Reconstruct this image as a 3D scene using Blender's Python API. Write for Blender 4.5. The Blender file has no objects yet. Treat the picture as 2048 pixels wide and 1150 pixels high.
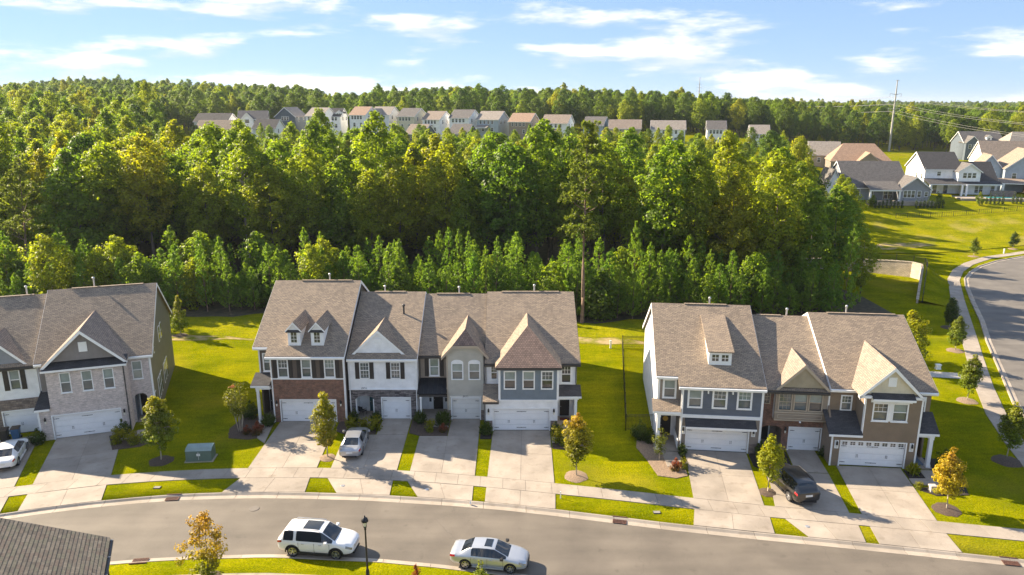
import bpy, bmesh, math, random
import numpy as np
from mathutils import Vector, Matrix

# ---------------------------------------------------------------- camera, sky, sun, exposure
scene = bpy.context.scene
COL = scene.collection
cam_d = bpy.data.cameras.new("camera")
cam = bpy.data.objects.new("camera", cam_d)
COL.objects.link(cam)
cam_d.sensor_width = 36.0
cam_d.lens = 36.0 * 1470 / 2048
cam_d.clip_start = 0.5
cam_d.clip_end = 20000
cam.location = (0, 0, 28.0)
cam.rotation_euler = (math.radians(90 - 14.1), 0, 0)
scene.camera = cam

SUN_EL = math.radians(29.0)
SUN_DIR = Vector((-0.872, 0.49, 0)).normalized()          # horizontal direction towards the sun
sun_d = bpy.data.lights.new("sun", 'SUN')
sun_d.energy = 3.9
sun_d.angle = math.radians(0.53)
sun_d.color = (1.0, 0.84, 0.62)
sun = bpy.data.objects.new("sun", sun_d)
COL.objects.link(sun)
tosun = Vector((SUN_DIR.x * math.cos(SUN_EL), SUN_DIR.y * math.cos(SUN_EL), math.sin(SUN_EL)))
sun.rotation_euler = (-tosun).to_track_quat('-Z', 'Y').to_euler()
sun.location = (-60, 40, 60)

world = bpy.data.worlds.new("World")
scene.world = world
world.use_nodes = True
wn, wl = world.node_tree.nodes, world.node_tree.links
wn.clear()


def N(nt, t, **kw):
    n = nt.nodes.new(t)
    for k, v in kw.items():
        setattr(n, k, v)
    return n


CLOUD_OFF = (33.3, 12.7)


def setup_world():
    nt = world.node_tree
    out = N(nt, 'ShaderNodeOutputWorld')
    bg = N(nt, 'ShaderNodeBackground')
    sky = N(nt, 'ShaderNodeTexSky', sky_type='NISHITA')
    sky.sun_disc = False
    sky.sun_elevation = SUN_EL
    sky.sun_rotation = math.atan2(SUN_DIR.x, SUN_DIR.y)
    sky.altitude = 200
    sky.air_density = 0.75
    sky.dust_density = 0.0
    sky.ozone_density = 2.0
    bg.inputs['Strength'].default_value = 0.0575
    # broken fair-weather cloud all round the dome: noise on the view direction, flattened vertically
    tc = N(nt, 'ShaderNodeTexCoord')

    def cloud(offset):
        mp = N(nt, 'ShaderNodeMapping')
        mp.inputs['Location'].default_value = offset
        mp.inputs['Scale'].default_value = (5.2, 5.2, 25.0)
        wl.new(tc.outputs['Generated'], mp.inputs['Vector'])
        ns = N(nt, 'ShaderNodeTexNoise')
        ns.inputs['Scale'].default_value = 1.0
        ns.inputs['Detail'].default_value = 10
        ns.inputs['Roughness'].default_value = 0.55
        ns.inputs['Distortion'].default_value = 0.1
        wl.new(mp.outputs[0], ns.inputs['Vector'])
        return ns.outputs['Fac']
    CX, CY = CLOUD_OFF
    f0 = cloud((CX, CY, 0.0))
    f1 = cloud((CX - 0.10, CY + 0.05, 0.34))             # a step towards the sun: is there more cloud that way?
    ramp = N(nt, 'ShaderNodeValToRGB')
    ramp.color_ramp.elements[0].position = 0.485
    ramp.color_ramp.elements[1].position = 0.63
    ramp.color_ramp.interpolation = 'EASE'
    wl.new(f0, ramp.inputs[0])
    sub = N(nt, 'ShaderNodeMath', operation='SUBTRACT')
    wl.new(f0, sub.inputs[0]); wl.new(f1, sub.inputs[1])
    sh = N(nt, 'ShaderNodeMapRange')
    sh.inputs['From Min'].default_value = -0.02
    sh.inputs['From Max'].default_value = 0.09
    wl.new(sub.outputs[0], sh.inputs['Value'])
    ccol = N(nt, 'ShaderNodeMix', data_type='RGBA')
    ccol.inputs['A'].default_value = (3.9, 4.25, 5.2, 1)
    ccol.inputs['B'].default_value = (6.0, 5.85, 6.0, 1)
    wl.new(sh.outputs[0], ccol.inputs['Factor'])
    dens = N(nt, 'ShaderNodeMath', operation='MULTIPLY')
    dens.inputs[1].default_value = 0.85
    wl.new(ramp.outputs[0], dens.inputs[0])
    mix = N(nt, 'ShaderNodeMix', data_type='RGBA')
    wl.new(dens.outputs[0], mix.inputs['Factor'])
    # the camera's gentle tone curve for the sky: one curve for the whole dome
    gm = N(nt, 'ShaderNodeGamma'); gm.inputs['Gamma'].default_value = 0.38
    wl.new(sky.outputs[0], gm.inputs['Color'])
    tn = N(nt, 'ShaderNodeMix', data_type='RGBA', blend_type='MULTIPLY')
    tn.inputs['Factor'].default_value = 1.0
    tn.inputs['B'].default_value = (1.24, 1.64, 2.22, 1)
    wl.new(gm.outputs[0], tn.inputs['A'])
    wl.new(tn.outputs['Result'], mix.inputs['A'])
    wl.new(ccol.outputs['Result'], mix.inputs['B'])
    wl.new(mix.outputs['Result'], bg.inputs['Color'])
    wl.new(bg.outputs[0], out.inputs[0])


setup_world()
scene.view_settings.view_transform = 'Standard'
scene.view_settings.look = 'None'
scene.view_settings.gamma = 1.0
scene.view_settings.exposure = 2.0
try:
    scene.cycles.max_bounces = 6
    scene.cycles.diffuse_bounces = 3
    scene.cycles.glossy_bounces = 2
    scene.cycles.transmission_bounces = 4
    scene.cycles.transparent_max_bounces = 6
    scene.cycles.volume_bounces = 0
except Exception:
    pass

# ---------------------------------------------------------------- helpers
rnd = random.Random(7)


class MB:
    """Collects verts and faces; build() makes ONE mesh object with metre UVs."""

    def __init__(self):
        self.v = []
        self.f = []
        self.m = []
        self.cur = 0

    def face(self, pts):
        i = len(self.v)
        self.v.extend([tuple(p) for p in pts])
        self.f.append(tuple(range(i, i + len(pts))))
        self.m.append(self.cur)

    def solid(self, verts, faces):
        i = len(self.v)
        self.v.extend([tuple(p) for p in verts])
        for q in faces:
            self.f.append(tuple(i + k for k in q))
            self.m.append(self.cur)

    def box(self, x0, x1, y0, y1, z0, z1):
        if x0 > x1: x0, x1 = x1, x0
        if y0 > y1: y0, y1 = y1, y0
        if z0 > z1: z0, z1 = z1, z0
        self.solid([(x0, y0, z0), (x1, y0, z0), (x1, y1, z0), (x0, y1, z0), (x0, y0, z1), (x1, y0, z1), (x1, y1, z1), (x0, y1, z1)],
                   [(0, 3, 2, 1), (4, 5, 6, 7), (0, 1, 5, 4), (1, 2, 6, 5), (2, 3, 7, 6), (3, 0, 4, 7)])

    def extrude(self, pts, d):
        """closed solid: polygon pts (ccw seen from its outside) pushed by vector d (inwards)."""
        n = len(pts)
        d = Vector(d)
        back = [tuple(Vector(p) + d) for p in pts]
        fs = [tuple(range(n)), tuple(range(2 * n - 1, n - 1, -1))]
        for k in range(n):
            k2 = (k + 1) % n
            fs.append((k2, k, n + k, n + k2))
        self.solid(list(pts) + back, fs)

    def prism(self, poly, z0, z1):
        a = sum(poly[i][0] * poly[(i + 1) % len(poly)][1] - poly[(i + 1) % len(poly)][0] * poly[i][1] for i in range(len(poly)))
        if a < 0: poly = poly[::-1]
        self.extrude([(p[0], p[1], z1) for p in poly], (0, 0, z0 - z1))

    def tube(self, pts, rad, n=6, cap=True):
        pts = [Vector(p) for p in pts]
        if not isinstance(rad, (list, tuple)): rad = [rad] * len(pts)
        rings = []
        for i, p in enumerate(pts):
            t = (pts[min(i + 1, len(pts) - 1)] - pts[max(i - 1, 0)])
            t.normalize()
            a = t.cross(Vector((0, 0, 1)))
            if a.length < 1e-3: a = Vector((1, 0, 0))
            a.normalize()
            b = t.cross(a)
            rings.append([p + (a * math.cos(2 * math.pi * k / n) + b * math.sin(2 * math.pi * k / n)) * rad[i] for k in range(n)])
        self.loft(rings, cap)

    def loft(self, rings, cap=True):
        n = len(rings[0])
        i = len(self.v)
        for r in rings: self.v.extend([tuple(p) for p in r])
        for a in range(len(rings) - 1):
            for k in range(n):
                k2 = (k + 1) % n
                self.f.append((i + a * n + k, i + a * n + k2, i + (a + 1) * n + k2, i + (a + 1) * n + k)); self.m.append(self.cur)
        if cap:
            self.f.append(tuple(i + k for k in range(n - 1, -1, -1))); self.m.append(self.cur)
            j = i + (len(rings) - 1) * n
            self.f.append(tuple(j + k for k in range(n))); self.m.append(self.cur)

    def lathe(self, prof, c=(0, 0, 0), n=16, axis='z'):
        rings = []
        for r, h in prof:
            ring = []
            for k in range(n):
                a = 2 * math.pi * k / n
                x, y = r * math.cos(a), r * math.sin(a)
                q = {'z': (x, y, h), 'y': (x, h, y), 'x': (h, x, y)}[axis]
                ring.append((c[0] + q[0], c[1] + q[1], c[2] + q[2]))
            rings.append(ring)
        self.loft(rings, True)

    def build(self, name, mat, parent=None, smooth=False, off=(0, 0, 0), fix=True):
        me = bpy.data.meshes.new(name)
        v = [(p[0] - off[0], p[1] - off[1], p[2] - off[2]) for p in self.v]
        me.from_pydata(v, [], self.f)
        if fix:
            bm = bmesh.new(); bm.from_mesh(me)
            bmesh.ops.recalc_face_normals(bm, faces=bm.faces)
            bm.to_mesh(me); bm.free()
        mats = mat if isinstance(mat, (list, tuple)) else [mat]
        for m_ in mats: me.materials.append(m_)
        if len(mats) > 1: me.polygons.foreach_set('material_index', self.m)
        if smooth:
            me.polygons.foreach_set('use_smooth', [True] * len(me.polygons))
            try: me.set_sharp_from_angle(angle=math.radians(38))
            except Exception: pass
        metre_uv(me)
        return link(name, me, parent)


def metre_uv(me):
    uv = me.uv_layers.new(name="metres")
    data = np.zeros(len(me.loops) * 2, dtype=np.float32)
    for p in me.polygons:
        n = p.normal
        if abs(n.z) > 0.985:
            t, b = Vector((1, 0, 0)), Vector((0, 1, 0))
        else:
            t = Vector((-n.y, n.x, 0)).normalized()
            b = n.cross(t)
        for li in p.loop_indices:
            co = me.vertices[me.loops[li].vertex_index].co
            data[2 * li] = co.dot(t); data[2 * li + 1] = co.dot(b)
    uv.data.foreach_set('uv', data)


def link(name, data, parent=None):
    o = bpy.data.objects.new(name, data)
    COL.objects.link(o)
    if parent is not None: o.parent = parent
    return o


def tag(o, label=None, cat=None, group=None, kind=None):
    if label: o['label'] = label
    if cat: o['category'] = cat
    if group: o['group'] = group
    if kind: o['kind'] = kind
    return o


def thing(name, label, cat, loc=(0, 0, 0), rz=0.0, group=None, kind=None):
    o = bpy.data.objects.new(name, None)
    o.empty_display_size = 0.3
    COL.objects.link(o)
    o.location = loc
    o.rotation_euler = (0, 0, rz)
    return tag(o, label, cat, group, kind)


def copy_tree(o, parent=None):
    c = o.copy()
    COL.objects.link(c)
    c.parent = parent
    for ch in o.children:
        copy_tree(ch, c)
    return c


# ---------------------------------------------------------------- materials
MATS = {}


def new_mat(name):
    m = bpy.data.materials.new(name)
    m.use_nodes = True
    nt = m.node_tree
    b = nt.nodes['Principled BSDF']
    return m, nt, b


def c4(c): return (c[0], c[1], c[2], 1)


def scl(c, k): return tuple(min(1, x * k) for x in c)


def noise_col(nt, vec, scale, lo, hi, detail=4, pos=(0.3, 0.7)):
    ns = N(nt, 'ShaderNodeTexNoise')
    ns.inputs['Scale'].default_value = scale
    ns.inputs['Detail'].default_value = detail
    if vec is not None: nt.links.new(vec, ns.inputs['Vector'])
    r = N(nt, 'ShaderNodeValToRGB')
    r.color_ramp.elements[0].position = pos[0]; r.color_ramp.elements[0].color = c4(lo)
    r.color_ramp.elements[1].position = pos[1]; r.color_ramp.elements[1].color = c4(hi)
    nt.links.new(ns.outputs['Fac'], r.inputs[0])
    return r.outputs[0], ns.outputs['Fac']


def mixc(nt, a, b, fac, mode='MIX'):
    m = N(nt, 'ShaderNodeMix', data_type='RGBA', blend_type=mode)
    for s, k in ((a, 'A'), (b, 'B')):
        if isinstance(s, tuple): m.inputs[k].default_value = c4(s)
        else: nt.links.new(s, m.inputs[k])
    if isinstance(fac, (int, float)): m.inputs['Factor'].default_value = fac
    else: nt.links.new(fac, m.inputs['Factor'])
    return m.outputs['Result']


def bump(nt, b, h, strength, dist):
    bp = N(nt, 'ShaderNodeBump')
    bp.inputs['Strength'].default_value = strength
    bp.inputs['Distance'].default_value = dist
    nt.links.new(h, bp.inputs['Height'])
    nt.links.new(bp.outputs[0], b.inputs['Normal'])


def obj_vec(nt): return N(nt, 'ShaderNodeTexCoord').outputs['Object']


def uv_vec(nt): return N(nt, 'ShaderNodeTexCoord').outputs['UV']


def geo_vec(nt): return N(nt, 'ShaderNodeNewGeometry').outputs['Position']


def plain(name, col, rough=0.6, metal=0.0, var=0.12, scale=2.0, coat=0.0, spec=None):
    if name in MATS: return MATS[name]
    m, nt, b = new_mat(name)
    c, _ = noise_col(nt, geo_vec(nt), scale, scl(col, 1 - var), scl(col, 1 + var))
    nt.links.new(c, b.inputs['Base Color'])
    b.inputs['Roughness'].default_value = rough
    b.inputs['Metallic'].default_value = metal
    if coat: b.inputs['Coat Weight'].default_value = coat; b.inputs['Coat Roughness'].default_value = 0.05
    if spec is not None: b.inputs['Specular IOR Level'].default_value = spec
    MATS[name] = m
    return m


def bricky(name, c1, c2, mortar, w, h, msize, rough=0.85, bumpd=0.006, mott=(0.85, 1.15), mscale=1.2, bias=0.0, offset=0.5):
    if name in MATS: return MATS[name]
    m, nt, b = new_mat(name)
    uv = uv_vec(nt)
    br = N(nt, 'ShaderNodeTexBrick')
    br.offset = offset
    br.inputs['Color1'].default_value = c4(c1)
    br.inputs['Color2'].default_value = c4(c2)
    br.inputs['Mortar'].default_value = c4(mortar)
    br.inputs['Scale'].default_value = 1.0
    br.inputs['Brick Width'].default_value = w
    br.inputs['Row Height'].default_value = h
    br.inputs['Mortar Size'].default_value = msize
    br.inputs['Mortar Smooth'].default_value = 0.2
    br.inputs['Bias'].default_value = bias
    nt.links.new(uv, br.inputs['Vector'])
    mo, f = noise_col(nt, uv, mscale, (mott[0],) * 3, (mott[1],) * 3, 5)
    col = mixc(nt, br.outputs['Color'], mo, 1.0, 'MULTIPLY')
    mo2, _ = noise_col(nt, uv, 9.0, (0.90,) * 3, (1.10,) * 3, 2)
    col = mixc(nt, col, mo2, 1.0, 'MULTIPLY')
    nt.links.new(col, b.inputs['Base Color'])
    b.inputs['Roughness'].default_value = rough
    inv = N(nt, 'ShaderNodeMath', operation='SUBTRACT')
    inv.inputs[0].default_value = 1.0
    nt.links.new(br.outputs['Fac'], inv.inputs[1])
    bump(nt, b, inv.outputs[0], 0.8, bumpd)
    MATS[name] = m
    return m


def siding(name, col, pitch=0.17, vertical=False, rough=0.6, depth=0.012):
    if name in MATS: return MATS[name]
    m, nt, b = new_mat(name)
    uv = uv_vec(nt)
    sp = N(nt, 'ShaderNodeSeparateXYZ')
    nt.links.new(uv, sp.inputs[0])
    dv = N(nt, 'ShaderNodeMath', operation='DIVIDE')
    dv.inputs[1].default_value = pitch
    nt.links.new(sp.outputs[0 if vertical else 1], dv.inputs[0])
    fr = N(nt, 'ShaderNodeMath', operation='FRACT')
    nt.links.new(dv.outputs[0], fr.inputs[0])
    h = fr.outputs[0]
    if vertical:
        gt = N(nt, 'ShaderNodeMath', operation='LESS_THAN'); gt.inputs[1].default_value = 0.16
        nt.links.new(h, gt.inputs[0]); h = gt.outputs[0]
    else:
        iv = N(nt, 'ShaderNodeMath', operation='SUBTRACT'); iv.inputs[0].default_value = 1.0
        nt.links.new(h, iv.inputs[1]); h = iv.outputs[0]
    bump(nt, b, h, 1.0, depth)
    c, _ = noise_col(nt, uv, 1.3, scl(col, 0.9), scl(col, 1.08))
    nt.links.new(c, b.inputs['Base Color'])
    b.inputs['Roughness'].default_value = rough
    MATS[name] = m
    return m


def concrete(name, col, seed=0.0):
    m, nt, b = new_mat(name)
    v = geo_vec(nt)
    oi = N(nt, 'ShaderNodeObjectInfo')
    a, _ = noise_col(nt, v, 0.55, scl(col, 0.82), scl(col, 1.12), 6, (0.3, 0.7))
    g, gf = noise_col(nt, v, 18.0, (0.92,) * 3, (1.06,) * 3, 3)
    col_ = mixc(nt, a, g, 1.0, 'MULTIPLY')
    rr = N(nt, 'ShaderNodeMapRange')
    rr.inputs['To Min'].default_value = 0.9; rr.inputs['To Max'].default_value = 1.07
    nt.links.new(oi.outputs['Random'], rr.inputs['Value'])
    col_ = mixc(nt, col_, rr.outputs[0], 1.0, 'MULTIPLY')
    st, _ = noise_col(nt, v, 1.7, (0.66, 0.63, 0.58), (1, 1, 1), 6, (0.28, 0.44))
    col_ = mixc(nt, col_, st, 0.5, 'MULTIPLY')
    s2, _ = noise_col(nt, v, 0.42, (0.80, 0.78, 0.75), (1.05, 1.05, 1.05), 8, (0.36, 0.56))
    col_ = mixc(nt, col_, s2, 0.45, 'MULTIPLY')
    nt.links.new(col_, b.inputs['Base Color'])
    b.inputs['Roughness'].default_value = 0.85
    bump(nt, b, gf, 0.15, 0.01)
    MATS[name] = m
    return m


def asphalt(name, col):
    m, nt, b = new_mat(name)
    v = geo_vec(nt)
    mp = N(nt, 'ShaderNodeMapping'); mp.inputs['Scale'].default_value = (0.12, 0.9, 1)
    mp.inputs['Rotation'].default_value = (0, 0, math.radians(8))
    nt.links.new(v, mp.inputs['Vector'])
    a, _ = noise_col(nt, mp.outputs[0], 0.9, scl(col, 0.86), scl(col, 1.12), 5)
    p, _ = noise_col(nt, v, 0.35, (0.78, 0.77, 0.76), (1.12, 1.11, 1.09), 7)
    g, gf = noise_col(nt, v, 30.0, (0.88,) * 3, (1.12,) * 3, 2)
    st, _ = noise_col(nt, v, 1.3, (0.6, 0.6, 0.6), (1, 1, 1), 5, (0.26, 0.36))
    c = mixc(nt, a, p, 1.0, 'MULTIPLY'); c = mixc(nt, c, g, 1.0, 'MULTIPLY'); c = mixc(nt, c, st, 0.5, 'MULTIPLY')
    vo = N(nt, 'ShaderNodeTexVoronoi', feature='DISTANCE_TO_EDGE')
    vo.inputs['Scale'].default_value = 0.1
    wv, _ = noise_col(nt, v, 0.8, (-0.8,) * 3, (0.8,) * 3, 5)
    ad = N(nt, 'ShaderNodeVectorMath', operation='ADD')
    nt.links.new(v, ad.inputs[0]); nt.links.new(wv, ad.inputs[1]); nt.links.new(ad.outputs[0], vo.inputs['Vector'])
    lt = N(nt, 'ShaderNodeMath', operation='LESS_THAN'); lt.inputs[1].default_value = 0.0014
    nt.links.new(vo.outputs['Distance'], lt.inputs[0])
    k = N(nt, 'ShaderNodeMath', operation='MULTIPLY'); k.inputs[1].default_value = 0.25
    nt.links.new(lt.outputs[0], k.inputs[0])
    c = mixc(nt, c, (0.05, 0.045, 0.04), k.outputs[0])
    nt.links.new(c, b.inputs['Base Color'])
    b.inputs['Roughness'].default_value = 0.8
    bump(nt, b, gf, 0.25, 0.01)
    MATS[name] = m
    return m


def grass_mat(name, lo, hi, straw, amount, sscale=0.11, spos=(0.56, 0.74)):
    m, nt, b = new_mat(name)
    v = geo_vec(nt)
    a, _ = noise_col(nt, v, 0.28, lo, hi, 8, (0.32, 0.68))
    # mowing streaks
    mp = N(nt, 'ShaderNodeMapping'); mp.inputs['Scale'].default_value = (0.25, 1.9, 1)
    mp.inputs['Rotation'].default_value = (0, 0, math.radians(12))
    nt.links.new(v, mp.inputs['Vector'])
    s, _ = noise_col(nt, mp.outputs[0], 0.9, (0.86, 0.88, 0.8), (1.12, 1.1, 1.05), 3)
    g, gf = noise_col(nt, v, 9.0, (0.55, 0.6, 0.5), (1.4, 1.35, 1.3), 5)
    st, sf = noise_col(nt, v, sscale, (0, 0, 0), (1, 1, 1), 7, spos)
    w2, _ = noise_col(nt, v, 2.2, (0.80, 0.84, 0.75), (1.14, 1.1, 1.1), 4)
    a = mixc(nt, a, w2, 1.0, 'MULTIPLY')
    c = mixc(nt, a, s, 1.0, 'MULTIPLY'); c = mixc(nt, c, g, 1.0, 'MULTIPLY')
    k = N(nt, 'ShaderNodeMath', operation='MULTIPLY'); k.inputs[1].default_value = amount
    nt.links.new(st, k.inputs[0])
    c = mixc(nt, c, straw, k.outputs[0])
    nt.links.new(c, b.inputs['Base Color'])
    b.inputs['Roughness'].default_value = 0.9
    b.inputs['Specular IOR Level'].default_value = 0.0
    bump(nt, b, gf, 0.9, 0.06)
    MATS[name] = m
    return m


def leaf_mat(name, cols, trans=0.5, tcol=None):
    """cols: ramp across objects; every leaf varies too."""
    m, nt, b = new_mat(name)
    oi = N(nt, 'ShaderNodeObjectInfo')
    r = N(nt, 'ShaderNodeValToRGB')
    el = r.color_ramp.elements
    while len(el) < len(cols): el.new(0.5)
    for i, c in enumerate(cols):
        el[i].position = i / max(1, len(cols) - 1); el[i].color = c4(c)
    nt.links.new(oi.outputs['Random'], r.inputs[0])
    ge = N(nt, 'ShaderNodeNewGeometry')
    rr = N(nt, 'ShaderNodeMapRange'); rr.inputs['To Min'].default_value = 0.62; rr.inputs['To Max'].default_value = 1.38
    nt.links.new(ge.outputs['Random Per Island'], rr.inputs['Value'])
    c = mixc(nt, r.outputs[0], rr.outputs[0], 1.0, 'MULTIPLY')
    big, _ = noise_col(nt, N(nt, 'ShaderNodeTexCoord').outputs['Object'], 0.35, (0.8, 0.86, 0.9), (1.18, 1.1, 1.0), 2)
    c = mixc(nt, c, big, 1.0, 'MULTIPLY')
    out = nt.nodes['Material Output']
    nt.links.new(c, b.inputs['Base Color'])
    b.inputs['Roughness'].default_value = 0.5
    b.inputs['Specular IOR Level'].default_value = 0.3
    tr = N(nt, 'ShaderNodeBsdfTranslucent')
    tc = mixc(nt, c, tcol or (1.7, 1.45, 0.5), 1.0, 'MULTIPLY')
    nt.links.new(tc, tr.inputs['Color'])
    mx = N(nt, 'ShaderNodeMixShader'); mx.inputs[0].default_value = trans
    nt.links.new(b.outputs[0], mx.inputs[1]); nt.links.new(tr.outputs[0], mx.inputs[2])
    nt.links.new(mx.outputs[0], out.inputs['Surface'])
    MATS[name] = m
    return m


def pane(name, col, rough=0.04):
    m, nt, b = new_mat(name)
    c, _ = noise_col(nt, geo_vec(nt), 1.1, scl(col, 0.75), scl(col, 1.2))
    nt.links.new(c, b.inputs['Base Color'])
    b.inputs['Roughness'].default_value = rough
    b.inputs['IOR'].default_value = 1.52
    b.inputs['Specular IOR Level'].default_value = 0.8
    MATS[name] = m
    return m


# grey-brown laminated shingles, several mixes
SH = bricky('shingle_brown', (0.37, 0.287, 0.205), (0.235, 0.184, 0.14), (0.085, 0.066, 0.055), 0.3, 0.145, 0.012, 0.9, 0.012, (0.93, 1.06), 0.6)
SH_TAN = bricky('shingle_tan', (0.34, 0.265, 0.205), (0.24, 0.188, 0.15), (0.12, 0.095, 0.078), 0.32, 0.145, 0.012, 0.9, 0.012)
SH_GREY = bricky('shingle_grey', (0.17, 0.155, 0.145), (0.115, 0.105, 0.10), (0.06, 0.055, 0.05), 0.32, 0.145, 0.012, 0.9, 0.012)
SH_DARK = bricky('shingle_dark', (0.075, 0.07, 0.072), (0.05, 0.047, 0.05), (0.03, 0.03, 0.03), 0.32, 0.145, 0.012, 0.9, 0.012)
SH_PALE = bricky('shingle_pale', (0.36, 0.31, 0.26), (0.27, 0.235, 0.2), (0.15, 0.13, 0.11), 0.32, 0.145, 0.012, 0.9, 0.012)
BRICK_RED = bricky('brick_red', (0.25, 0.115, 0.07), (0.13, 0.07, 0.05), (0.30, 0.23, 0.19), 0.21, 0.072, 0.006, 0.9, 0.004, (0.75, 1.25), 2.5)
BRICK_PALE = bricky('brick_pale', (0.68, 0.58, 0.54), (0.46, 0.39, 0.36), (0.66, 0.61, 0.57), 0.21, 0.072, 0.006, 0.9, 0.004, (0.85, 1.12), 2.5)
STONE = bricky('stacked_stone', (0.30, 0.265, 0.255), (0.09, 0.08, 0.085), (0.045, 0.042, 0.042), 0.42, 0.085, 0.008, 0.9, 0.02, (0.6, 1.4), 2.2, 0.1, 0.37)
STONE_TAN = bricky('stone_tan', (0.34, 0.27, 0.22), (0.19, 0.15, 0.13), (0.08, 0.07, 0.065), 0.42, 0.1, 0.008, 0.9, 0.02, (0.7, 1.3), 2.2, 0.1, 0.37)
BLOCK = bricky('wall_block', (0.66, 0.56, 0.44), (0.52, 0.44, 0.35), (0.27, 0.23, 0.18), 0.45, 0.2, 0.02, 0.9, 0.03)
S_WHITE = siding('siding_white', (0.860, 0.860, 0.860))
S_BROWN = siding('siding_dark_brown', (0.115, 0.089, 0.074), 0.4, True)
S_BLUE = siding('siding_blue_grey', (0.169, 0.209, 0.250), 0.4, True)
S_NAVY = siding('siding_slate', (0.115, 0.135, 0.169), 0.17)
S_SAGE = siding('siding_sage', (0.486, 0.459, 0.392), 0.17)
S_LIGHT = siding('siding_pale_grey', (0.783, 0.783, 0.796), 0.17)
S_TAUPE = siding('siding_taupe', (0.270, 0.223, 0.182), 0.17)
S_KHAKI = siding('siding_khaki', (0.230, 0.169, 0.115), 0.17)
S_KHAKI2 = siding('siding_greige', (0.297, 0.236, 0.176), 0.17)
S_CREAM = siding('siding_cream_batten', (0.702, 0.621, 0.459), 0.35, True)
S_TANB = siding('siding_tan_batten', (0.365, 0.304, 0.209), 0.35, True)
S_GREYB = siding('siding_grey_batten', (0.230, 0.209, 0.203), 0.35, True)
S_OLIVE = siding('siding_olive', (0.162, 0.155, 0.121), 0.17)
S_GREY = siding('siding_grey', (0.26, 0.27, 0.29), 0.17)
S_PALEBLUE = siding('siding_pale_blue', (0.36, 0.42, 0.47), 0.17)
S_SLATEB = siding('siding_dusk_blue', (0.10, 0.125, 0.155), 0.17)
S_TANN = siding('siding_tan', (0.40, 0.34, 0.26), 0.17)
SHAKE = bricky('shake_brown', (0.30, 0.20, 0.155), (0.20, 0.135, 0.11), (0.08, 0.055, 0.045), 0.22, 0.19, 0.015, 0.85, 0.02)
TRIM = plain('trim_white', (0.86, 0.86, 0.85), 0.5, var=0.04)
TRIM_T = plain('trim_tan', (0.45, 0.37, 0.28), 0.5, var=0.06)
TRIM_D = plain('trim_dark', (0.045, 0.042, 0.045), 0.45, var=0.1)
SHUT = plain('shutter_dark', (0.03, 0.025, 0.025), 0.55)
GDOOR = plain('garage_white', (0.85, 0.85, 0.85), 0.45, var=0.03)
GDOOR_C = plain('garage_cream', (0.74, 0.72, 0.67), 0.45, var=0.03)
IRON = plain('black_iron', (0.018, 0.018, 0.02), 0.4, 0.3)
STEEL = plain('galvanised', (0.52, 0.53, 0.55), 0.4, 0.6)
DOOR_D = plain('door_dark', (0.018, 0.016, 0.018), 0.35)
DOOR_T = plain('door_teal', (0.02, 0.085, 0.11), 0.4)
AWN = plain('metal_roof_black', (0.02, 0.022, 0.027), 0.35, 0.4)
P_L = pane('pane_blind', (0.26, 0.32, 0.30), 0.06)
P_D = pane('pane_dark', (0.055, 0.06, 0.065), 0.03)
P_M = pane('pane_mid', (0.13, 0.15, 0.15), 0.04)
CONC = concrete('concrete', (0.345, 0.297, 0.247))
CONC_B = concrete('concrete_bed', (0.20, 0.18, 0.16))
KERB = concrete('kerb_concrete', (0.385, 0.33, 0.27))
ASPH = asphalt('asphalt', (0.145, 0.126, 0.104))
ASPH2 = asphalt('asphalt_side', (0.15, 0.137, 0.122))
GRASS = grass_mat('lawn', (0.125, 0.15, 0.002), (0.235, 0.225, 0.003), (0.29, 0.22, 0.03), 0.45)
MEADOW = grass_mat('meadow', (0.16, 0.18, 0.004), (0.27, 0.25, 0.008), (0.38, 0.29, 0.12), 0.7)
MULCH = plain('mulch', (0.085, 0.058, 0.042), 0.95, var=0.5, scale=14)
MULCH_D = plain('mulch_dark', (0.028, 0.020, 0.016), 0.95, var=0.5, scale=14)
MULCH_T = plain('pine_straw', (0.24, 0.17, 0.115), 0.95, var=0.45, scale=14)
LITTER = plain('forest_litter', (0.055, 0.045, 0.022), 0.95, var=0.5, scale=1.5)
GRAVEL = plain('gravel', (0.42, 0.40, 0.37), 0.95, var=0.35, scale=8)
SOIL = grass_mat('patchy_soil', (0.15, 0.17, 0.012), (0.25, 0.235, 0.02), (0.42, 0.31, 0.18), 0.9, 0.55, (0.40, 0.60))
BARK = plain('bark', (0.13, 0.105, 0.085), 0.95, var=0.35, scale=3)
BARK_P = plain('pine_bark', (0.19, 0.13, 0.10), 0.95, var=0.35, scale=3)
BARK_Y = plain('young_bark', (0.36, 0.30, 0.23), 0.9, var=0.2, scale=6)

# ---------------------------------------------------------------- ground, road, pavements
def sstep(a, b, x):
    t = np.clip((np.asarray(x, dtype=float) - a) / (b - a), 0, 1)
    return t * t * (3 - 2 * t)


def terr(X, Y):
    X = np.asarray(X, dtype=float); Y = np.asarray(Y, dtype=float)
    q = X / np.maximum(Y, 60.0)
    r = sstep(0.26, 0.5, q)
    left = 1 - sstep(-0.45, -0.2, q)
    z = 13.5 * (1 - r) * sstep(135, 285, Y) + 5.6 * r * sstep(141, 186, Y)
    hill = np.interp(q, [-0.85, -0.7, -0.53, -0.45, -0.37, -0.28, -0.23, -0.19, -0.1, 0.09, 0.22, 0.32, 0.46, 0.62, 0.9], [23, 24, 27, 25, 22, 19, 13.5, 15, 17, 16.5, 14, 10.5, 7.0, 5.6, 5.0])
    z = z + (hill - (13.5 * (1 - r) + 5.6 * r)) * sstep(310, 430 + 190 * left, Y)
    z = z - (22.0 * (1 - r) + 1.0 * r) * sstep(800, 1900, Y)
    z = z + 0.35 * np.sin(X * 0.045 + 1.0) * np.sin(Y * 0.05) * sstep(85, 130, Y)
    return z


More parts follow.
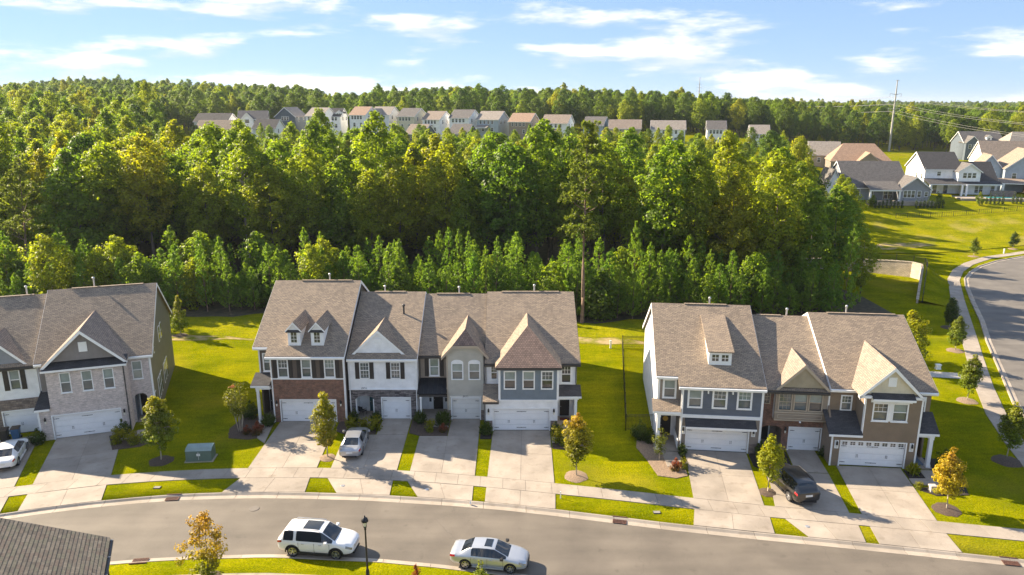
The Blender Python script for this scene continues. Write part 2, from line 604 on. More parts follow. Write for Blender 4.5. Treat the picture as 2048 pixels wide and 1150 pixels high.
KF = [(-120, 18.0), (-80, 31.2), (-60, 37.8), (-45, 42.7), (-35.57, 45.61), (-33.2, 46.38), (-30.26, 47.17), (-27.17, 47.8), (-24.25, 48.23), (-21.2, 48.43), (-18.36, 48.51), (-15.23, 48.44),
      (-10.66, 48.18), (-4.53, 47.48), (-0.39, 46.84), (2.67, 46.2), (7.05, 45.2), (10.43, 44.42), (15.77, 43.35), (21.03, 42.4), (26.21, 41.41), (31, 40.45), (40, 38.7), (60, 35), (120, 24)]
NF = [(-120, 9.5), (-80, 23.2), (-60, 30), (-45, 35.2), (-35, 38.4), (-25.62, 40.8), (-23.21, 41.16), (-20.18, 41.43), (-16.17, 41.61), (-14.67, 41.61), (-8.46, 41.14), (-4.81, 40.59), (0, 39.7), (10, 37.6),
      (20, 35.5), (30, 33.4), (40, 31.6), (60, 28), (120, 17)]
WB = [(-80, 36), (-60, 42.6), (-45, 47.4), (-38.28, 49.63), (-36.23, 50.22), (-33.5, 51.02), (-31.07, 51.68), (-28.2, 52.16), (-26.5, 52.37), (-23.95, 52.64), (-21.02, 52.81), (-15.5, 52.87), (-11.74, 52.69), (-9.03, 52.47),
      (-5.49, 52.01), (-1.93, 51.42), (2.13, 50.65), (3.26, 50.42), (7.11, 49.64), (10.15, 48.98), (13.25, 48.27), (18.14, 47.23), (21.4, 46.7), (23.7, 46.27), (29.33, 45.23), (33.15, 44.5), (38, 43.6)]
WF = [(p[0], p[1] - 1.55) for p in WB]


def lin(tab):
    xs = [p[0] for p in tab]; ys = [p[1] for p in tab]
    return lambda x: np.interp(x, xs, ys)


kf, nf, wb, wf = lin(KF), lin(NF), lin(WB), lin(WF)
KW = 0.68                                     # kerb and gutter width


def kb(x): return kf(x) + KW


def nb(x): return nf(x) - 0.56


def build_ground():
    xs = np.concatenate([-np.geomspace(6000, 112, 26), np.arange(-110, 111, 1.25), np.geomspace(112, 6000, 26)])
    far = np.concatenate([np.arange(0, 60, 1.5), np.arange(60, 180, 4.0), np.geomspace(182, 7000, 44)])
    near = np.concatenate([np.geomspace(400, 12, 8), [8, 4, 2, 1]])
    cols = []
    for x in xs:
        a, b_ = float(nb(x)), float(kb(x))
        col = [(x, a - s, 0.0) for s in near] + [(x, a, 0.0), (x, a + 0.06, -0.22), (x, b_ - 0.06, -0.22)]
        ys = b_ + far
        zs = terr(np.full(len(far), x), ys)
        col += [(x, float(y), float(z_)) for y, z_ in zip(ys, zs)]
        cols.append(col)
    n = len(cols[0])
    verts = [p for c in cols for p in c]
    faces = []
    for i in range(len(cols) - 1):
        for k in range(n - 1):
            a = i * n + k
            faces.append((a, a + n, a + n + 1, a + 1))
    me = bpy.data.meshes.new('ground')
    me.from_pydata(verts, [], faces)
    me.polygons.foreach_set('use_smooth', [True] * len(me.polygons))
    me.materials.append(GRASS)
    o = link('ground', me)
    tag(o, 'mown green lawn around the townhouses and along the street', kind='structure')


build_ground()


def sheet(name, poly_rows, mat, dz, label, kind='structure', step=4.0):
    """poly_rows: list of rows [(x,y)..] of equal length, draped on the terrain."""
    n = len(poly_rows[0])
    verts, faces = [], []
    for r in poly_rows:
        for (x, y) in r: verts.append((x, y, float(terr(x, y)) + dz))
    for i in range(len(poly_rows) - 1):
        for k in range(n - 1):
            a = i * n + k
            faces.append((a, a + 1, a + n + 1, a + n))
    me = bpy.data.meshes.new(name)
    me.from_pydata(verts, [], faces)
    me.materials.append(mat)
    me.polygons.foreach_set('use_smooth', [True] * len(me.polygons))
    o = link(name, me)
    return tag(o, label, kind=kind)


# the main road
rx = np.concatenate([np.arange(-118, 119, 2.0)])
rows = []
for x in rx:
    a, b_ = float(nf(x)) - 0.02, float(kf(x)) + 0.02
    rows.append([(x, a + (b_ - a) * t) for t in np.linspace(0, 1, 9)])
road = sheet('road', rows, ASPH, 0.0, 'grey asphalt street curving in front of the townhouses')
for v in road.data.vertices:
    t = (v.co.y - float(nf(v.co.x))) / (float(kf(v.co.x)) - float(nf(v.co.x)))
    v.co.z = -0.125 + 0.07 * (1 - (2 * t - 1) ** 2)


def kerb(name, f, sgn, width, x0, x1, seg, label):
    root = thing(name, label, None, (0, 0, 0), kind='structure')
    x = x0
    prof = [(0.0, -0.20), (0.0, -0.118), (width * 0.62, -0.10), (width * 0.72, -0.055), (width * 0.86, 0.012), (width - 0.01, 0.03), (width, -0.2)]
    while x < x1 - 0.1:
        xa, xb = x + 0.012, x + seg - 0.012
        mb = MB()
        rings = []
        for xx in np.linspace(xa, xb, 4):
            y = float(f(xx))
            rings.append([(xx, y + sgn * d, h) for d, h in prof])
        mb.loft(rings)
        mb.build('kerb_segment', KERB, root)
        x += seg
    return root


kerb('kerb', kf, 1, KW, -60, 60, 3.05, 'pale concrete kerb and gutter on the townhouse side of the street')
kerb('kerb', nf, -1, 0.56, -60, 30, 3.05, 'pale concrete kerb and gutter on the lamp post side of the street')


def inset_poly(p, d):
    n = len(p)
    cx = sum(q[0] for q in p) / n; cy = sum(q[1] for q in p) / n
    out = []
    area = sum(p[i][0] * p[(i + 1) % n][1] - p[(i + 1) % n][0] * p[i][1] for i in range(n))
    if area < 0: p = p[::-1]
    for i in range(n):
        a, b, c = Vector(p[i - 1]), Vector(p[i]), Vector(p[(i + 1) % n])
        e1 = (b - a).normalized(); e2 = (c - b).normalized()
        n1 = Vector((-e1.y, e1.x)); n2 = Vector((-e2.y, e2.x))
        m = (n1 + n2)
        m = m / max(0.5, m.dot(n1))
        out.append(tuple(b + m * d))
    return out


def slab(poly, root, mat=None, top=0.045, name='slab'):
    mb = MB()
    mb.prism(inset_poly(list(poly), 0.011), -0.06, top + rnd.uniform(-0.003, 0.003))
    return mb.build(name, mat or CONC, root)


def lerp2(a, b, t): return (a[0] + (b[0] - a[0]) * t, a[1] + (b[1] - a[1]) * t)


def strip_slabs(Lp, Rp, root, cols=2, rows=2, bed=True):
    """Lp/Rp: left and right polyline end points (2 each); subdivides into slabs."""
    for r in range(rows):
        for c in range(cols):
            q = []
            for (cc, rr) in ((c, r), (c + 1, r), (c + 1, r + 1), (c, r + 1)):
                a = lerp2(Lp[0], Lp[1], rr / rows); b = lerp2(Rp[0], Rp[1], rr / rows)
                q.append(lerp2(a, b, cc / cols))
            slab(q, root)
    if bed:
        mb = MB()
        mb.prism([Lp[0], Lp[1], Rp[1], Rp[0]], -0.05, 0.024)
        mb.build('joint_bed', CONC_B, root)


def w_at(x): return (x, float(wb(x)))


def wf_at(x): return (x, float(wf(x)))


def k_at(x): return (x, float(kb(x)) + 0.012)


def driveway(label, segs, aprons, extra=None):
    root = thing('driveway', label, None, kind='structure')
    for (Lp, Rp, c, r) in segs: strip_slabs(Lp, Rp, root, c, r)
    for (Lp, Rp, c) in aprons: strip_slabs(Lp, Rp, root, c, 1)
    return root


def upto(p0, x_at_walk):  # from garage point to the walk's back edge
    return [(p0[0], p0[1] + .16), (x_at_walk, float(wb(x_at_walk)) + 0.012)]


def apr(x0, x1): return [(x0, float(wf(x0)) - 0.012), (x1, float(kb(x1)) + 0.015)]


driveway('pale concrete driveway with a parked white sedan, beside the pale brick garage', [(upto((-44.2, 57.4), -40.5), upto((-40.98, 58.6), -37.39), 2, 3)], [(apr(-40.2, -39.6), apr(-36.86, -35.99), 2)])
driveway('wide concrete driveway leading up to the pale brick garage', [(upto((-39.14, 57.93), -36.23), upto((-34.22, 59.62), -31.07), 2, 2)], [(apr(-35.7, -34.93), apr(-30.6, -29.8), 2)])
driveway('concrete driveway leading up to the red brick garage', [(upto((-20.94, 61.6), -20.85), upto((-15.88, 61.6), -15.42), 2, 2)], [(apr(-20.88, -21.5), apr(-15.55, -15.35), 2)])
driveway('concrete driveway with a wide pad where the silver sedan stands', [(((-11.72, 62.2), (-11.8, 58.87)), ((-9.15, 62.2), (-9.12, 58.87)), 1, 1),
                                                                         (((-14.52, 58.85), (-14.31, float(wb(-14.31)) + .012)), ((-11.8, 58.85), (-11.72, float(wb(-11.72)) + .012)), 1, 2),
                                                                         (((-11.8, 58.85), (-11.72, float(wb(-11.72)) + .012)), ((-9.12, 58.85), (-9.03, float(wb(-9.03)) + .012)), 1, 2)], [(apr(-14.18, -12.97), apr(-9.1, -9.0), 2)])
driveway('concrete driveway with tyre marks below the cream garage door', [(((-5.5, 62.12), (-5.57, 58.62)), ((-2.89, 62.12), (-2.88, 58.62)), 1, 1),
                                                                         (((-8.01, 58.58), (-8.0, float(wb(-8.0)) + .012)), ((-5.57, 58.58), (-5.5, float(wb(-5.5)) + .012)), 1, 2),
                                                                         (((-5.57, 58.6), (-5.5, float(wb(-5.5)) + .012)), ((-2.88, 58.6), (-2.87, float(wb(-2.87)) + .012)), 1, 2)], [(apr(-7.98, -6.89), apr(-2.9, -2.9), 2)])
driveway('concrete driveway below the blue grey bay and wide white garage door', [(upto((-1.67, 59.55), -1.9), upto((3.34, 59.55), 3.22), 2, 2)], [(apr(-1.93, -1.97), apr(3.21, 3.09), 2)])
driveway('concrete driveway below the slate blue house with the long dormer', [(upto((14.33, 55.8), 13.25), upto((19.29, 55.3), 18.07), 2, 2)], [(apr(12.95, 12.4), apr(17.95, 17.6), 2)])
driveway('concrete driveway where the black sport utility car stands', [(((22.8, 56.2), (22.2, 52.2)), ((25.1, 55.95), (24.62, 52.0)), 1, 1),
                                                                       (((19.94, 52.0), (18.8, float(wb(18.8)) + .012)), ((22.2, 52.1), (21.35, float(wb(21.35)) + .012)), 1, 2),
                                                                       (((22.2, 52.1), (21.35, float(wb(21.35)) + .012)), ((24.62, 51.9), (23.73, float(wb(23.73)) + .012)), 1, 2)], [(apr(18.95, 19.73), apr(23.66, 23.23), 2)])
driveway('concrete driveway below the garage door with a row of small panes', [(upto((25.77, 53.05), 24.54), upto((30.65, 52.6), 29.33), 2, 2)], [(apr(24.37, 24.04), apr(29.08, 28.88), 2)])

walk = thing('sidewalk', 'pale concrete pavement crossing the driveways beside the street', None, kind='structure')
x = -46.0
while x < 37:
    dx_ = 1.72 if rnd.random() < 0.6 else 1.95
    slab([w_at(x), w_at(x + dx_), wf_at(x + dx_), wf_at(x)], walk)
    x += dx_
for xa in np.arange(-46, 36.5, 3.0):
    mb = MB(); xb_ = min(xa + 3.0, 36.9)
    mb.prism([w_at(xa + .01), w_at(xb_ - .01), wf_at(xb_ - .01), wf_at(xa + .01)], -0.05, 0.02)
    mb.build('joint_bed', CONC_B, walk)
nearwalk = thing('sidewalk', 'pale concrete pavement on the lamp post side of the street', None, kind='structure')
for xa in np.arange(-24, 16, 1.8):
    p = [(xa, float(nf(xa)) - 2.15), (xa + 1.8, float(nf(xa + 1.8)) - 2.15), (xa + 1.8, float(nf(xa + 1.8)) - 3.65), (xa, float(nf(xa)) - 3.65)]
    slab(p, nearwalk)

SWL = [(36.8, 43.6), (38.6, 48.2), (40.5, 52.91), (41.8, 57.2), (43.92, 63.23), (47.47, 70.9), (51.99, 79.9), (55.09, 85.9), (64.71, 104.83), (71.08, 116.72), (75.97, 123.67), (81.5, 129.64), (88.85, 135.68), (100.19, 141.24), (125, 150)]
SWR = [(38.5, 43.1), (40.1, 47.8), (42.0, 52.4), (43.3, 56.6), (45.5, 62.5), (49.0, 70.1), (53.5, 79.0), (56.6, 85.0), (66.05, 103.6), (72.35, 115.5), (77.11, 122.4), (82.4, 128.3), (89.5, 134.2), (100.5, 139.7), (125.3, 148.3)]
sidewalk2 = thing('sidewalk', 'pale concrete path curving along the side street past young trees', None, kind='structure')
for i in range(len(SWL) - 1):
    L_ = math.dist(SWL[i], SWL[i + 1]); k = max(1, round(L_ / 1.8))
    for j in range(k):
        a0, a1 = lerp2(SWL[i], SWL[i + 1], j / k), lerp2(SWL[i], SWL[i + 1], (j + 1) / k)
        b0, b1 = lerp2(SWR[i], SWR[i + 1], j / k), lerp2(SWR[i], SWR[i + 1], (j + 1) / k)
        mb = MB()
        zt = [float(terr(*q)) for q in (a0, b0, b1, a1)]
        q = inset_poly([a0, b0, b1, a1], 0.011)
        z_ = max(zt)
        mb.prism(q, z_ - 0.1, z_ + 0.05)
        mb.build('slab', CONC, sidewalk2)
STL = [(44.3, 50.0), (46.0, 58.0), (48.6, 65.49), (52.98, 74.37), (57.83, 84.3), (62.46, 93.08), (66.98, 102.5), (70.97, 110.48), (74.3, 116.4), (78.11, 121.27), (82.74, 126.16), (88.77, 130.99), (96.11, 135.2), (125, 146)]
STR = [(57, 48.5), (58.5, 56.5), (60.5, 61.5), (64.5, 69.5), (69, 78.5), (73.4, 87.6), (77.5, 96.5), (80.3, 103.8), (82.8, 108.5), (85.7, 112.5), (89.5, 116.8), (94, 120.6), (100, 124.6), (129, 135)]
side_rows = [[lerp2(STL[i], STR[i], t) for t in np.linspace(0, 1, 5)] for i in range(len(STL))]
sheet('side_street', side_rows, ASPH2, 0.02, 'grey asphalt side street curving away behind the corner townhouse')
kr = thing('kerb', 'pale concrete kerb along the curving side street', None, kind='structure')
for pts, sg in ((STL, -1), (STR, 1)):
    for i in range(len(pts) - 1):
        L_ = math.dist(pts[i], pts[i + 1]); k = max(1, round(L_ / 3.05))
        d = (Vector(pts[i + 1]) - Vector(pts[i])).normalized(); nrm = Vector((-d.y, d.x)) * (-sg)
        for j in range(k):
            a0, a1 = lerp2(pts[i], pts[i + 1], (j + .01) / k), lerp2(pts[i], pts[i + 1], (j + .99) / k)
            z_ = float(terr(*a0))
            mb = MB(); rings = []
            for p in (a0, a1):
                rings.append([(p[0] + nrm.x * w, p[1] + nrm.y * w, z_ + h) for w, h in ((0, 0), (0, .04), (.42, .06), (.47, .16), (.62, .17), (.63, 0))])
            mb.loft(rings)
            mb.build('kerb_segment', KERB, kr)
# meadow strips, soil and forest floor
def strip_sheet(name, y0f, y1f, x0, x1, mat, dz, label, nx=40, ny=5, kind='structure'):
    rows = []
    for x in np.linspace(x0, x1, nx):
        rows.append([(x, y0f(x) + (y1f(x) - y0f(x)) * t) for t in np.linspace(0, 1, ny)])
    return sheet(name, rows, mat, dz, label, kind)


wob = lambda x, a, s: a * math.sin(x * 0.9 + s) * 0.5 + a * math.sin(x * 0.37 + 2 * s)
strip_sheet('bare_soil', lambda x: 85.0 + wob(x, .35, 1) - max(0, x - 2) * .14, lambda x: 87.4 + wob(x, .8, 2) - max(0, x - 2) * .14, -62, 27, SOIL, 0.03, 'strip of pale bare soil between lawn and rough grass', 120)
strip_sheet('rough_grass', lambda x: 86.6 + wob(x, .7, 2) - max(0, x - 2) * .12, lambda x: 97.5, -75, 40, MEADOW, 0.06, 'rough pale grass between the lawn and the wood', 120)
strip_sheet('forest_floor', lambda x: 95.6 + wob(x, 1.0, 0.5) + (0 if x < 3 else -2.5), lambda x: 215 if x < 20 else max(100, 215 - (x - 20) * 3.4), -260, 52, LITTER, 0.1, 'dark leaf litter under the trees of the wood', 130, 24)
strip_sheet('bank', lambda x: 139 if x < 80 else 139 + (x - 80) * .3, lambda x: 196, 58, 160, MEADOW, 0.12, 'broad pale green grass bank below the houses on the rise', 40, 14)
bp = MB()
strip_sheet('gravel_path', lambda x: 74.2 - (x - 36) * .18, lambda x: 76.0 - (x - 36) * .18, 33, 47.6, GRAVEL, 0.03, 'short pale gravel path behind the corner townhouse')
strip_sheet('bare_soil', lambda x: 143.0 + wob(x, .8, 1) + (x - 70) * .12, lambda x: 146.5 + wob(x, 1.0, 2) + (x - 70) * .12, 68, 86, SOIL, 0.17, 'pale bare patch at the foot of the grass bank', 60, 8)

# ---------------------------------------------------------------- houses
class House:
    def __init__(self, name, label, cat, ang, org, base, group=None, z0=0.0):
        self.a = math.radians(ang)
        self.b = base
        ca, sa = math.cos(self.a), math.sin(self.a)
        self.ca, self.sa, self.org, self.z0 = ca, sa, org, z0
        wx = org[0] + ca * base[0] - sa * base[1]
        wy = org[1] + sa * base[0] + ca * base[1]
        self.root = thing(name, label, cat, (wx, wy, z0), self.a, group)

    def part(self, name, mb, mat, parent=None, label=None, smooth=False):
        o = mb.build(name, mat, parent or self.root, smooth, (self.b[0], self.b[1], 0))
        if label: o['label'] = label
        return o

    def box(self, name, dims, mat, parent=None, label=None):
        mb = MB(); mb.box(*dims)
        return self.part(name, mb, mat, parent, label)

    def wall(self, x0, x1, z0, z1, y, mat, holes=(), th=0.2, label=None, name='wall'):
        xs = sorted(set([x0, x1] + [v for h in holes for v in h[:2] if x0 < v < x1]))
        zs = sorted(set([z0, z1] + [v for h in holes for v in h[2:] if z0 < v < z1]))
        mb = MB()
        for k in range(len(zs) - 1):
            zc = (zs[k] + zs[k + 1]) / 2
            run = None
            for i in range(len(xs) - 1):
                xc = (xs[i] + xs[i + 1]) / 2
                inside = any(h[0] < xc < h[1] and h[2] < zc < h[3] for h in holes)
                if not inside:
                    if run is None: run = xs[i]
                if inside or i == len(xs) - 2:
                    end = xs[i] if inside else xs[i + 1]
                    if run is not None and end > run: mb.box(run, end, y, y + th, zs[k], zs[k + 1])
                    run = None
        return self.part(name, mb, mat, None, label)

    def side(self, x, ys, zs, mat, th=0.18, sgn=1, label=None):
        """side wall in the plane x: polygon given by ys, zs; sgn = +1 faces right."""
        mb = MB()
        pts = [(x, y, z) for y, z in zip(ys, zs)]
        mb.extrude(pts, (-sgn * th, 0, 0))
        return self.part('side_wall', mb, mat, None, label)

    def window(self, x0, x1, z0, z1, y, trim=TRIM, tw=0.11, grid=0, panes=(None, None), arch=0.0, sill=True, head=0.0):
        """hole is the rectangle less the trim; trim stands proud of the wall."""
        mb = MB()
        f = y - 0.035
        mb.box(x0, x0 + tw, f, y + 0.06, z0, z1)
        mb.box(x1 - tw, x1, f, y + 0.06, z0, z1)
        mb.box(x0 + tw, x1 - tw, f, y + 0.06, z1 - tw, z1)
        mb.box(x0 + tw, x1 - tw, f, y + 0.06, z0, z0 + tw)
        if sill: mb.box(x0 - 0.05, x1 + 0.05, y - 0.08, y + 0.02, z0 - 0.05, z0 - 0.002)
        if head: mb.box(x0 - 0.05, x1 + 0.05, y - 0.07, y + 0.02, z1 + 0.002, z1 + head)
        if arch:
            n = 10; pts = []
            for k in range(n + 1):
                a = math.pi * k / n
                pts.append(((x0 + x1) / 2 + (x1 - x0) / 2 * math.cos(a), f, z1 + 0.002 + arch * math.sin(a)))
            mb.extrude(pts[::-1], (0, 0.09, 0))
        zm = (z0 + z1) / 2
        mb.box(x0 + tw, x1 - tw, y + 0.02, y + 0.08, zm - 0.03, zm + 0.03)
        w = self.part('window', mb, trim)
        a, b, c, d = x0 + tw, x1 - tw, z0 + tw, z1 - tw
        self.box('pane', (a, b, y + 0.062, y + 0.075, zm + 0.03, d), panes[0] or P_L, w)
        self.box('pane', (a, b, y + 0.082, y + 0.095, c, zm - 0.03), panes[1] or P_D, w)
        if grid:
            g = MB()
            for rows, lo, hi, yy in ((grid >= 1, zm + 0.03, d, y + 0.05), (grid >= 2, c, zm - 0.03, y + 0.07)):
                if not rows: continue
                for k in (1, 2):
                    xx = a + (b - a) * k / 3
                    g.box(xx - 0.012, xx + 0.012, yy, yy + 0.01, lo, hi)
                zz = (lo + hi) / 2
                g.box(a, b, yy - 0.004, yy - 0.0005, zz - 0.012, zz + 0.012)
            self.part('muntin', g, trim, w)
        return (a, b, c, d)

    def hole(self, x0, x1, z0, z1, tw=0.11): return (x0 + tw, x1 - tw, z0 + tw, z1 - tw)

    def shutter(self, x0, x1, z0, z1, y):
        mb = MB()
        mb.box(x0, x1, y - 0.05, y - 0.004, z0, z1)
        n = 3
        for k in range(n):
            a = z0 + 0.06 + (z1 - z0 - 0.06) * k / n
            mb.box(x0 + 0.05, x1 - 0.05, y - 0.065, y - 0.052, a, a + (z1 - z0) / n - 0.09)
        self.part('shutter', mb, SHUT)

    def garage(self, x0, x1, z1, y, mat=GDOOR, glass=False, trim=TRIM, z0=0.0):
        t = 0.1
        mb = MB()
        mb.box(x0 - t, x0, y - 0.03, y + 0.2, z0 + 0.01, z1 + t)
        mb.box(x1, x1 + t, y - 0.03, y + 0.2, z0 + 0.01, z1 + t)
        mb.box(x0, x1, y - 0.03, y + 0.2, z1, z1 + t)
        self.part('door_frame', mb, trim)
        mb = MB()
        n = 4
        h = (z1 - z0 - 0.06) / n
        wide = (x1 - x0) > 3.5
        cols = 8 if wide else 4
        for k in range(n):
            mb.box(x0, x1, y + 0.12, y + 0.17, z0 + 0.05 + k * h + 0.008, z0 + 0.05 + (k + 1) * h - 0.008)
            for c in range(cols):
                a = x0 + (x1 - x0) * c / cols
                mb.box(a + 0.07, a + (x1 - x0) / cols - 0.07, y + 0.108, y + 0.121, z0 + 0.05 + k * h + 0.06, z0 + 0.05 + (k + 1) * h - 0.06)
        mb.box(x0 + .001, x1 - .001, y + 0.16, y + 0.19, z0 + 0.02, z1 - 0.002)
        d = self.part('garage_door', mb, mat)
        self.box('seal', (x0 + .002, x1 - .002, y + 0.1, y + 0.158, z0 + 0.012, z0 + 0.045), TRIM_D, d)
        hz = (z0 + 0.05 + 0.5 * h, z0 + 0.05 + 3.45 * h)
        for zz in hz:
            for xa, xb in ([(x0 + .05, x0 + .45), (x1 - .45, x1 - .05), ((x0 + x1) / 2 - .42, (x0 + x1) / 2 + .42)] if wide else [(x0 + .05, x0 + .4), (x1 - .4, x1 - .05)]):
                m2 = MB(); zq = zz - (0.14 if zz > 1 and glass else 0)
                m2.box(xa, xb, y + 0.09, y + 0.107, zq - 0.018, zq + 0.018)
                m2.box((xa + xb) / 2 - .03, (xa + xb) / 2 + .03, y + 0.085, y + 0.107, zq - 0.03, zq + 0.03)
                self.part('hinge_strap', m2, IRON, d)
        for xc in ([x0 + (x1 - x0) * .27, x0 + (x1 - x0) * .73] if wide else [(x0 + x1) / 2]):
            for s in (-1, 1):
                m2 = MB(); m2.tube([(xc + s * .05, y + .1, z0 + .75), (xc + s * .05, y + .06, z0 + .8), (xc + s * .05, y + .06, z0 + .95), (xc + s * .05, y + .1, z0 + 1.0)], 0.016, 5)
                self.part('handle', m2, IRON, d)
        if glass:
            for c in range(8):
                a = x0 + (x1 - x0) * (c + .5) / 8
                for i in (-1, 1):
                    for j in (0, 1):
                        self.box('pane', (a + i * .1 - .08, a + i * .1 + .08, y + .095, y + .107, z1 - .33 + j * .14, z1 - .22 + j * .14), P_D, d)

    def slab(self, name, pts, mat, th=0.13, parent=None, label=None):
        """roof slab: pts ccw seen from above; pushed down along its normal."""
        p = [Vector(q) for q in pts]
        n = (p[1] - p[0]).cross(p[2] - p[0]).normalized()
        if n.z < 0: p = p[::-1]; n = -n
        mb = MB(); mb.extrude([tuple(q) for q in p], tuple(-n * th))
        return self.part(name, mb, mat, parent, label)

    def gable_roof(self, secs, yr, zr, slope, mat, yback, fascia=TRIM, vent=None):
        """secs: (x0, x1, y_eave) sections of one front plane; the back plane spans them all."""
        self.yr, self.zr, self.s = yr, zr, slope
        pz = lambda y: zr - slope * (yr - y)
        self.pz = pz
        xs0, xs1 = min(s[0] for s in secs), max(s[1] for s in secs)
        mb = MB()
        th = 0.13
        n = Vector((0, -slope, 1)).normalized()
        for (a, b, ye) in secs:
            mb.extrude([(a, ye, pz(ye)), (b, ye, pz(ye)), (b, yr, zr), (a, yr, zr)], tuple(-n * th))
        n2 = Vector((0, slope, 1)).normalized()
        zb = zr - slope * (yback - yr)
        mb.extrude([(xs0, yr + .001, zr), (xs1, yr + .001, zr), (xs1, yback, zb), (xs0, yback, zb)], tuple(-n2 * th))
        r = self.part('roof', mb, mat)
        fm = MB()
        for (a, b, ye) in secs:
            fm.box(a + .002, b - .002, ye - 0.03, ye + 0.01, pz(ye) - 0.30, pz(ye) - 0.05)
            fm.box(a + .004, b - .004, ye - 0.13, ye - 0.031, pz(ye) - 0.20, pz(ye) - 0.075)
        self.part('gutter', fm, fascia)
        # rake boards
        for x in (xs0, xs1):
            rk = MB(); e = 0.02 if x == xs1 else -0.02
            s0 = min(s[2] for s in secs if abs(s[0] - x) < 1e-6 or abs(s[1] - x) < 1e-6)
            for (ya, yb_) in ((s0, yr), (yr, yback)):
                za, zb_ = zr - slope * abs(yr - ya), zr - slope * abs(yr - yb_)
                rk.extrude([(x + e, ya, za - .30), (x + e, yb_, zb_ - .30), (x + e, yb_, zb_ - .015), (x + e, ya, za - .015)], (-e * 1.4, 0, 0))
            self.part('rake_board', rk, fascia)
        if vent:
            m2 = MB(); m2.box(vent[0], vent[1], yr - 0.13, yr + 0.13, zr - 0.04, zr + 0.035)
            self.part('ridge_vent', m2, SH, r)
        return r

    def gable_end(self, x, yf, yb, mat, sgn, drop=0.14, label=None):
        pz = lambda y: self.zr - self.s * abs(self.yr - y) - drop
        self.side(x, [yf, yb, yb, self.yr, yf], [0, 0, pz(yb), pz(self.yr), pz(yf)], mat, 0.15, sgn, label)

    def pipe(self, x, y, z0, z1, r=0.09, mat=None):
        mb = MB(); mb.lathe([(r * .8, z0), (r * .8, z1 - .4), (r * 1.35, z1 - .38), (r * 1.35, z1 - .26), (r * .7, z1 - .2)], (x, y, 0), 10)
        self.part('vent_pipe', mb, mat or STEEL, None, None, True)

    def cross_gable(self, xc, hw, yf, zf, za, mat, face, board=TRIM, face_z=None, over=0.28, vent=None, xb=None):
        """front-facing gable on the main plane: two slopes, face, rake boards."""
        s, yr, zr = self.s, self.yr, self.zr
        ym = lambda z: yr - (zr - z) / s
        yb_ = ym(za) + 0.12
        for sg in (-1, 1):
            yv = max(ym(zf) + 0.12, yf)
            foot, fa = (xc + sg * hw, yf, zf), (xc, yf, za)
            pts = [foot, fa, (xc, yb_, za)]
            if yv > yf + 0.05: pts.append((xc + sg * hw, yv, zf))
            self.slab('gable_slope', pts, mat, 0.12)
        fz = face_z if face_z is not None else zf - 0.05
        slope = (za - zf) / hw
        h2 = hw - (fz - zf) / slope - 0.12
        mb = MB()
        mb.extrude([(xc - h2, yf + over, fz), (xc + h2, yf + over, fz), (xc, yf + over, fz + h2 * slope)], (0, 0.12, 0))
        self.part('gable_face', mb, face)
        for sg in (-1, 1):
            mb = MB(); w = 0.24
            p = [(xc + sg * hw, yf - 0.02, zf - 0.02), (xc, yf - 0.02, za - 0.02), (xc, yf - 0.02, za - w * 1.35), (xc + sg * (hw - .0), yf - 0.02, zf - w * 1.2)]
            mb.extrude(p if sg < 0 else p[::-1], (0, 0.05, 0))
            self.part('rake_board', mb, board)
            mb = MB()  # soffit strip
            mb.face([(xc + sg * hw, yf, zf - .16), (xc, yf, za - .16), (xc, yf + over, za - .16), (xc + sg * hw, yf + over, zf - .16)])
            mb2 = MB(); mb2.extrude(mb.v, (0, 0, -0.03)); self.part('soffit', mb2, board)
        if vent:
            self.box('gable_vent', (xc - vent[0], xc + vent[0], yf + over - 0.05, yf + over - 0.004, vent[1], vent[2]), TRIM)

    def skirt(self, x0, x1, ya, za, yb_, zb_, mat=SH_DARK, board=TRIM, th=0.09, sides=None):
        """small shed roof: high edge (ya, za) at the wall, low edge (yb_, zb_) in front."""
        self.slab('shed_roof', [(x0, yb_, zb_), (x1, yb_, zb_), (x1, ya, za), (x0, ya, za)], mat, th)
        mb = MB(); mb.box(x0 + .01, x1 - .01, yb_ - 0.03, yb_ + 0.015, zb_ - 0.2, zb_ - 0.03)
        self.part('fascia', mb, board)
        if sides:
            for x in (x0 + .03, x1 - .03):
                m2 = MB(); m2.extrude([(x, yb_ + .02, zb_ - .1), (x, ya, zb_ - .1), (x, ya, za - .1)], (0.02, 0, 0)); self.part('shed_cheek', m2, sides)

    def lantern(self, x, z, y, plate=False):
        mb = MB()
        mb.lathe([(0.05, z + .1), (0.09, z + .1), (0.075, z + .34), (0.02, z + .42)], (x, y - .14, 0), 6)
        mb.box(x - .015, x + .015, y - .14, y - .005, z + .36, z + .4)
        o = self.part('lantern', mb, IRON)
        m2 = MB(); m2.lathe([(0.06, z - .12), (0.085, z + .098)], (x, y - .14, 0), 6); self.part('lantern_glass', m2, MATS['lamp_glass'], o)
        if plate: self.box('lantern_plate', (x - .16, x + .16, y - .03, y - .002, z - .25, z + .45), TRIM, o)

    def spout(self, x, y, z0, z1, mat=TRIM):
        mb = MB(); mb.box(x - .04, x + .04, y - .1, y - .012, z0 + .12, z1)
        mb.extrude([(x - .04, y - .1, z0 + .05), (x + .04, y - .1, z0 + .05), (x + .04, y - .1, z0 + .119), (x - .04, y - .1, z0 + .119)], (0, -.2, -.03))
        self.part('downspout', mb, mat)

    def corner(self, x, y, z0, z1, mat=TRIM, w=0.11, sx=1):
        mb = MB(); mb.box(x - (w if sx > 0 else -.02), x + (.02 if sx > 0 else w), y - 0.02, y - 0.002, z0, z1)
        mb.box(x if sx > 0 else x - .02, x + .02 if sx > 0 else x, y - 0.002, y + w, z0, z1)
        self.part('corner_board', mb, mat)

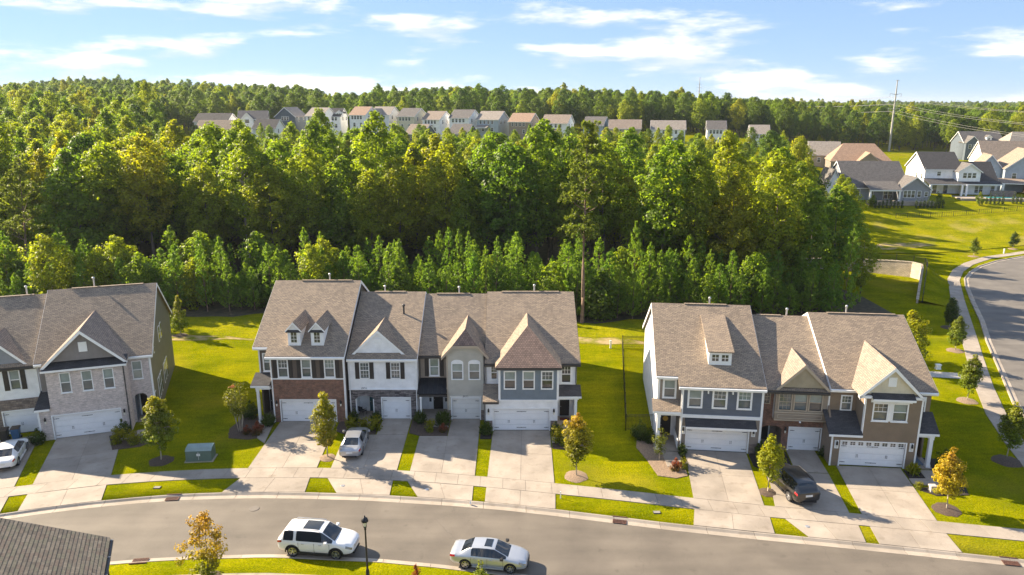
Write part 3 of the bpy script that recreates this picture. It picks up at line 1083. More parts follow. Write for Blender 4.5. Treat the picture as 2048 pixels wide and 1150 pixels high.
    def door(self, x0, x1, z0, z1, y, mat=DOOR_D, trim=TRIM, wreath=None, side=False):
        t = 0.11; mb = MB()
        mb.box(x0 - t, x0, y - .03, y - .002, z0, z1 + t); mb.box(x1, x1 + t, y - .03, y - .002, z0, z1 + t); mb.box(x0, x1, y - .03, y - .002, z1, z1 + t)
        self.part('door_frame', mb, trim)
        mb = MB(); mb.box(x0 + .004, x1 - .004, y - .02, y - .004, z0 + .01, z1 - .004)
        for a, b in ((.06, .4), (.46, .94)):
            for c, d_ in ((.1, .46), (.54, .9)):
                mb.box(x0 + (x1 - x0) * c, x0 + (x1 - x0) * d_, y - .028, y - .021, z0 + (z1 - z0) * a, z0 + (z1 - z0) * b)
        d = self.part('door', mb, mat)
        m2 = MB(); m2.lathe([(0.03, -.04), (.035, -.07), (.02, -.09)], (x0 + .1, y - .0, z0 + .95), 8, 'y'); self.part('handle', m2, STEEL, d)
        if wreath:
            m2 = MB(); m2.lathe([(.23, -.032), (.23, -.05), (.05, -.055)], ((x0 + x1) / 2, y, z0 + 1.55), 14, 'y'); self.part('wreath', m2, wreath, d)
        if side:
            for sx in ((x0 - .12 - .32, x0 - .12), (x1 + .12, x1 + .44)):
                w = self.box('sidelight', (sx[0], sx[1], y - .028, y - .003, z0 + .02, z1), TRIM)
                for k in range(3):
                    a = z0 + .75 + k * .43
                    self.box('pane', (sx[0] + .06, sx[1] - .06, y - .036, y - .029, a, a + .38), P_D, w)

    def column(self, x, y, z0, z1, w=0.13, mat=TRIM):
        mb = MB()
        mb.box(x - w, x + w, y - w, y + w, z0, z0 + .25); mb.box(x - w * .8, x + w * .8, y - w * .8, y + w * .8, z0 + .25, z1 - .2); mb.box(x - w, x + w, y - w, y + w, z1 - .2, z1)
        self.part('column', mb, mat)

    def recess(self, x0, x1, z1, y, depth, wall_mat, floor=True):
        """porch behind an opening: back wall, cheeks, ceiling, floor."""
        mb = MB()
        mb.box(x0 - .1, x1 + .1, y + depth, y + depth + .1, 0, z1 + .1)
        mb.box(x0 - .1, x0 - .002, y + .2, y + depth - .002, 0, z1 + .1)
        mb.box(x1 + .002, x1 + .1, y + .2, y + depth - .002, 0, z1 + .1)
        mb.box(x0, x1, y + .2, y + depth - .002, z1 + .02, z1 + .1)
        self.part('porch_wall', mb, wall_mat)
        mb = MB(); mb.box(x0, x1, y - .1, y + depth - .002, -.05, .1)
        self.part('porch_floor', mb, CONC)

    def arch(self, x0, x1, zs, zt, y, mat, th=0.2):
        """fills the top of an opening x0..x1 from spring zs to zt, leaving an arch."""
        n = 12
        mb = MB()
        for k in range(n):
            a0, a1 = math.pi * k / n, math.pi * (k + 1) / n
            xm, hw = (x0 + x1) / 2, (x1 - x0) / 2
            pa, pb = (xm - hw * math.cos(a0), zs + (zt - zs - .03) * math.sin(a0)), (xm - hw * math.cos(a1), zs + (zt - zs - .03) * math.sin(a1))
            mb.extrude([(pa[0], y, pa[1]), (pb[0], y, pb[1]), (pb[0], y, zt), (pa[0], y, zt)], (0, th, 0))
        self.part('arch', mb, mat)

    def back(self, x0, x1, y, z1, mat): self.box('back_wall', (x0, x1, y - .2, y, 0, z1), mat)


m_, nt_, b_ = new_mat('lamp_glass')
b_.inputs['Base Color'].default_value = (0.75, 0.72, 0.62, 1); b_.inputs['Roughness'].default_value = 0.25
MATS['lamp_glass'] = m_

# ---- middle row of four
A0, O0 = 0.0, (0.0, 0.0)
YB = 78.4                                         # back wall of the middle row


def unit1():
    h = House('townhouse', 'end townhouse with red brick garage, dark shutters and two small roof dormers', 'house', A0, O0, (-18.5, 61.5))
    y = 61.5
    W = [(-20.82, -19.84), (-18.72, -17.78), (-16.68, -15.70)]
    z0, z1 = 4.28, 6.05
    holes = [h.hole(a, b, z0, z1) for a, b in W]
    h.wall(-21.45, -14.87, 4.22, 6.42, y, S_BROWN, holes)
    for i, (a, b) in enumerate(W):
        h.window(a, b, z0, z1, y, grid=(1, 0, 1)[i], panes=((P_M, P_M), (P_L, P_M), (P_L, P_M))[i])
        h.shutter(a - .36, a - .03, z0, z1, y); h.shutter(b + .03, b + .36, z0, z1, y)
    h.box('band', (-21.45, -14.87, y - .05, y + .2, 4.12, 4.218), TRIM)
    h.box('frieze', (-21.44, -14.88, y - .03, y - .003, 6.12, 6.36), TRIM)
    h.wall(-21.45, -14.87, 0, 4.118, y, BRICK_RED, [(-20.75, -15.87, -1, 2.12)])
    h.garage(-20.75, -15.87, 2.12, y)
    h.lantern(-21.1, 1.75, y); h.lantern(-15.35, 1.75, y)
    h.gable_roof([(-23.05, -21.72, 62.05), (-21.72, -14.74, 61.05)], 69.8, 11.2, .545, SH, 78.75, TRIM, (-20.5, -15.6))
    h.gable_end(-14.87, 61.7, YB, S_BROWN, 1); h.gable_end(-22.75, 62.5, YB, S_BROWN, -1)
    h.side(-21.45, [61.7, 63.8, 63.8, 61.7], [0, 0, 6.3, 6.3], S_BROWN, .15, -1)
    h.back(-22.6, -15.0, YB, 6.3, S_BROWN)
    yy = 62.5
    h.wall(-22.75, -21.45, 3.6, 6.7, yy, S_BROWN, [h.hole(-22.42, -21.6, 4.5, 6.25)])
    h.window(-22.42, -21.6, 4.5, 6.25, yy, panes=(P_L, P_M))
    h.corner(-22.75, yy, 3.6, 6.6, sx=-1); h.corner(-21.45, y, 0, 6.3, sx=-1); h.corner(-14.87, y, 0, 6.3)
    h.skirt(-23.15, -21.47, yy, 4.4, 60.9, 3.75, SH_DARK)
    h.box('porch_beam', (-22.75, -21.47, 61.0, 61.25, 3.35, 3.62), TRIM)
    h.column(-22.6, 61.15, .12, 3.34)
    h.wall(-22.7, -21.6, 0, 3.55, 64.0, S_BROWN); h.door(-22.55, -21.7, .1, 2.2, 64.0)
    h.box('porch_floor', (-22.85, -21.47, 60.85, 63.98, -.05, .12), CONC)
    h.pipe(-17.9, 70.3, 10.6, 12.0)
    # two dormers
    for xc in (-19.35, -17.3):
        yf = 62.2; zb = h.pz(yf)
        mb = MB(); hw = .55
        ye = 69.8 - (11.2 - 8.42) / .545
        mb.solid([(xc - hw, yf, zb - .12), (xc + hw, yf, zb - .12), (xc + hw, yf, 8.42), (xc - hw, yf, 8.42), (xc, yf, 9.05), (xc - hw, ye, 8.42), (xc + hw, ye, 8.42)],
                 [(0, 1, 2, 4, 3), (1, 6, 2), (0, 3, 5)])
        d = h.part('dormer', mb, S_WHITE)
        h.box('window_trim', (xc - .34, xc + .34, yf - .05, yf - .004, zb + .22, zb + 1.3), TRIM, d)
        h.box('pane', (xc - .25, xc + .25, yf - .062, yf - .051, zb + .30, zb + 1.22), P_D, d)
        g = MB(); g.box(xc - .012, xc + .012, yf - .07, yf - .063, zb + .3, zb + 1.22)
        for q in (.6, .9): g.box(xc - .25, xc + .25, yf - .072, yf - .064, zb + q - .014, zb + q + .014)
        h.part('muntin', g, TRIM, d)
        for sg in (-1, 1):
            zt, zf = 9.25, 8.45
            yb_ = 69.8 - (11.2 - zt) / .545 + .1; yv = 69.8 - (11.2 - zf) / .545 + .1
            h.slab('dormer_roof', [(xc + sg * .72, yf - .16, zf), (xc, yf - .16, zt), (xc, yb_, zt), (xc + sg * .72, yv, zf)], SH, .07, d)
            mb = MB(); p = [(xc + sg * .72, yf - .18, zf + .0), (xc, yf - .18, zt), (xc, yf - .18, zt - .2), (xc + sg * .72, yf - .18, zf - .14)]
            mb.extrude(p if sg < 0 else p[::-1], (0, .04, 0)); h.part('dormer_board', mb, TRIM, d)
        h.slab('dormer_roof', [(xc - .68, yf - .2, zf - .12), (xc + .68, yf - .2, zf - .12), (xc + .68, yf, zf + .05), (xc - .68, yf, zf + .05)], SH_DARK, .04, d)
    h.spout(-14.95, y, 0, 6.1); h.spout(-21.36, y, 0, 6.1)


def unit2():
    h = House('townhouse', 'white sided townhouse with stacked stone base, arched porch and dark shutters', 'house', A0, O0, (-11.7, 62.1))
    y = 62.1
    x0, x1 = -14.72, -8.52
    W = [(-13.66, -12.8), (-10.89, -10.03)]; z0, z1 = 3.95, 5.5
    h.wall(x0, x1, 2.92, 6.05, y, S_WHITE, [h.hole(a, b, z0, z1, .07) for a, b in W])
    for i, (a, b) in enumerate(W):
        h.window(a, b, z0, z1, y, tw=.07, grid=2, panes=(P_M, P_M), sill=False)
        h.shutter(a - .4, a - .03, z0, z1, y); h.shutter(b + .03, b + .4, z0, z1, y)
    h.wall(x0, x1, 0, 2.915, y - .04, STONE, [(-11.75, -9.25, -1, 2.1), (-14.15, -12.5, -1, 2.35)], .24)
    h.box('ledge', (x0, x1, y - .09, y + .1, 2.9, 2.975), TRIM)
    h.arch(-14.15, -12.5, 1.95, 2.35, y - .04, STONE)
    h.recess(-14.15, -12.5, 2.35, y, 1.7, S_WHITE)
    h.door(-13.25, -12.4 + .02, .1, 2.15, y + 1.7, DOOR_T)
    h.box('porch_trim', (-14.15, -14.08, y - .075, y - .042, 0.1, 2.0), TRIM); h.box('porch_trim', (-12.57, -12.5, y - .075, y - .042, 0.1, 2.0), TRIM)
    h.garage(-11.75, -9.25, 2.1, y - .04)
    h.gable_roof([(-14.73, -8.44, 61.8)], 69.8, 10.06, .514, SH, 78.75, TRIM, (-13.4, -10.4))
    h.gable_end(-8.52, 62.3, YB, S_LIGHT, 1); h.gable_end(-14.72, 62.3, YB, S_WHITE, -1)
    h.back(-14.5, -8.7, YB, 5.7, S_WHITE)
    h.cross_gable(-11.97, 2.5, 62.3, 6.1, 8.45, SH, S_WHITE, TRIM, 6.3, .1, (.33, 7.2, 7.62))
    h.pipe(-12.5, 70.2, 9.6, 10.8); h.pipe(-10.25, 67.0, 8.4, 9.75, .11, TRIM_D)
    h.corner(x1, y, 0, 5.9); h.spout(-8.62, y, 0, 5.8); h.spout(-14.6, y, 0, 5.8)


def unit3():
    h = House('townhouse', 'sage grey townhouse with two arched windows and a black metal porch roof', 'house', A0, O0, (-5.4, 62.0))
    y, yr_ = 62.0, 63.2
    h.wall(-8.5, -5.86, 2.7, 6.0, yr_, S_TAUPE, [h.hole(-7.55, -6.62, 3.8, 5.55)])
    h.window(-7.55, -6.62, 3.8, 5.55, yr_, panes=(P_L, P_L)); h.shutter(-7.95, -7.6, 3.8, 5.55, yr_); h.shutter(-6.58, -6.22, 3.8, 5.55, yr_)
    h.slab('porch_roof', [(-8.46, 61.5, 2.72), (-5.9, 61.5, 2.72), (-5.9, yr_ - .01, 3.62), (-8.46, yr_ - .01, 3.62)], AWN, .05)
    for k in range(7):
        xx = -8.4 + k * .41
        h.slab('seam', [(xx, 61.5, 2.76), (xx + .03, 61.5, 2.76), (xx + .03, yr_ - .02, 3.66), (xx, yr_ - .02, 3.66)], AWN, .035)
    h.box('porch_beam', (-8.4, -5.9, 61.55, 61.75, 2.42, 2.62), TRIM_D)
    h.wall(-8.5, -5.86, 0, 2.695, 64.2, S_LIGHT)
    h.door(-7.35, -6.45, .12, 2.2, 64.2, DOOR_D, TRIM, plain('wreath_white', (.75, .7, .6), .8), True)
    h.box('porch_floor', (-8.45, -5.88, 61.6, 64.18, -.05, .12), CONC)
    h.column(-8.2, 61.65, .12, 2.42, .09)
    W = [(-5.44, -4.35), (-3.91, -2.83)]; z0, z1 = 3.87, 5.5
    h.wall(-5.85, -2.55, 2.3, 6.3, y, S_SAGE, [h.hole(a, b, z0, z1) for a, b in W])
    for a, b in W: h.window(a, b, z0, z1, y, arch=.28, panes=(P_L, P_M), sill=False)
    mb = MB()  # clipped gable wall
    mb.extrude([(-5.85, y, 6.302), (-2.55, y, 6.302), (-3.2, y, 7.12), (-5.18, y, 7.12)], (0, .18, 0)); h.part('gable_face', mb, S_SAGE)
    h.wall(-5.85, -2.55, 0, 2.298, y, S_SAGE, [(-5.42, -2.92, -1, 2.1)])
    for a, b in ((-5.9, -5.55), (-2.82, -2.5)): h.box('stone_pier', (a, b, y - .06, y - .002, 0, .95), STONE_TAN)
    h.garage(-5.42, -2.92, 2.1, y, GDOOR_C); h.box('door_head', (-5.6, -2.75, y - .06, y - .032, 2.21, 2.36), GDOOR_C)
    h.gable_roof([(-8.5, -5.8, 62.9), (-5.8, -2.42, 62.4)], 69.8, 9.86, .578, SH, 78.75, TRIM_D, (-7.4, -4.1))
    h.side(-5.85, [62.1, 64.2, 64.2, 62.1], [0, 0, 6.2, 6.2], S_SAGE, .15, -1)
    h.gable_end(-2.55, 62.2, YB, S_SAGE, 1); h.back(-8.4, -2.7, YB, 5.5, S_SAGE)
    # half-hipped cross roof: ridge 8.4, clip at 7.18
    xc, hw, zf, zr, yf = -4.18, 2.12, 6.08, 8.42, 61.7
    ym = lambda z: 69.8 - (9.86 - z) / .578 + .12
    k = (zr - zf) / hw; wc = (zr - 7.2) / k
    for sg in (-1, 1):
        h.slab('gable_slope', [(xc + sg * hw, yf, zf), (xc + sg * wc, yf, 7.2), (xc, 62.75, zr), (xc, ym(zr), zr), (xc + sg * hw, ym(zf) if ym(zf) > yf else yf + .01, zf)], SH, .12)
        mb = MB(); p = [(xc + sg * hw, yf - .02, zf), (xc + sg * wc, yf - .02, 7.18), (xc + sg * (wc - .05), yf - .02, 6.93), (xc + sg * hw, yf - .02, zf - .26)]
        mb.extrude(p if sg < 0 else p[::-1], (0, .05, 0)); h.part('rake_board', mb, TRIM_T)
    h.slab('hip_slope', [(xc - wc, yf, 7.2), (xc + wc, yf, 7.2), (xc, 62.75, zr)], SHAKE, .1)
    h.box('rake_board', (xc - wc, xc + wc, yf - .021, yf + .03, 6.94, 7.17), TRIM_T)
    h.pipe(-5.2, 70.2, 9.4, 10.7)
    h.corner(-5.85, y, 0, 6.1, TRIM_T, sx=-1); h.spout(-8.38, yr_, 2.9, 5.7, TRIM_D)


def unit4():
    h = House('townhouse', 'end townhouse with blue grey bay of three windows under a brown hipped roof', 'house', A0, O0, (1.5, 59.65))
    y, yu = 59.65, 61.5
    W = [(-.72, .36), (.9, 1.98), (2.5, 3.58)]; z0, z1 = 3.9, 5.62
    h.wall(-1.1, 3.98, 2.96, 5.98, y, S_BLUE, [h.hole(a, b, z0, z1) for a, b in W])
    for i, (a, b) in enumerate(W): h.window(a, b, z0, z1, y, grid=(0, 0, 1)[i], panes=((P_L, P_D), (P_L, P_D), (P_M, P_D))[i], sill=False)
    h.box('frieze', (-1.1, 3.98, y - .03, y - .003, 5.68, 5.92), TRIM)
    for a, b in ((-1.18, -1.0), (3.88, 4.06)): h.box('corner_board', (a, b, y - .025, y - .004, 2.9, 5.67), TRIM)
    h.box('band', (-1.15, 4.03, y - .06, y - .004, 2.8, 2.955), TRIM)
    h.wall(-2.42, 3.98, 0, 2.955, y, S_WHITE, [(-1.6, 3.26, -1, 2.08)])
    for a, b in ((-2.45, -1.72), (3.38, 4.0)): h.box('stone_base', (a, b, y - .06, y - .003, 0, .98), STONE_TAN)
    h.garage(-1.6, 3.26, 2.08, y); h.lantern(-2.05, 1.75, y); h.lantern(3.65, 1.75, y)
    h.side(-1.1, [y + .2, 61.6, 61.6, y + .2], [2.97, 2.97, 5.9, 5.9], S_BLUE, .12, -1); h.side(3.98, [y + .2, 62.6, 62.6, y + .2], [0, 0, 5.9, 5.9], S_LIGHT, .15, 1)
    h.side(-2.42, [y + .2, 62.0, 62.0, y + .2], [0, 0, 2.9, 2.9], S_WHITE, .15, -1)
    h.wall(-2.42, -1.12, 2.9, 5.85, yu, S_LIGHT, [h.hole(-1.9, -1.28, 4.1, 5.4, .08)]); h.window(-1.9, -1.28, 4.1, 5.4, yu, tw=.08, grid=1, panes=(P_M, P_D))
    h.skirt(-2.55, -1.13, yu, 3.7, 59.35, 2.86, SH, TRIM_D)
    h.wall(3.99, 5.74, 3.1, 5.85, yu, S_LIGHT, [h.hole(4.33, 5.3, 3.75, 5.45)]); h.window(4.33, 5.3, 3.75, 5.45, yu, grid=1, panes=(P_D, P_D))
    h.skirt(3.99, 6.1, yu, 3.62, 60.1, 3.08, SH_DARK, TRIM)
    h.box('porch_beam', (4.0, 5.85, 60.2, 60.4, 2.72, 2.9), TRIM)
    h.column(5.62, 60.35, .12, 2.72, .13); h.box('porch_floor', (4.0, 5.85, 60.1, 62.58, -.05, .12), CONC)
    h.wall(4.0, 5.74, 0, 3.09, 62.6, S_LIGHT); h.door(4.36, 5.24, .14, 2.15, 62.6)
    h.gable_roof([(-2.42, 6.05, 61.2)], 69.8, 10.06, .505, SH, 78.75, TRIM_D, (-1.0, 4.6))
    h.gable_end(5.74, 61.7, YB, S_LIGHT, 1); h.gable_end(-2.42, 61.7, YB, S_LIGHT, -1); h.back(-2.3, 5.6, YB, 5.5, S_LIGHT)
    x0, x1, ye, ze, xm, za, ya = -1.45, 4.29, 59.3, 6.02, 1.42, 8.7, 62.95
    yb_ = 69.8 - (10.06 - za) / .505 + .12; yv = 69.8 - (10.06 - ze) / .505 + .15
    h.slab('hip_slope', [(x0, ye, ze), (x1, ye, ze), (xm, ya, za)], SHAKE, .12)
    h.slab('gable_slope', [(x0, ye, ze), (xm, ya, za), (xm, yb_, za), (x0, yv, ze)], SH, .12)
    h.slab('gable_slope', [(x1, ye, ze), (xm, ya, za), (xm, yb_, za), (x1, yv, ze)], SH, .12)
    h.box('fascia', (x0 + .02, x1 - .02, ye - .025, ye + .02, ze - .22, ze - .04), TRIM_D)
    h.slab('soffit', [(x0 + .03, ye + .02, ze - .13), (x1 - .03, ye + .02, ze - .13), (x1 - .03, 61.4, ze - .128), (x0 + .03, 61.4, ze - .128)], TRIM, .03)
    h.pipe(2.2, 70.2, 9.6, 10.9); h.spout(-2.33, yu, 3.7, 5.6, TRIM_D); h.spout(-2.36, y, 0, 2.7, TRIM_D); h.spout(5.68, yu, 3.7, 5.6, TRIM_D)
    h.box('door_mat', (4.35, 5.2, 61.6, 62.2, .122, .14), plain('mat_red', (.12, .03, .025), .9))


unit1(); unit2(); unit3(); unit4()


def house_number(txt, x, y, z, size):
    """raised seven-stroke figures, one mesh per figure"""
    seg = {'2': 'abged', '4': 'fgbc', '7': 'abc', '1': 'bc'}
    w, h, t = size * .5, size, size * .13
    S = {'a': (0, w, h - t, h), 'b': (w - t, w, h / 2, h), 'c': (w - t, w, 0, h / 2), 'd': (0, w, 0, t), 'e': (0, t, 0, h / 2), 'f': (0, t, h / 2, h), 'g': (0, w, h / 2 - t / 2, h / 2 + t / 2)}
    root = next(o for o in bpy.data.objects if o.name.startswith('townhouse') and abs(o.location.x - x) < 3.4 and abs(o.location.y - y) < 4)
    for k, ch in enumerate(txt):
        mb = MB(); x0 = x + (k - len(txt) / 2) * w * 1.45
        for q, c in enumerate(seg[ch]):
            a_, b_, c_, d_ = S[c]; mb.box(x0 + a_, x0 + b_, y - .012 - q * .0006, y, z + c_, z + d_)
        mb.build('house_number', TRIM_D, root, off=tuple(root.location))


house_number('2477', -4.18, 62.0 - .075, 2.225, .17)
house_number('2471', -13.3, 62.1 - .105, 2.99, .17)

# ---- right-hand row of three, turned a little
A1, O1 = -6.0, (14.49, 55.9)
YR = 16.3


def unit5():
    h = House('townhouse', 'end townhouse in slate blue with a long shed dormer and white trim', 'house', A1, O1, (2.5, 0.0))
    y = 0.0
    W = [(-.18, 1.04), (1.78, 3.0), (3.74, 4.96)]; z0, z1 = 3.82, 5.5
    h.wall(-.65, 5.85, 3.26, 5.75, y, S_NAVY, [h.hole(a, b, z0, z1, .15) for a, b in W])
    for i, (a, b) in enumerate(W): h.window(a, b, z0, z1, y, tw=.15, grid=(0, 1, 1)[i], panes=((P_L, P_M), (P_M, P_M), (P_L, P_M))[i], sill=False)
    h.box('frieze', (-.65, 5.85, y - .03, y - .003, 5.52, 5.74), TRIM)
    for xx in (1.42, 3.36): h.box('bracket', (xx - .05, xx + .05, y - .25, y - .031, 5.2, 5.6), TRIM)
    h.box('band', (-.66, 5.86, y - .06, y + .15, 2.98, 3.255), TRIM)
    h.wall(-.65, 5.85, 0, 2.975, y, S_TAUPE, [(-.08, 4.85, -1, 2.1)])
    h.skirt(-.3, 5.35, y, 2.94, -.75, 2.5, SH_DARK)
    h.garage(-.08, 4.85, 2.1, y); h.lantern(-.38, 1.75, y, True); h.lantern(5.25, 1.75, y, True)
    for a, b in ((-.72, -.2), (4.97, 5.88)): h.box('stone_base', (a, b, y - .07, y - .003, 0, .85), STONE_TAN)
    h.gable_roof([(-2.72, -.95, .55), (-.95, 5.95, -.35)], 8.0, 10.48, .56, SH, 16.7, TRIM, (0.2, 3.9))
    h.gable_end(5.85, .2, YR, S_NAVY, 1); h.gable_end(-2.5, .9, YR, S_LIGHT, -1); h.back(-2.4, 5.7, YR, 5.6, S_NAVY)
    h.side(-.65, [.2, 2.6, 2.6, .2], [0, 0, 5.7, 5.7], S_TAUPE, .15, -1)
    h.wall(-2.5, -.65, 3.5, 6.35, .9, S_TAUPE, [h.hole(-2.12, -.98, 4.2, 5.95, .16)]); h.window(-2.12, -.98, 4.2, 5.95, .9, tw=.16, panes=(P_L, P_M), sill=False)
    h.corner(-2.5, .9, 0, 6.2, sx=-1, w=.16); h.corner(-.65, y, 0, 5.7, sx=-1, w=.16); h.corner(5.85, y, 0, 5.7, w=.16)
    h.skirt(-2.95, -.68, .9, 4.15, -.45, 3.6, SH)
    h.box('porch_beam', (-2.6, -.68, -.3, -.1, 3.2, 3.42), TRIM)
    h.column(-2.42, -.15, .12, 3.2, .15); h.box('porch_floor', (-2.65, -.68, -.4, 2.58, -.05, .12), CONC)
    h.wall(-2.5, -.66, 0, 3.49, 2.6, S_LIGHT); h.door(-2.02, -1.1, .12, 2.2, 2.6, DOOR_D, TRIM, plain('wreath_gold', (.55, .33, .05), .8))
    for xx in (-.8,):
        mb = MB()
        for zz in (.25, .95): mb.box(xx - .03, xx + .03, -.2, 2.5, zz, zz + .06)
        for k in range(14): mb.box(xx - .015, xx + .015, -.15 + k * .2, -.12 + k * .2, .31, .95)
        h.part('railing', mb, TRIM)
    # shed dormer
    xa, xb, yf = 1.6, 3.44, 1.75
    zb = h.pz(yf); zt = 8.2; ys = 6.6; zs = h.pz(ys)
    mb = MB()
    mb.solid([(xa, yf, zb - .1), (xb, yf, zb - .1), (xb, yf, zt), (xa, yf, zt), (xa, ys, zs), (xb, ys, zs), (xa, ys, zs - .1), (xb, ys, zs - .1)],
             [(0, 1, 2, 3), (1, 7, 5, 2), (0, 3, 4, 6), (3, 2, 5, 4)])
    d = h.part('dormer', mb, TRIM)
    h.slab('dormer_roof', [(xa - .14, yf - .25, zt - .0), (xb + .14, yf - .25, zt - .0), (xb + .14, ys + .1, zs + .16), (xa - .14, ys + .1, zs + .16)], SH, .1, d)
    for xx in (xa + .27, xb - .27 - .52):
        h.box('pane', (xx, xx + .52, yf - .03, yf - .004, zb + .35, zb + .88), P_D, d)
        g = MB(); g.box(xx + .24, xx + .28, yf - .045, yf - .031, zb + .35, zb + .88); g.box(xx, xx + .52, yf - .05, yf - .032, zb + .6, zb + .64)
        h.part('muntin', g, TRIM, d)
    h.pipe(2.5, 8.6, 10.0, 11.2); h.spout(-.55, y, 0, 5.5)


def unit6():
    h = House('townhouse', 'middle townhouse of three, brown brick with tan gable and single garage door', 'house', A1, O1, (8.7, 0.6))
    y, yb_ = .9, .3
    W = [(7.08, 8.16), (8.28, 9.36), (9.46, 10.54)]; z0, z1 = 3.8, 5.3
    h.wall(6.85, 10.93, 3.0, 5.6, yb_, S_KHAKI2, [h.hole(a, b, z0, z1, .08) for a, b in W])
    for i, (a, b) in enumerate(W): h.window(a, b, z0, z1, yb_, TRIM_T, .08, (2, 0, 0)[i], ((P_M, P_M), (P_L, P_M), (P_L, P_D))[i], sill=False)
    h.box('band', (6.83, 10.95, yb_ - .05, yb_ - .003, 3.6, 3.7), TRIM_T)
    mb = MB(); mb.box(7.1, 10.6, yb_ - .04, yb_ - .003, 3.42, 3.47); mb.box(7.1, 10.6, yb_ - .04, yb_ - .003, 3.12, 3.17); mb.box(7.1, 7.15, yb_ - .04, yb_ - .003, 3.17, 3.42); mb.box(10.55, 10.6, yb_ - .04, yb_ - .003, 3.17, 3.42)
    h.part('panel_trim', mb, TRIM_T)
    h.side(6.85, [yb_ + .2, y + .1, y + .1, yb_ + .2], [3.0, 3.0, 5.6, 5.6], S_LIGHT, .1, -1)
    h.box('bay_floor', (6.86, 10.92, yb_ + .01, y, 2.9, 2.99), TRIM_T)
    h.wall(5.86, 10.95, 0, 5.5, y, BRICK_RED, [(8.36, 10.82, -1, 2.05), (6.02, 7.72, -1, 2.2), h.hole(5.9, 6.6, 4.1, 5.35, .08)])
    h.window(5.9, 6.6, 4.1, 5.35, y, TRIM_T, .08, 2, (P_D, P_D), sill=False)
    h.arch(6.02, 7.72, 1.8, 2.2, y, BRICK_RED); h.recess(6.02, 7.72, 2.2, y, 1.8, S_TAUPE); h.door(6.2, 7.1, .1, 2.1, y + 1.8)
    h.garage(8.36, 10.82, 2.05, y); h.lantern(7.97, 1.75, y)
    h.gable_roof([(5.87, 10.94, .0)], 8.0, 9.64, .5, SH, 16.7, TRIM_D, (6.6, 8.7))
    h.back(6.0, 10.8, YR, 5.2, S_KHAKI); h.gable_end(10.94, 1.0, YR, S_KHAKI, 1)
    h.cross_gable(8.88, 2.12, .05, 5.72, 7.85, SH_TAN, S_TANB, TRIM_T, 5.85, .15)
    mb = MB(); mb.lathe([(.07, 0), (.09, .08), (.03, .12)], (8.9, yb_ - .1, 2.82), 8); h.part('flood_light', mb, TRIM)
    h.pipe(9.3, 8.5, 9.2, 10.4)


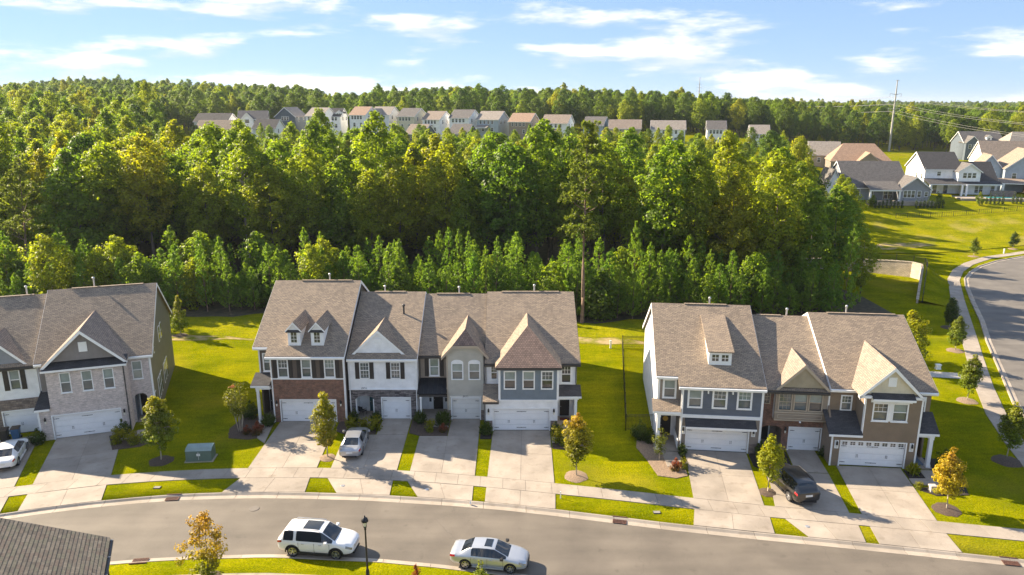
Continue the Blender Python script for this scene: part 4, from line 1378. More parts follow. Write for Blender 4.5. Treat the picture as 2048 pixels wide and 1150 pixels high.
def unit7():
    h = House('townhouse', 'corner townhouse in khaki with cream gable and a row of garage door panes', 'house', A1, O1, (14.5, -1.4))
    y, yu = -1.4, .3
    h.wall(13.12, 17.42, 2.75, 6.15, y, S_KHAKI, [h.hole(13.75, 14.95, 3.95, 5.5), h.hole(15.2, 16.4, 3.95, 5.5)])
    for a in (13.75, 15.2): h.window(a, a + 1.2, 3.95, 5.5, y, grid=(1 if a < 14 else 0), panes=((P_M, P_M) if a < 14 else (P_L, P_M)))
    h.box('mullion_panel', (14.96, 15.19, y - .034, y - .003, 3.96, 5.49), TRIM)
    h.box('window_head', (13.55, 16.6, y - .1, y - .003, 5.53, 5.85), TRIM)
    h.skirt(13.5, 16.65, y, 6.32, -1.95, 6.0, SH_DARK)
    h.wall(10.95, 17.42, 0, 2.748, y, S_KHAKI, [(11.72, 16.56, -1, 2.12)])
    h.garage(11.72, 16.56, 2.12, y, GDOOR, True); h.lantern(11.36, 1.75, y, True); h.lantern(17.0, 1.75, y, True)
    h.side(10.95, [y + .2, 1.4, 1.4, y + .2], [0, 0, 5.7, 2.7], S_KHAKI, .15, -1)
    h.side(13.12, [y + .2, .5, .5, y + .2], [2.75, 2.75, 6.1, 6.1], S_KHAKI, .12, -1); h.side(17.42, [y + .2, 2.0, 2.0, y + .2], [0, 0, 6.1, 6.1], S_KHAKI, .12, 1)
    h.wall(10.95, 13.13, 3.0, 6.1, yu, S_KHAKI, [h.hole(11.9, 12.8, 4.0, 5.35)]); h.window(11.9, 12.8, 4.0, 5.35, yu, grid=1, panes=(P_M, P_M))
    h.skirt(10.6, 13.15, yu, 4.05, -1.75, 2.85, SH_DARK)
    h.wall(17.43, 18.75, 3.2, 6.1, yu, S_KHAKI, [h.hole(17.52, 18.4, 3.8, 5.45)]); h.window(17.52, 18.4, 3.8, 5.45, yu, panes=(P_L, P_M), sill=False)
    h.skirt(17.44, 18.98, yu, 4.2, -1.35, 3.05, SH_DARK)
    h.box('porch_beam', (17.44, 18.7, -1.25, -1.05, 2.68, 2.86), TRIM)
    h.column(18.5, -1.1, .12, 2.68, .17); h.column(18.55, 1.6, .12, 3.1, .12); h.box('porch_floor', (17.44, 18.8, -1.4, 1.98, -.05, .12), CONC)
    h.wall(17.5, 18.75, 0, 3.19, 2.0, S_KHAKI); h.box('porch_mat', (17.55, 18.4, -.9, .6, .122, .135), plain('mat_blue', (.1, .14, .2), .9))
    for a, b in ((10.93, 11.07),): h.box('corner_board', (a, b, y - .022, y - .003, 0, 2.7), TRIM)
    h.corner(13.12, y, 2.75, 6.0, sx=-1); h.corner(17.42, y, 0, 6.0); h.corner(10.95, yu, 3.0, 5.9, sx=-1)
    h.gable_roof([(10.96, 19.08, 0.0)], 8.0, 10.0, .504, SH, 16.4, TRIM, (12.6, 18.4))
    h.gable_end(10.97, .5, YR, TRIM, -1); h.gable_end(18.75, .5, YR, S_KHAKI, 1); h.back(11.1, 18.6, YR, 5.7, S_KHAKI)
    h.cross_gable(14.95, 2.38, -1.7, 6.1, 8.5, SH_TAN, S_CREAM, TRIM, 6.22, .28, (.3, 6.85, 7.6))
    mb = MB(); mb.box(12.55, 13.5, -1.72, -1.41, 5.92, 6.1); mb.box(16.4, 17.38, -1.72, -1.41, 5.92, 6.1); h.part('eave_return', mb, TRIM)
    h.pipe(14.4, 8.5, 9.5, 10.8)


unit5(); unit6(); unit7()

# ---- left-hand row, turned the other way
A2, O2 = 18.5, (-39.15, 57.96)
YL = 16.8


def unit8():
    h = House('townhouse', 'end townhouse of pale brick with a tall grey gable above the garage', 'house', A2, O2, (3.0, 0.0))
    y = 0.0
    W = [(1.0, 1.82), (2.64, 3.46), (4.28, 5.1)]; z0, z1 = 4.12, 5.93
    h.wall(0, 6.0, 2.95, 6.45, y, BRICK_PALE, [h.hole(a, b, z0, z1, .07) for a, b in W])
    for i, (a, b) in enumerate(W): h.window(a, b, z0, z1, y, tw=.07, panes=(P_L, P_M))
    h.box('soldier_course', (0, 6.0, y - .02, y - .003, 3.1, 3.22), BRICK_PALE)
    h.wall(-1.0, 6.0, 0, 2.948, y, BRICK_PALE, [(.05, 5.2, -1, 2.12)]); h.garage(.05, 5.2, 2.12, y)
    h.lantern(-.5, 1.7, y); h.lantern(5.55, 1.7, y)
    h.side(0, [.2, 2.4, 2.4, .2], [2.95, 2.95, 6.4, 6.4], S_GREYB, .12, -1); h.side(6.0, [.2, 1.8, 1.8, .2], [0, 0, 6.4, 6.4], BRICK_PALE, .15, 1)
    h.side(-1.0, [.2, 2.4, 2.4, .2], [0, 0, 2.9, 2.9], S_LIGHT, .12, -1)
    h.box('corner_board', (-1.04, -.9, y - .02, y - .003, 0, 2.8), TRIM)
    h.skirt(-1.15, .0, 2.3, 3.7, -.3, 2.95, SH_DARK); h.wall(-1.0, .0, 3.0, 6.3, 2.1, S_GREYB)
    h.skirt(-.25, 6.25, .75, 6.85, -.4, 6.35, SH_DARK)
    h.gable_roof([(-1.15, 6.05, 1.5), (6.05, 8.05, 1.4)], 9.0, 11.15, .628, SH, 17.2, TRIM, (.8, 6.9))
    h.gable_end(7.8, 1.7, YL, S_OLIVE, 1); h.gable_end(-1.0, 2.2, YL, S_OLIVE, -1); h.back(-.9, 7.6, YL, 6.0, S_OLIVE)
    h.cross_gable(3.02, 3.25, -.2, 6.5, 9.55, SH_TAN, S_GREYB, TRIM, 6.85, .45, (.32, 7.55, 8.4))
    h.wall(6.0, 7.8, 0, 6.4, 1.7, BRICK_PALE, [h.hole(6.25, 7.08, 4.1, 5.8, .07), (6.15, 7.2, -1, 2.75)]); h.window(6.25, 7.08, 4.1, 5.8, 1.7, tw=.07, panes=(P_L, P_L))
    h.arch(6.15, 7.2, 2.35, 2.75, 1.7, BRICK_PALE); h.recess(6.15, 7.2, 2.75, 1.7, 1.4, S_GREY); h.door(6.4, 7.1, .1, 2.2, 3.1)
    h.corner(7.8, 1.7, 0, 6.3, w=.13); h.spout(5.9, y, 0, 6.1, TRIM_D)
    # windows in the side wall
    for (ya, yb_, za, zb) in ((3.1, 3.6, 5.6, 6.7), (6.9, 7.7, 5.5, 7.0), (8.2, 9.0, 5.5, 7.0), (.9, 1.6, .6, 2.6)) + tuple((3.4 + k * .95, 4.15 + k * .95, 1.0, 3.0) for k in range(3)) + tuple((7.6 + k * .95, 8.35 + k * .95, 1.0, 3.0) for k in range(3)):
        ya += .9; yb_ += .9
        w = h.box('window', (7.8, 7.84, ya, yb_, za, zb), TRIM)
        h.box('pane', (7.842, 7.852, ya + .08, yb_ - .08, za + .08, (za + zb) / 2 - .03), P_D, w); h.box('pane', (7.842, 7.852, ya + .08, yb_ - .08, (za + zb) / 2 + .03, zb - .08), P_M, w)
    h.pipe(2.6, 9.5, 10.6, 12.2)


def unit9():
    h = House('townhouse', 'white sided townhouse with grey gable beside the pale brick one, bin at its garage', 'house', A2, O2, (-4.2, 2.3))
    y = 2.3
    h.wall(-7.4, -1.02, 3.2, 6.3, y, S_WHITE, [h.hole(-3.32, -2.5, 4.05, 5.85, .07)]); h.window(-3.32, -2.5, 4.05, 5.85, y, tw=.07, panes=(P_L, P_M), sill=False)
    h.shutter(-3.75, -3.36, 4.05, 5.85, y); h.shutter(-2.46, -2.08, 4.05, 5.85, y)
    h.wall(-7.4, -1.02, 0, 3.198, y - .05, STONE_TAN, [(-4.2, -1.62, -1, 2.14)], .25); h.garage(-4.2, -1.62, 2.14, y - .05)
    h.gable_roof([(-7.5, -1.16, 2.0)], 9.0, 10.82, .66, SH, 17.2, TRIM_D, (-5.5, -2.3))
    h.gable_end(-7.4, 2.5, YL, S_WHITE, -1); h.gable_end(-1.06, 2.5, YL, S_WHITE, 1); h.back(-7.2, -1.2, YL, 5.8, S_WHITE)
    h.cross_gable(-4.1, 2.35, 2.2, 6.3, 8.75, SH_TAN, S_GREY, TRIM, 6.45, .12)
    h.spout(-1.2, y, 3.0, 6.0); h.pipe(-3.0, 9.5, 10.2, 11.8)


unit8(); unit9()


# ---- the roof corner across the street, shingle by shingle
def near_house():
    ang = math.degrees(math.atan2(-3.0, 1.3))                 # eave direction
    e = Vector((1.3, -3.0)).normalized()                     # along the eave, towards the camera
    up = Vector((-e.y, e.x)) * -1                             # plan direction uphill
    if up.x > 0: up = -up
    P = Vector((-20.9, 33.9, 6.05)); s = .5
    root = thing('townhouse', 'roof corner of the townhouse across the street beside the near kerb', 'house', (P.x - 2, P.y - 4, 0), 0)
    off = (P.x - 2, P.y - 4, 0)

    def pt(a, b, h=0.0):   # a along eave, b uphill (slope metres in plan), h normal lift
        q = Vector((P.x, P.y)) + e * a + up * b
        return (q.x, q.y, P.z + s * b + h)
    mb = MB(); D, Wd = 8.5, 13.0
    mb.extrude([pt(0, 0, -.03), pt(Wd, 0, -.03), pt(Wd, D, -.03), pt(0, D, -.03)], (0, 0, -.14)); mb.build('roof', SH_DARK, root, off=off)
    mb = MB(); q = [pt(0, D, -.03), pt(Wd, D, -.03)]
    r1 = Vector(pt(0, 2 * D, 0)); r1.z = P.z - .03; r2 = Vector(pt(Wd, 2 * D, 0)); r2.z = P.z - .03
    mb.extrude([q[0], q[1], tuple(r2), tuple(r1)], (0, 0, -.14)); mb.build('roof', SH_DARK, root, off=off)
    for (b0, b1, nm) in ((.25, .45, 'wall'),):
        mb = MB(); mb.prism([pt(.3, .35)[:2], pt(Wd, .35)[:2], pt(Wd, 2 * D - .35)[:2], pt(.3, 2 * D - .35)[:2]], 0, 6.0); mb.build('wall', S_SLATEB, root, off=off)
    mb = MB(); mb.extrude([pt(.3, .35, -.2), pt(.3, 2 * D - .35, -.2 - s * (2 * D - .7)), pt(.3, D, -.2)], tuple(Vector((e.x, e.y, 0)) * .15)); mb.build('gable_face', S_SLATEB, root, off=off)
    mb = MB()
    ring = [(-.13, -.10), (-.13, -.22), (-.02, -.22), (-.02, -.10)]
    mb.loft([[(pt(a, b, 0)[0], pt(a, b, 0)[1], P.z + h) for b, h in ring] for a in (-.02, Wd)]); g = mb.build('gutter', TRIM_D, root, off=off)
    for k in range(8):
        mb = MB(); a = .1 + k * 1.6
        mb.box(-.01, .01, -.01, .01, 0, .01); mb.v = []; mb.f = []; mb.m = []
        mb.extrude([(pt(a, -.15)[0], pt(a, -.15)[1], P.z - .07), (pt(a + .03, -.15)[0], pt(a + .03, -.15)[1], P.z - .07), (pt(a + .03, .0)[0], pt(a + .03, .0)[1], P.z - .05), (pt(a, .0)[0], pt(a, .0)[1], P.z - .05)], (0, 0, -.012)); mb.build('gutter_hanger', STEEL, g, off=off)
    mb = MB(); mb.tube([(pt(.25, .2)[0], pt(.25, .2)[1], 5.8), (pt(.25, .28)[0], pt(.25, .28)[1], 5.4), (pt(.25, .28)[0], pt(.25, .28)[1], .2)], .05, 6); mb.build('downspout', TRIM_D, root, off=off)
    exp, tab = .165, .32
    n = Vector((-up.x * s, -up.y * s, 1)).normalized()
    cache = {}

    def shingle_mesh(kind, mat):
        if (kind, mat.name) in cache: return cache[(kind, mat.name)]
        w = (tab, tab * .62, tab * 1.3)[kind]
        m2 = MB()
        L_ = exp * 1.15 * math.sqrt(1 + s * s)
        # local frame: x along the eave, y uphill on the slope, thin wedge that lifts at its lower edge
        m2.solid([(0, 0, .002), (w - .006, 0, .002), (w - .006, L_, -.006), (0, L_, -.006), (0, 0, .018), (w - .006, 0, .018), (w - .006, L_, .002), (0, L_, .002)],
                 [(0, 3, 2, 1), (4, 5, 6, 7), (0, 1, 5, 4), (1, 2, 6, 5), (2, 3, 7, 6), (3, 0, 4, 7)])
        me_o = m2.build('shingle', mat, None)
        me = me_o.data
        bpy.data.objects.remove(me_o)
        cache[(kind, mat.name)] = (me, w)
        return cache[(kind, mat.name)]
    mats = [plain('shingle_a', (.125, .108, .088), .95, var=.25, scale=9), plain('shingle_b', (.095, .083, .07), .95, var=.25, scale=9), plain('shingle_c', (.15, .13, .105), .95, var=.25, scale=9), plain('shingle_d', (.12, .095, .078), .95, var=.25, scale=9), plain('shingle_e', (.12, .112, .085), .95, var=.25, scale=9)]
    rr = random.Random(3)
    rest = MB()
    ex = Vector((e.x, e.y, 0)); ey = Vector((up.x, up.y, s)).normalized(); ez = ex.cross(ey)
    if ez.z < 0: ex = -ex; ez = ex.cross(ey)
    flip = ex.x * e.x + ex.y * e.y < 0
    spots = []
    rows = int(5.6 / exp)
    for r in range(rows):
        a = -.02 - rr.random() * .2
        a = -.02
        first = True
        while a < 5.2:
            k = rr.choice((0, 0, 1, 2)); w = (tab, tab * .62, tab * 1.3)[k]
            spots.append((a, r, k, rr.choice(mats))); a += w
    # the three hundred that show largest are objects; the rest is one joined part
    def vis(sp):
        x_, y_, z_ = pt(sp[0], sp[1] * exp)
        zc = y_ * .9699 - (z_ - 28) * .2436; px = 1024 + 1470 * x_ / zc; py = 575 + 1470 * (-(y_ * .2436 + (z_ - 28) * .9699)) / zc
        return -5 < px and py < 1158
    seen = [sp for sp in spots if vis(sp)]; other = [sp for sp in spots if not vis(sp)]
    print('shingles seen', len(seen))
    for i, (a, r, k, mt) in enumerate(seen + other):
        me, w = shingle_mesh(k, mt)
        o0 = Vector(pt(a + (w if flip else 0), r * exp, .0))
        if i < 300 and i < len(seen):
            o = link('shingle', me, root)
            M_ = Matrix((ex, ey, ez)).transposed().to_4x4(); M_.translation = o0 - Vector(off)
            o.matrix_local = M_
        else:
            for p in me.polygons:
                rest.face([tuple(o0 + ex * me.vertices[v].co.x + ey * me.vertices[v].co.y + ez * me.vertices[v].co.z) for v in p.vertices])
                rest.m[-1] = mats.index(mt)
    if rest.v:
        o = rest.build('shingle_field', mats, root, off=off, fix=False); o['kind'] = 'stuff'
    # rake edge strip
    mb = MB(); mb.extrude([pt(-.05, 0, .0), pt(-.03, 0, .0), pt(-.03, D, .0), pt(-.05, D, .0)], (0, 0, -.2)); mb.build('rake_board', TRIM_D, root, off=off)


near_house()

# ---------------------------------------------------------------- trees
def quad_cloud(name, pts, nrm, size, mat, aspect=0.62, curl=0.18, seed=0, long_dir=None):
    """leaf-sized bent rhombs at pts with normals nrm (numpy arrays)."""
    g = np.random.default_rng(seed)
    n = len(pts)
    nrm = nrm / np.maximum(1e-6, np.linalg.norm(nrm, axis=1))[:, None]
    if long_dir is None:
        r = g.normal(size=(n, 3))
    else:
        r = long_dir + g.normal(size=(n, 3)) * 0.08
    u = r - nrm * np.sum(r * nrm, axis=1)[:, None]
    u /= np.maximum(1e-6, np.linalg.norm(u, axis=1))[:, None]
    v = np.cross(nrm, u)
    s = (size * g.uniform(0.7, 1.3, n))[:, None]
    P = np.empty((n, 4, 3))
    P[:, 0] = pts - u * s * 0.5 - nrm * s * curl
    P[:, 1] = pts + v * s * aspect * 0.5
    P[:, 2] = pts + u * s * 0.5 - nrm * s * curl
    P[:, 3] = pts - v * s * aspect * 0.5
    me = bpy.data.meshes.new(name)
    me.vertices.add(n * 4)
    me.vertices.foreach_set('co', P.reshape(-1).astype(np.float32))
    me.loops.add(n * 4)
    me.loops.foreach_set('vertex_index', np.arange(n * 4, dtype=np.int32))
    me.polygons.add(n)
    me.polygons.foreach_set('loop_start', np.arange(0, n * 4, 4, dtype=np.int32))
    me.polygons.foreach_set('loop_total', np.full(n, 4, dtype=np.int32))
    me.update(calc_edges=True)
    me.materials.append(mat)
    return me


def crown_points(g, H, zb, R, prof, n_cl, per, rc, out_bias=0.5, flat=0.8, lean=(0, 0)):
    """clumps spread through the crown's volume; returns points, normals and clump centres."""
    P, Nn, C = [], [], []
    ga = math.pi * (3 - math.sqrt(5))
    lobes = [(g.uniform(0, 6.283), g.uniform(0.1, 1.0), g.uniform(-0.3, 0.42)) for _ in range(9)]
    for i in range(n_cl):
        t = (i + g.uniform(0, 1)) / n_cl
        rad = R * prof(t)
        a = i * ga + g.normal() * 0.5
        rad *= max(0.45, 1 + sum(w * math.exp(-((1 - math.cos(a - la)) * 2.2 + ((t - lt) / 0.16) ** 2)) for la, lt, w in lobes))
        q = rad * (1 - (1 - out_bias) * g.uniform(0, 1) ** 1.2) * g.uniform(0.75, 1.1)
        c = np.array([math.cos(a) * q + lean[0] * t, math.sin(a) * q + lean[1] * t, zb + (H - zb) * t + g.normal() * 0.25])
        r = rc * g.uniform(0.65, 1.3) * (0.6 + 0.4 * prof(t))
        m = int(per * g.uniform(0.7, 1.3) * (0.5 + 0.5 * prof(t)))
        d = g.normal(size=(m, 3))
        d /= np.linalg.norm(d, axis=1)[:, None]
        rr = r * g.uniform(0.35, 1.0, m) ** 0.5
        p = c + d * rr[:, None] * np.array([1.05, 1.05, flat])
        ax = np.array([c[0] - lean[0] * t, c[1] - lean[1] * t, 0])
        ax = ax / max(1e-3, np.linalg.norm(ax))
        nn = d * 0.75 + ax * 0.35 + np.array([0, 0, 0.55]) + g.normal(size=(m, 3)) * 0.45
        P.append(p); Nn.append(nn); C.append(c)
    return np.concatenate(P), np.concatenate(Nn), C


PROF = {
    'oval': lambda t: max(0.16, 1 - abs((t - 0.5) / 0.53) ** 2.8),
    'broad': lambda t: max(0.08, (1 - abs(2 * (t ** 0.8) - 0.95) ** 2.4)),
    'egg': lambda t: max(0.12, 1 - abs((t - 0.42) / 0.61) ** 2.2),
    'cone': lambda t: max(0.05, (1 - t) ** 0.85 * (0.55 + 0.45 * min(1, t * 6))),
    'column': lambda t: max(0.2, 1 - abs((t - 0.5) / 0.525) ** 4),
    'vase': lambda t: max(0.15, 0.35 + 0.65 * t) * (1 if t < .85 else max(0.3, (1 - t) / .15)),
}
LEAF_F = leaf_mat('leaf_forest', [(0.115, 0.195, 0.024), (0.18, 0.24, 0.020), (0.135, 0.215, 0.024), (0.235, 0.265, 0.019), (0.185, 0.245, 0.020), (0.265, 0.265, 0.020)], 0.6, (2.0, 1.95, 0.55))
LEAF_D = leaf_mat('leaf_dark', [(0.068, 0.122, 0.020), (0.098, 0.15, 0.020), (0.115, 0.162, 0.018)], 0.55, (1.9, 1.95, 0.55))
NEEDLE = leaf_mat('needle_young', [(0.12, 0.23, 0.030), (0.175, 0.265, 0.030), (0.145, 0.245, 0.036)], 0.5, (1.9, 1.85, 0.6))
NEEDLE_O = leaf_mat('needle_old', [(0.13, 0.18, 0.030), (0.155, 0.20, 0.030)], 0.45, (1.7, 1.6, 0.6))
LEAF_DEAD = leaf_mat('leaf_sparse', [(0.16, 0.13, 0.04), (0.12, 0.11, 0.03)], 0.4)


def trunk_mesh(name, g, H, r0, mat, limbs=8, lean=(0, 0), zb=0.4, spread=0.4, C=None, n=6):
    mb = MB()
    k = 7
    axis = []
    for i in range(k + 1):
        t = i / k
        axis.append(Vector((lean[0] * t + g.normal() * 0.05 * H * 0.05, lean[1] * t + g.normal() * 0.05 * H * 0.05, -0.15 + (H + .15) * t)))
    mb.tube(axis, [r0 * 1.25] + [max(0.02, r0 * (1 - 0.9 * i / k)) for i in range(1, k + 1)], n)
    cs = []
    if C: cs = [C[i] for i in g.choice(len(C), size=min(limbs, len(C)), replace=False)]
    for c in cs:
        tt = max(0.15, min(0.92, (c[2] - math.hypot(c[0], c[1]) * 0.7) / H))
        st = axis[0].lerp(axis[-1], tt)
        e = Vector(c)
        mid = st.lerp(e, 0.5) + Vector((0, 0, -0.06 * (e - st).length))
        rr = r0 * (1 - 0.85 * tt) * 0.45
        mb.tube([st, mid, e], [rr, rr * .7, rr * .25], 4, False)
    o = mb.build(name, mat, None, True)
    me = o.data
    bpy.data.objects.remove(o)
    return me


def arche(seed, H, zb, R, prof, n_cl, per, rc, leaf, mat, bark, r0, limbs=9, lean=(0, 0), ob=0.5, flat=0.8, aspect=0.62):
    g = np.random.default_rng(seed)
    P, Nn, C = crown_points(g, H, zb, R, PROF[prof], n_cl, per, rc, ob, flat, lean)
    cm = quad_cloud('crown', P, Nn, leaf, mat, aspect, seed=seed)
    tm = trunk_mesh('trunk', g, H * 0.93, r0, bark, limbs, lean, C=C)
    return cm, tm


def pine_young(seed, H, R, mat):
    """whorls of upswept shoots, each a brush of long needles; leader candles on top."""
    g = np.random.default_rng(seed)
    P, Nn, L = [], [], []
    z = H * 0.10
    tips = []
    while z < H * 0.985:
        t = z / H
        rad = R * (1 - t) ** 0.8 * (0.75 + 0.25 * min(1, t * 5)) + 0.10
        m = int(g.integers(3, 6))
        a0 = g.uniform(0, 6.28)
        for k in range(m):
            a = a0 + 6.283 * k / m + g.normal() * 0.2
            d = np.array([math.cos(a), math.sin(a), 0])
            L_ = rad * g.uniform(0.75, 1.15)
            segs = max(2, int(L_ / 0.42))
            for s in range(segs):
                f = (s + 1) / segs
                c = np.array([0, 0, z]) + d * L_ * f + np.array([0, 0, L_ * (0.10 * f + 0.35 * f * f)])
                ax = d * (1 - 0.55 * f) + np.array([0, 0, 0.5 + 0.5 * f])
                q = int(13 + 8 * f)
                dirs = ax / np.linalg.norm(ax) * 0.9 + g.normal(size=(q, 3)) * 0.55
                dirs /= np.linalg.norm(dirs, axis=1)[:, None]
                ln = 0.34
                P.append(c + dirs * ln * 0.5 + g.normal(size=(q, 3)) * 0.06)
                L.append(dirs)
                Nn.append(g.normal(size=(q, 3)) + np.array([0, 0, 0.4]))
            tips.append(np.array([0, 0, z]) + d * L_)
        z += (H * 0.062 + 0.14) * g.uniform(.75, 1.25)
    for k in range(14):      # leader
        c = np.array([0, 0, H * (0.93 + 0.07 * k / 13)])
        dirs = np.array([0, 0, 1.0]) + g.normal(size=(9, 3)) * 0.35
        P.append(c + dirs * 0.15); L.append(dirs); Nn.append(g.normal(size=(9, 3)))
    P, Nn, L = np.concatenate(P), np.concatenate(Nn), np.concatenate(L)
    cm = quad_cloud('crown', P, Nn, 0.46, mat, 0.2, 0.06, seed, L)
    tm = trunk_mesh('trunk', g, H * 0.95, 0.09, BARK_P, 12, C=tips)
    return cm, tm


def pine_tall(seed, H, zb, R):
    g = np.random.default_rng(seed)
    P, Nn, L, tips = [], [], [], []
    z = zb
    while z < H:
        t = (z - zb) / (H - zb)
        rad = R * (0.35 + 0.65 * math.sin(math.pi * min(1, 0.25 + 0.75 * t))) * (1 - 0.55 * t ** 3)
        for k in range(int(g.integers(2, 5))):
            a = g.uniform(0, 6.283); L_ = rad * g.uniform(0.45, 1.1)
            d = np.array([math.cos(a), math.sin(a), g.uniform(0.0, 0.35)])
            e = np.array([0, 0, z]) + d * L_
            tips.append(e)
            for s in range(int(4 + L_ * 2.2)):
                c = np.array([0, 0, z]) + d * L_ * g.uniform(0.45, 1.05) + g.normal(size=3) * np.array([0.45, 0.45, 0.25])
                q = 26
                dirs = g.normal(size=(q, 3)) + np.array([0, 0, 0.55])
                dirs /= np.linalg.norm(dirs, axis=1)[:, None]
                P.append(c + dirs * 0.2); L.append(dirs); Nn.append(g.normal(size=(q, 3)) + np.array([0, 0, .5]))
        z += 0.75 * g.uniform(0.7, 1.3)
    P, Nn, L = np.concatenate(P), np.concatenate(Nn), np.concatenate(L)
    cm = quad_cloud('crown', P, Nn, 0.46, NEEDLE_O, 0.26, 0.08, seed, L)
    tm = trunk_mesh('trunk', g, H, 0.27, BARK_P, 26, C=tips, n=8)
    return cm, tm


def place_tree(name, cm, tm, x, y, s, rz, label, group, z=None, sz=None, tilt=0.0):
    r = thing(name, label, 'tree', (x, y, float(terr(x, y)) if z is None else z), rz, group)
    r.rotation_euler = (tilt, tilt * .6, rz)
    r.scale = (s, s, sz or s)
    link('trunk', tm, r)
    link('crown', cm, r)
    return r


BROAD = [
    (arche(11, 21, 5.0, 4.3, 'oval', 135, 66, 1.12, 0.46, LEAF_F, BARK, 0.24, 14), 'tall oval broadleaf tree in the wood behind the townhouses'),
    (arche(12, 23, 6.5, 3.7, 'egg', 140, 62, 1.05, 0.44, LEAF_F, BARK, 0.22, 14, (0.6, 0.2)), 'tall egg-shaped broadleaf tree in the wood behind the townhouses'),
    (arche(13, 19, 3.6, 4.7, 'broad', 140, 66, 1.18, 0.48, LEAF_F, BARK, 0.26, 14), 'broad round-headed tree in the wood behind the townhouses'),
    (arche(14, 22, 8.0, 3.4, 'column', 125, 62, 1.02, 0.44, LEAF_F, BARK, 0.2, 12, (-0.7, 0.3)), 'narrow upright broadleaf tree in the wood behind the townhouses'),
    (arche(15, 20, 6.0, 4.0, 'broad', 100, 60, 1.1, 0.46, LEAF_F, BARK, 0.22, 14, (0.3, -0.6), 0.35), 'loose open-crowned tree in the wood behind the townhouses'),
    (arche(16, 18, 2.6, 3.6, 'egg', 130, 62, 1.05, 0.45, LEAF_F, BARK, 0.2, 10), 'dense low-branched tree in the wood behind the townhouses'),
    (arche(17, 20, 5.0, 4.2, 'oval', 130, 66, 1.15, 0.46, LEAF_D, BARK, 0.24, 12), 'dark green broadleaf tree in the wood behind the townhouses'),
]
PINES = [pine_young(21, 8.5, 1.9, NEEDLE), pine_young(22, 9.5, 1.75, NEEDLE), pine_young(23, 7.5, 1.9, NEEDLE), pine_young(24, 8.0, 2.1, NEEDLE), pine_young(25, 6.5, 1.8, NEEDLE), pine_young(26, 10, 2.2, NEEDLE)]
SMALL = [arche(31, 7.5, 0.8, 2.0, 'egg', 60, 60, 0.95, 0.34, LEAF_F, BARK, 0.09, 8), arche(32, 9.5, 1.2, 2.1, 'oval', 70, 60, 1.0, 0.36, LEAF_F, BARK, 0.1, 8), arche(33, 5.5, 0.3, 2.3, 'broad', 60, 60, 1.0, 0.34, LEAF_D, BARK, 0.08, 6)]


def forest():
    g = np.random.default_rng(5)
    pts = []

    def ok(x, y, d):
        return all((x - a) ** 2 + (y - b) ** 2 > d * d for a, b in pts)
    n = 0
    # broadleaf wood, dense near its front edge
    tries = 0
    front = []
    while n < 262 and tries < 9000:
        tries += 1
        y = 116.5 + 58 * g.uniform() ** 1.3
        x = g.uniform(-0.78 * y - 4, max(0.415 * y, min(53, 0.49 * y)))
        if x > 36 and 0.415 * y < x and y > 122: continue
        if x > 12: y -= 15 * min(1, (x - 12) / 16)
        if x < -0.76 * y: continue
        if abs((x - 64) * .49 + (y - 119) * .87) < 6 and x > 34: continue
        d = 4.7 if y < 128 else 5.4
        if not ok(x, y, d): continue
        pts.append((x, y))
        k = int(g.choice(7, p=[.2, .17, .18, .15, .12, .1, .08]))
        if y < 125: k = int(g.choice([1, 3, 5, 0, 4, 5, 3] if x > -32 else [5, 2, 0, 3, 4, 1]))
        (cm, tm), lab = BROAD[k]
        s = g.uniform(0.78, 1.10) * (0.96 if y < 120 else 1.04) * (1.03 if x < -40 else 1.0) * (0.93 if y > 138 else 1.0)
        if x / y > -.12 and y > 130: s *= (.86 if x / y < .08 else .80)
        if x / y > .36: s *= float(np.interp(x / y, [.36, .42, .46, .5], [1.0, .86, .72, .5]))
        place_tree('broadleaf_tree', cm, tm, x, y, s * g.uniform(.92, 1.16), g.uniform(0, 6.28), lab, lab.replace('tree in the wood behind the townhouses', 'trees in the wood'), sz=s, tilt=g.normal() * .03)
        n += 1
    # young pines and saplings along the edge
    m = 0
    pp = []
    for tries in range(5000):
        x = g.uniform(-74, 45); y = 97.2 + 9.5 * g.uniform() - (3.2 if x > 3 else 0)
        if -22 < x < 2 and g.uniform() < .1: continue
        if any((x - a) ** 2 + (y - b) ** 2 < 1.55 ** 2 for a, b in pp): continue
        if x > 38 and y > 101: continue
        pp.append((x, y))
        u = g.uniform()
        if u < (0.86 if x > -40 else 0.7):
            cm, tm = PINES[int(g.integers(6))]
            s = g.uniform(.72, 1.12)
            place_tree('pine_sapling', cm, tm, x, y, s * g.uniform(.72, 1.05), g.uniform(0, 6.28), 'young green pine with upright shoots at the edge of the wood', 'young pines at the edge of the wood', sz=s * g.uniform(.7, 1.2), tilt=g.normal() * .05)
        else:
            k = int(g.integers(3)); cm, tm = SMALL[k]
            s = g.uniform(.75, 1.15)
            place_tree('sapling', cm, tm, x, y, s, g.uniform(0, 6.28), ('slender leafy sapling', 'taller leafy sapling', 'low dark bushy sapling')[k] + ' at the edge of the wood', ('slender saplings', 'taller saplings', 'bushy saplings')[k] + ' at the edge of the wood')
        m += 1
        if m >= 240: break
    print('forest', n, 'edge', m)


forest()
cm, tm = pine_tall(41, 25.5, 11.5, 3.3)
place_tree('pine_tree', cm, tm, 9.2, 92.5, 1.0, .4, 'tall lone pine with long bare trunk at the edge of the wood', None)
cm, tm = pine_tall(42, 21, 10, 3.0)
place_tree('pine_tree', cm, tm, -70.5, 104, 1.0, .9, 'dark leaning pine standing in the wood at its far left end', None, tilt=.07)


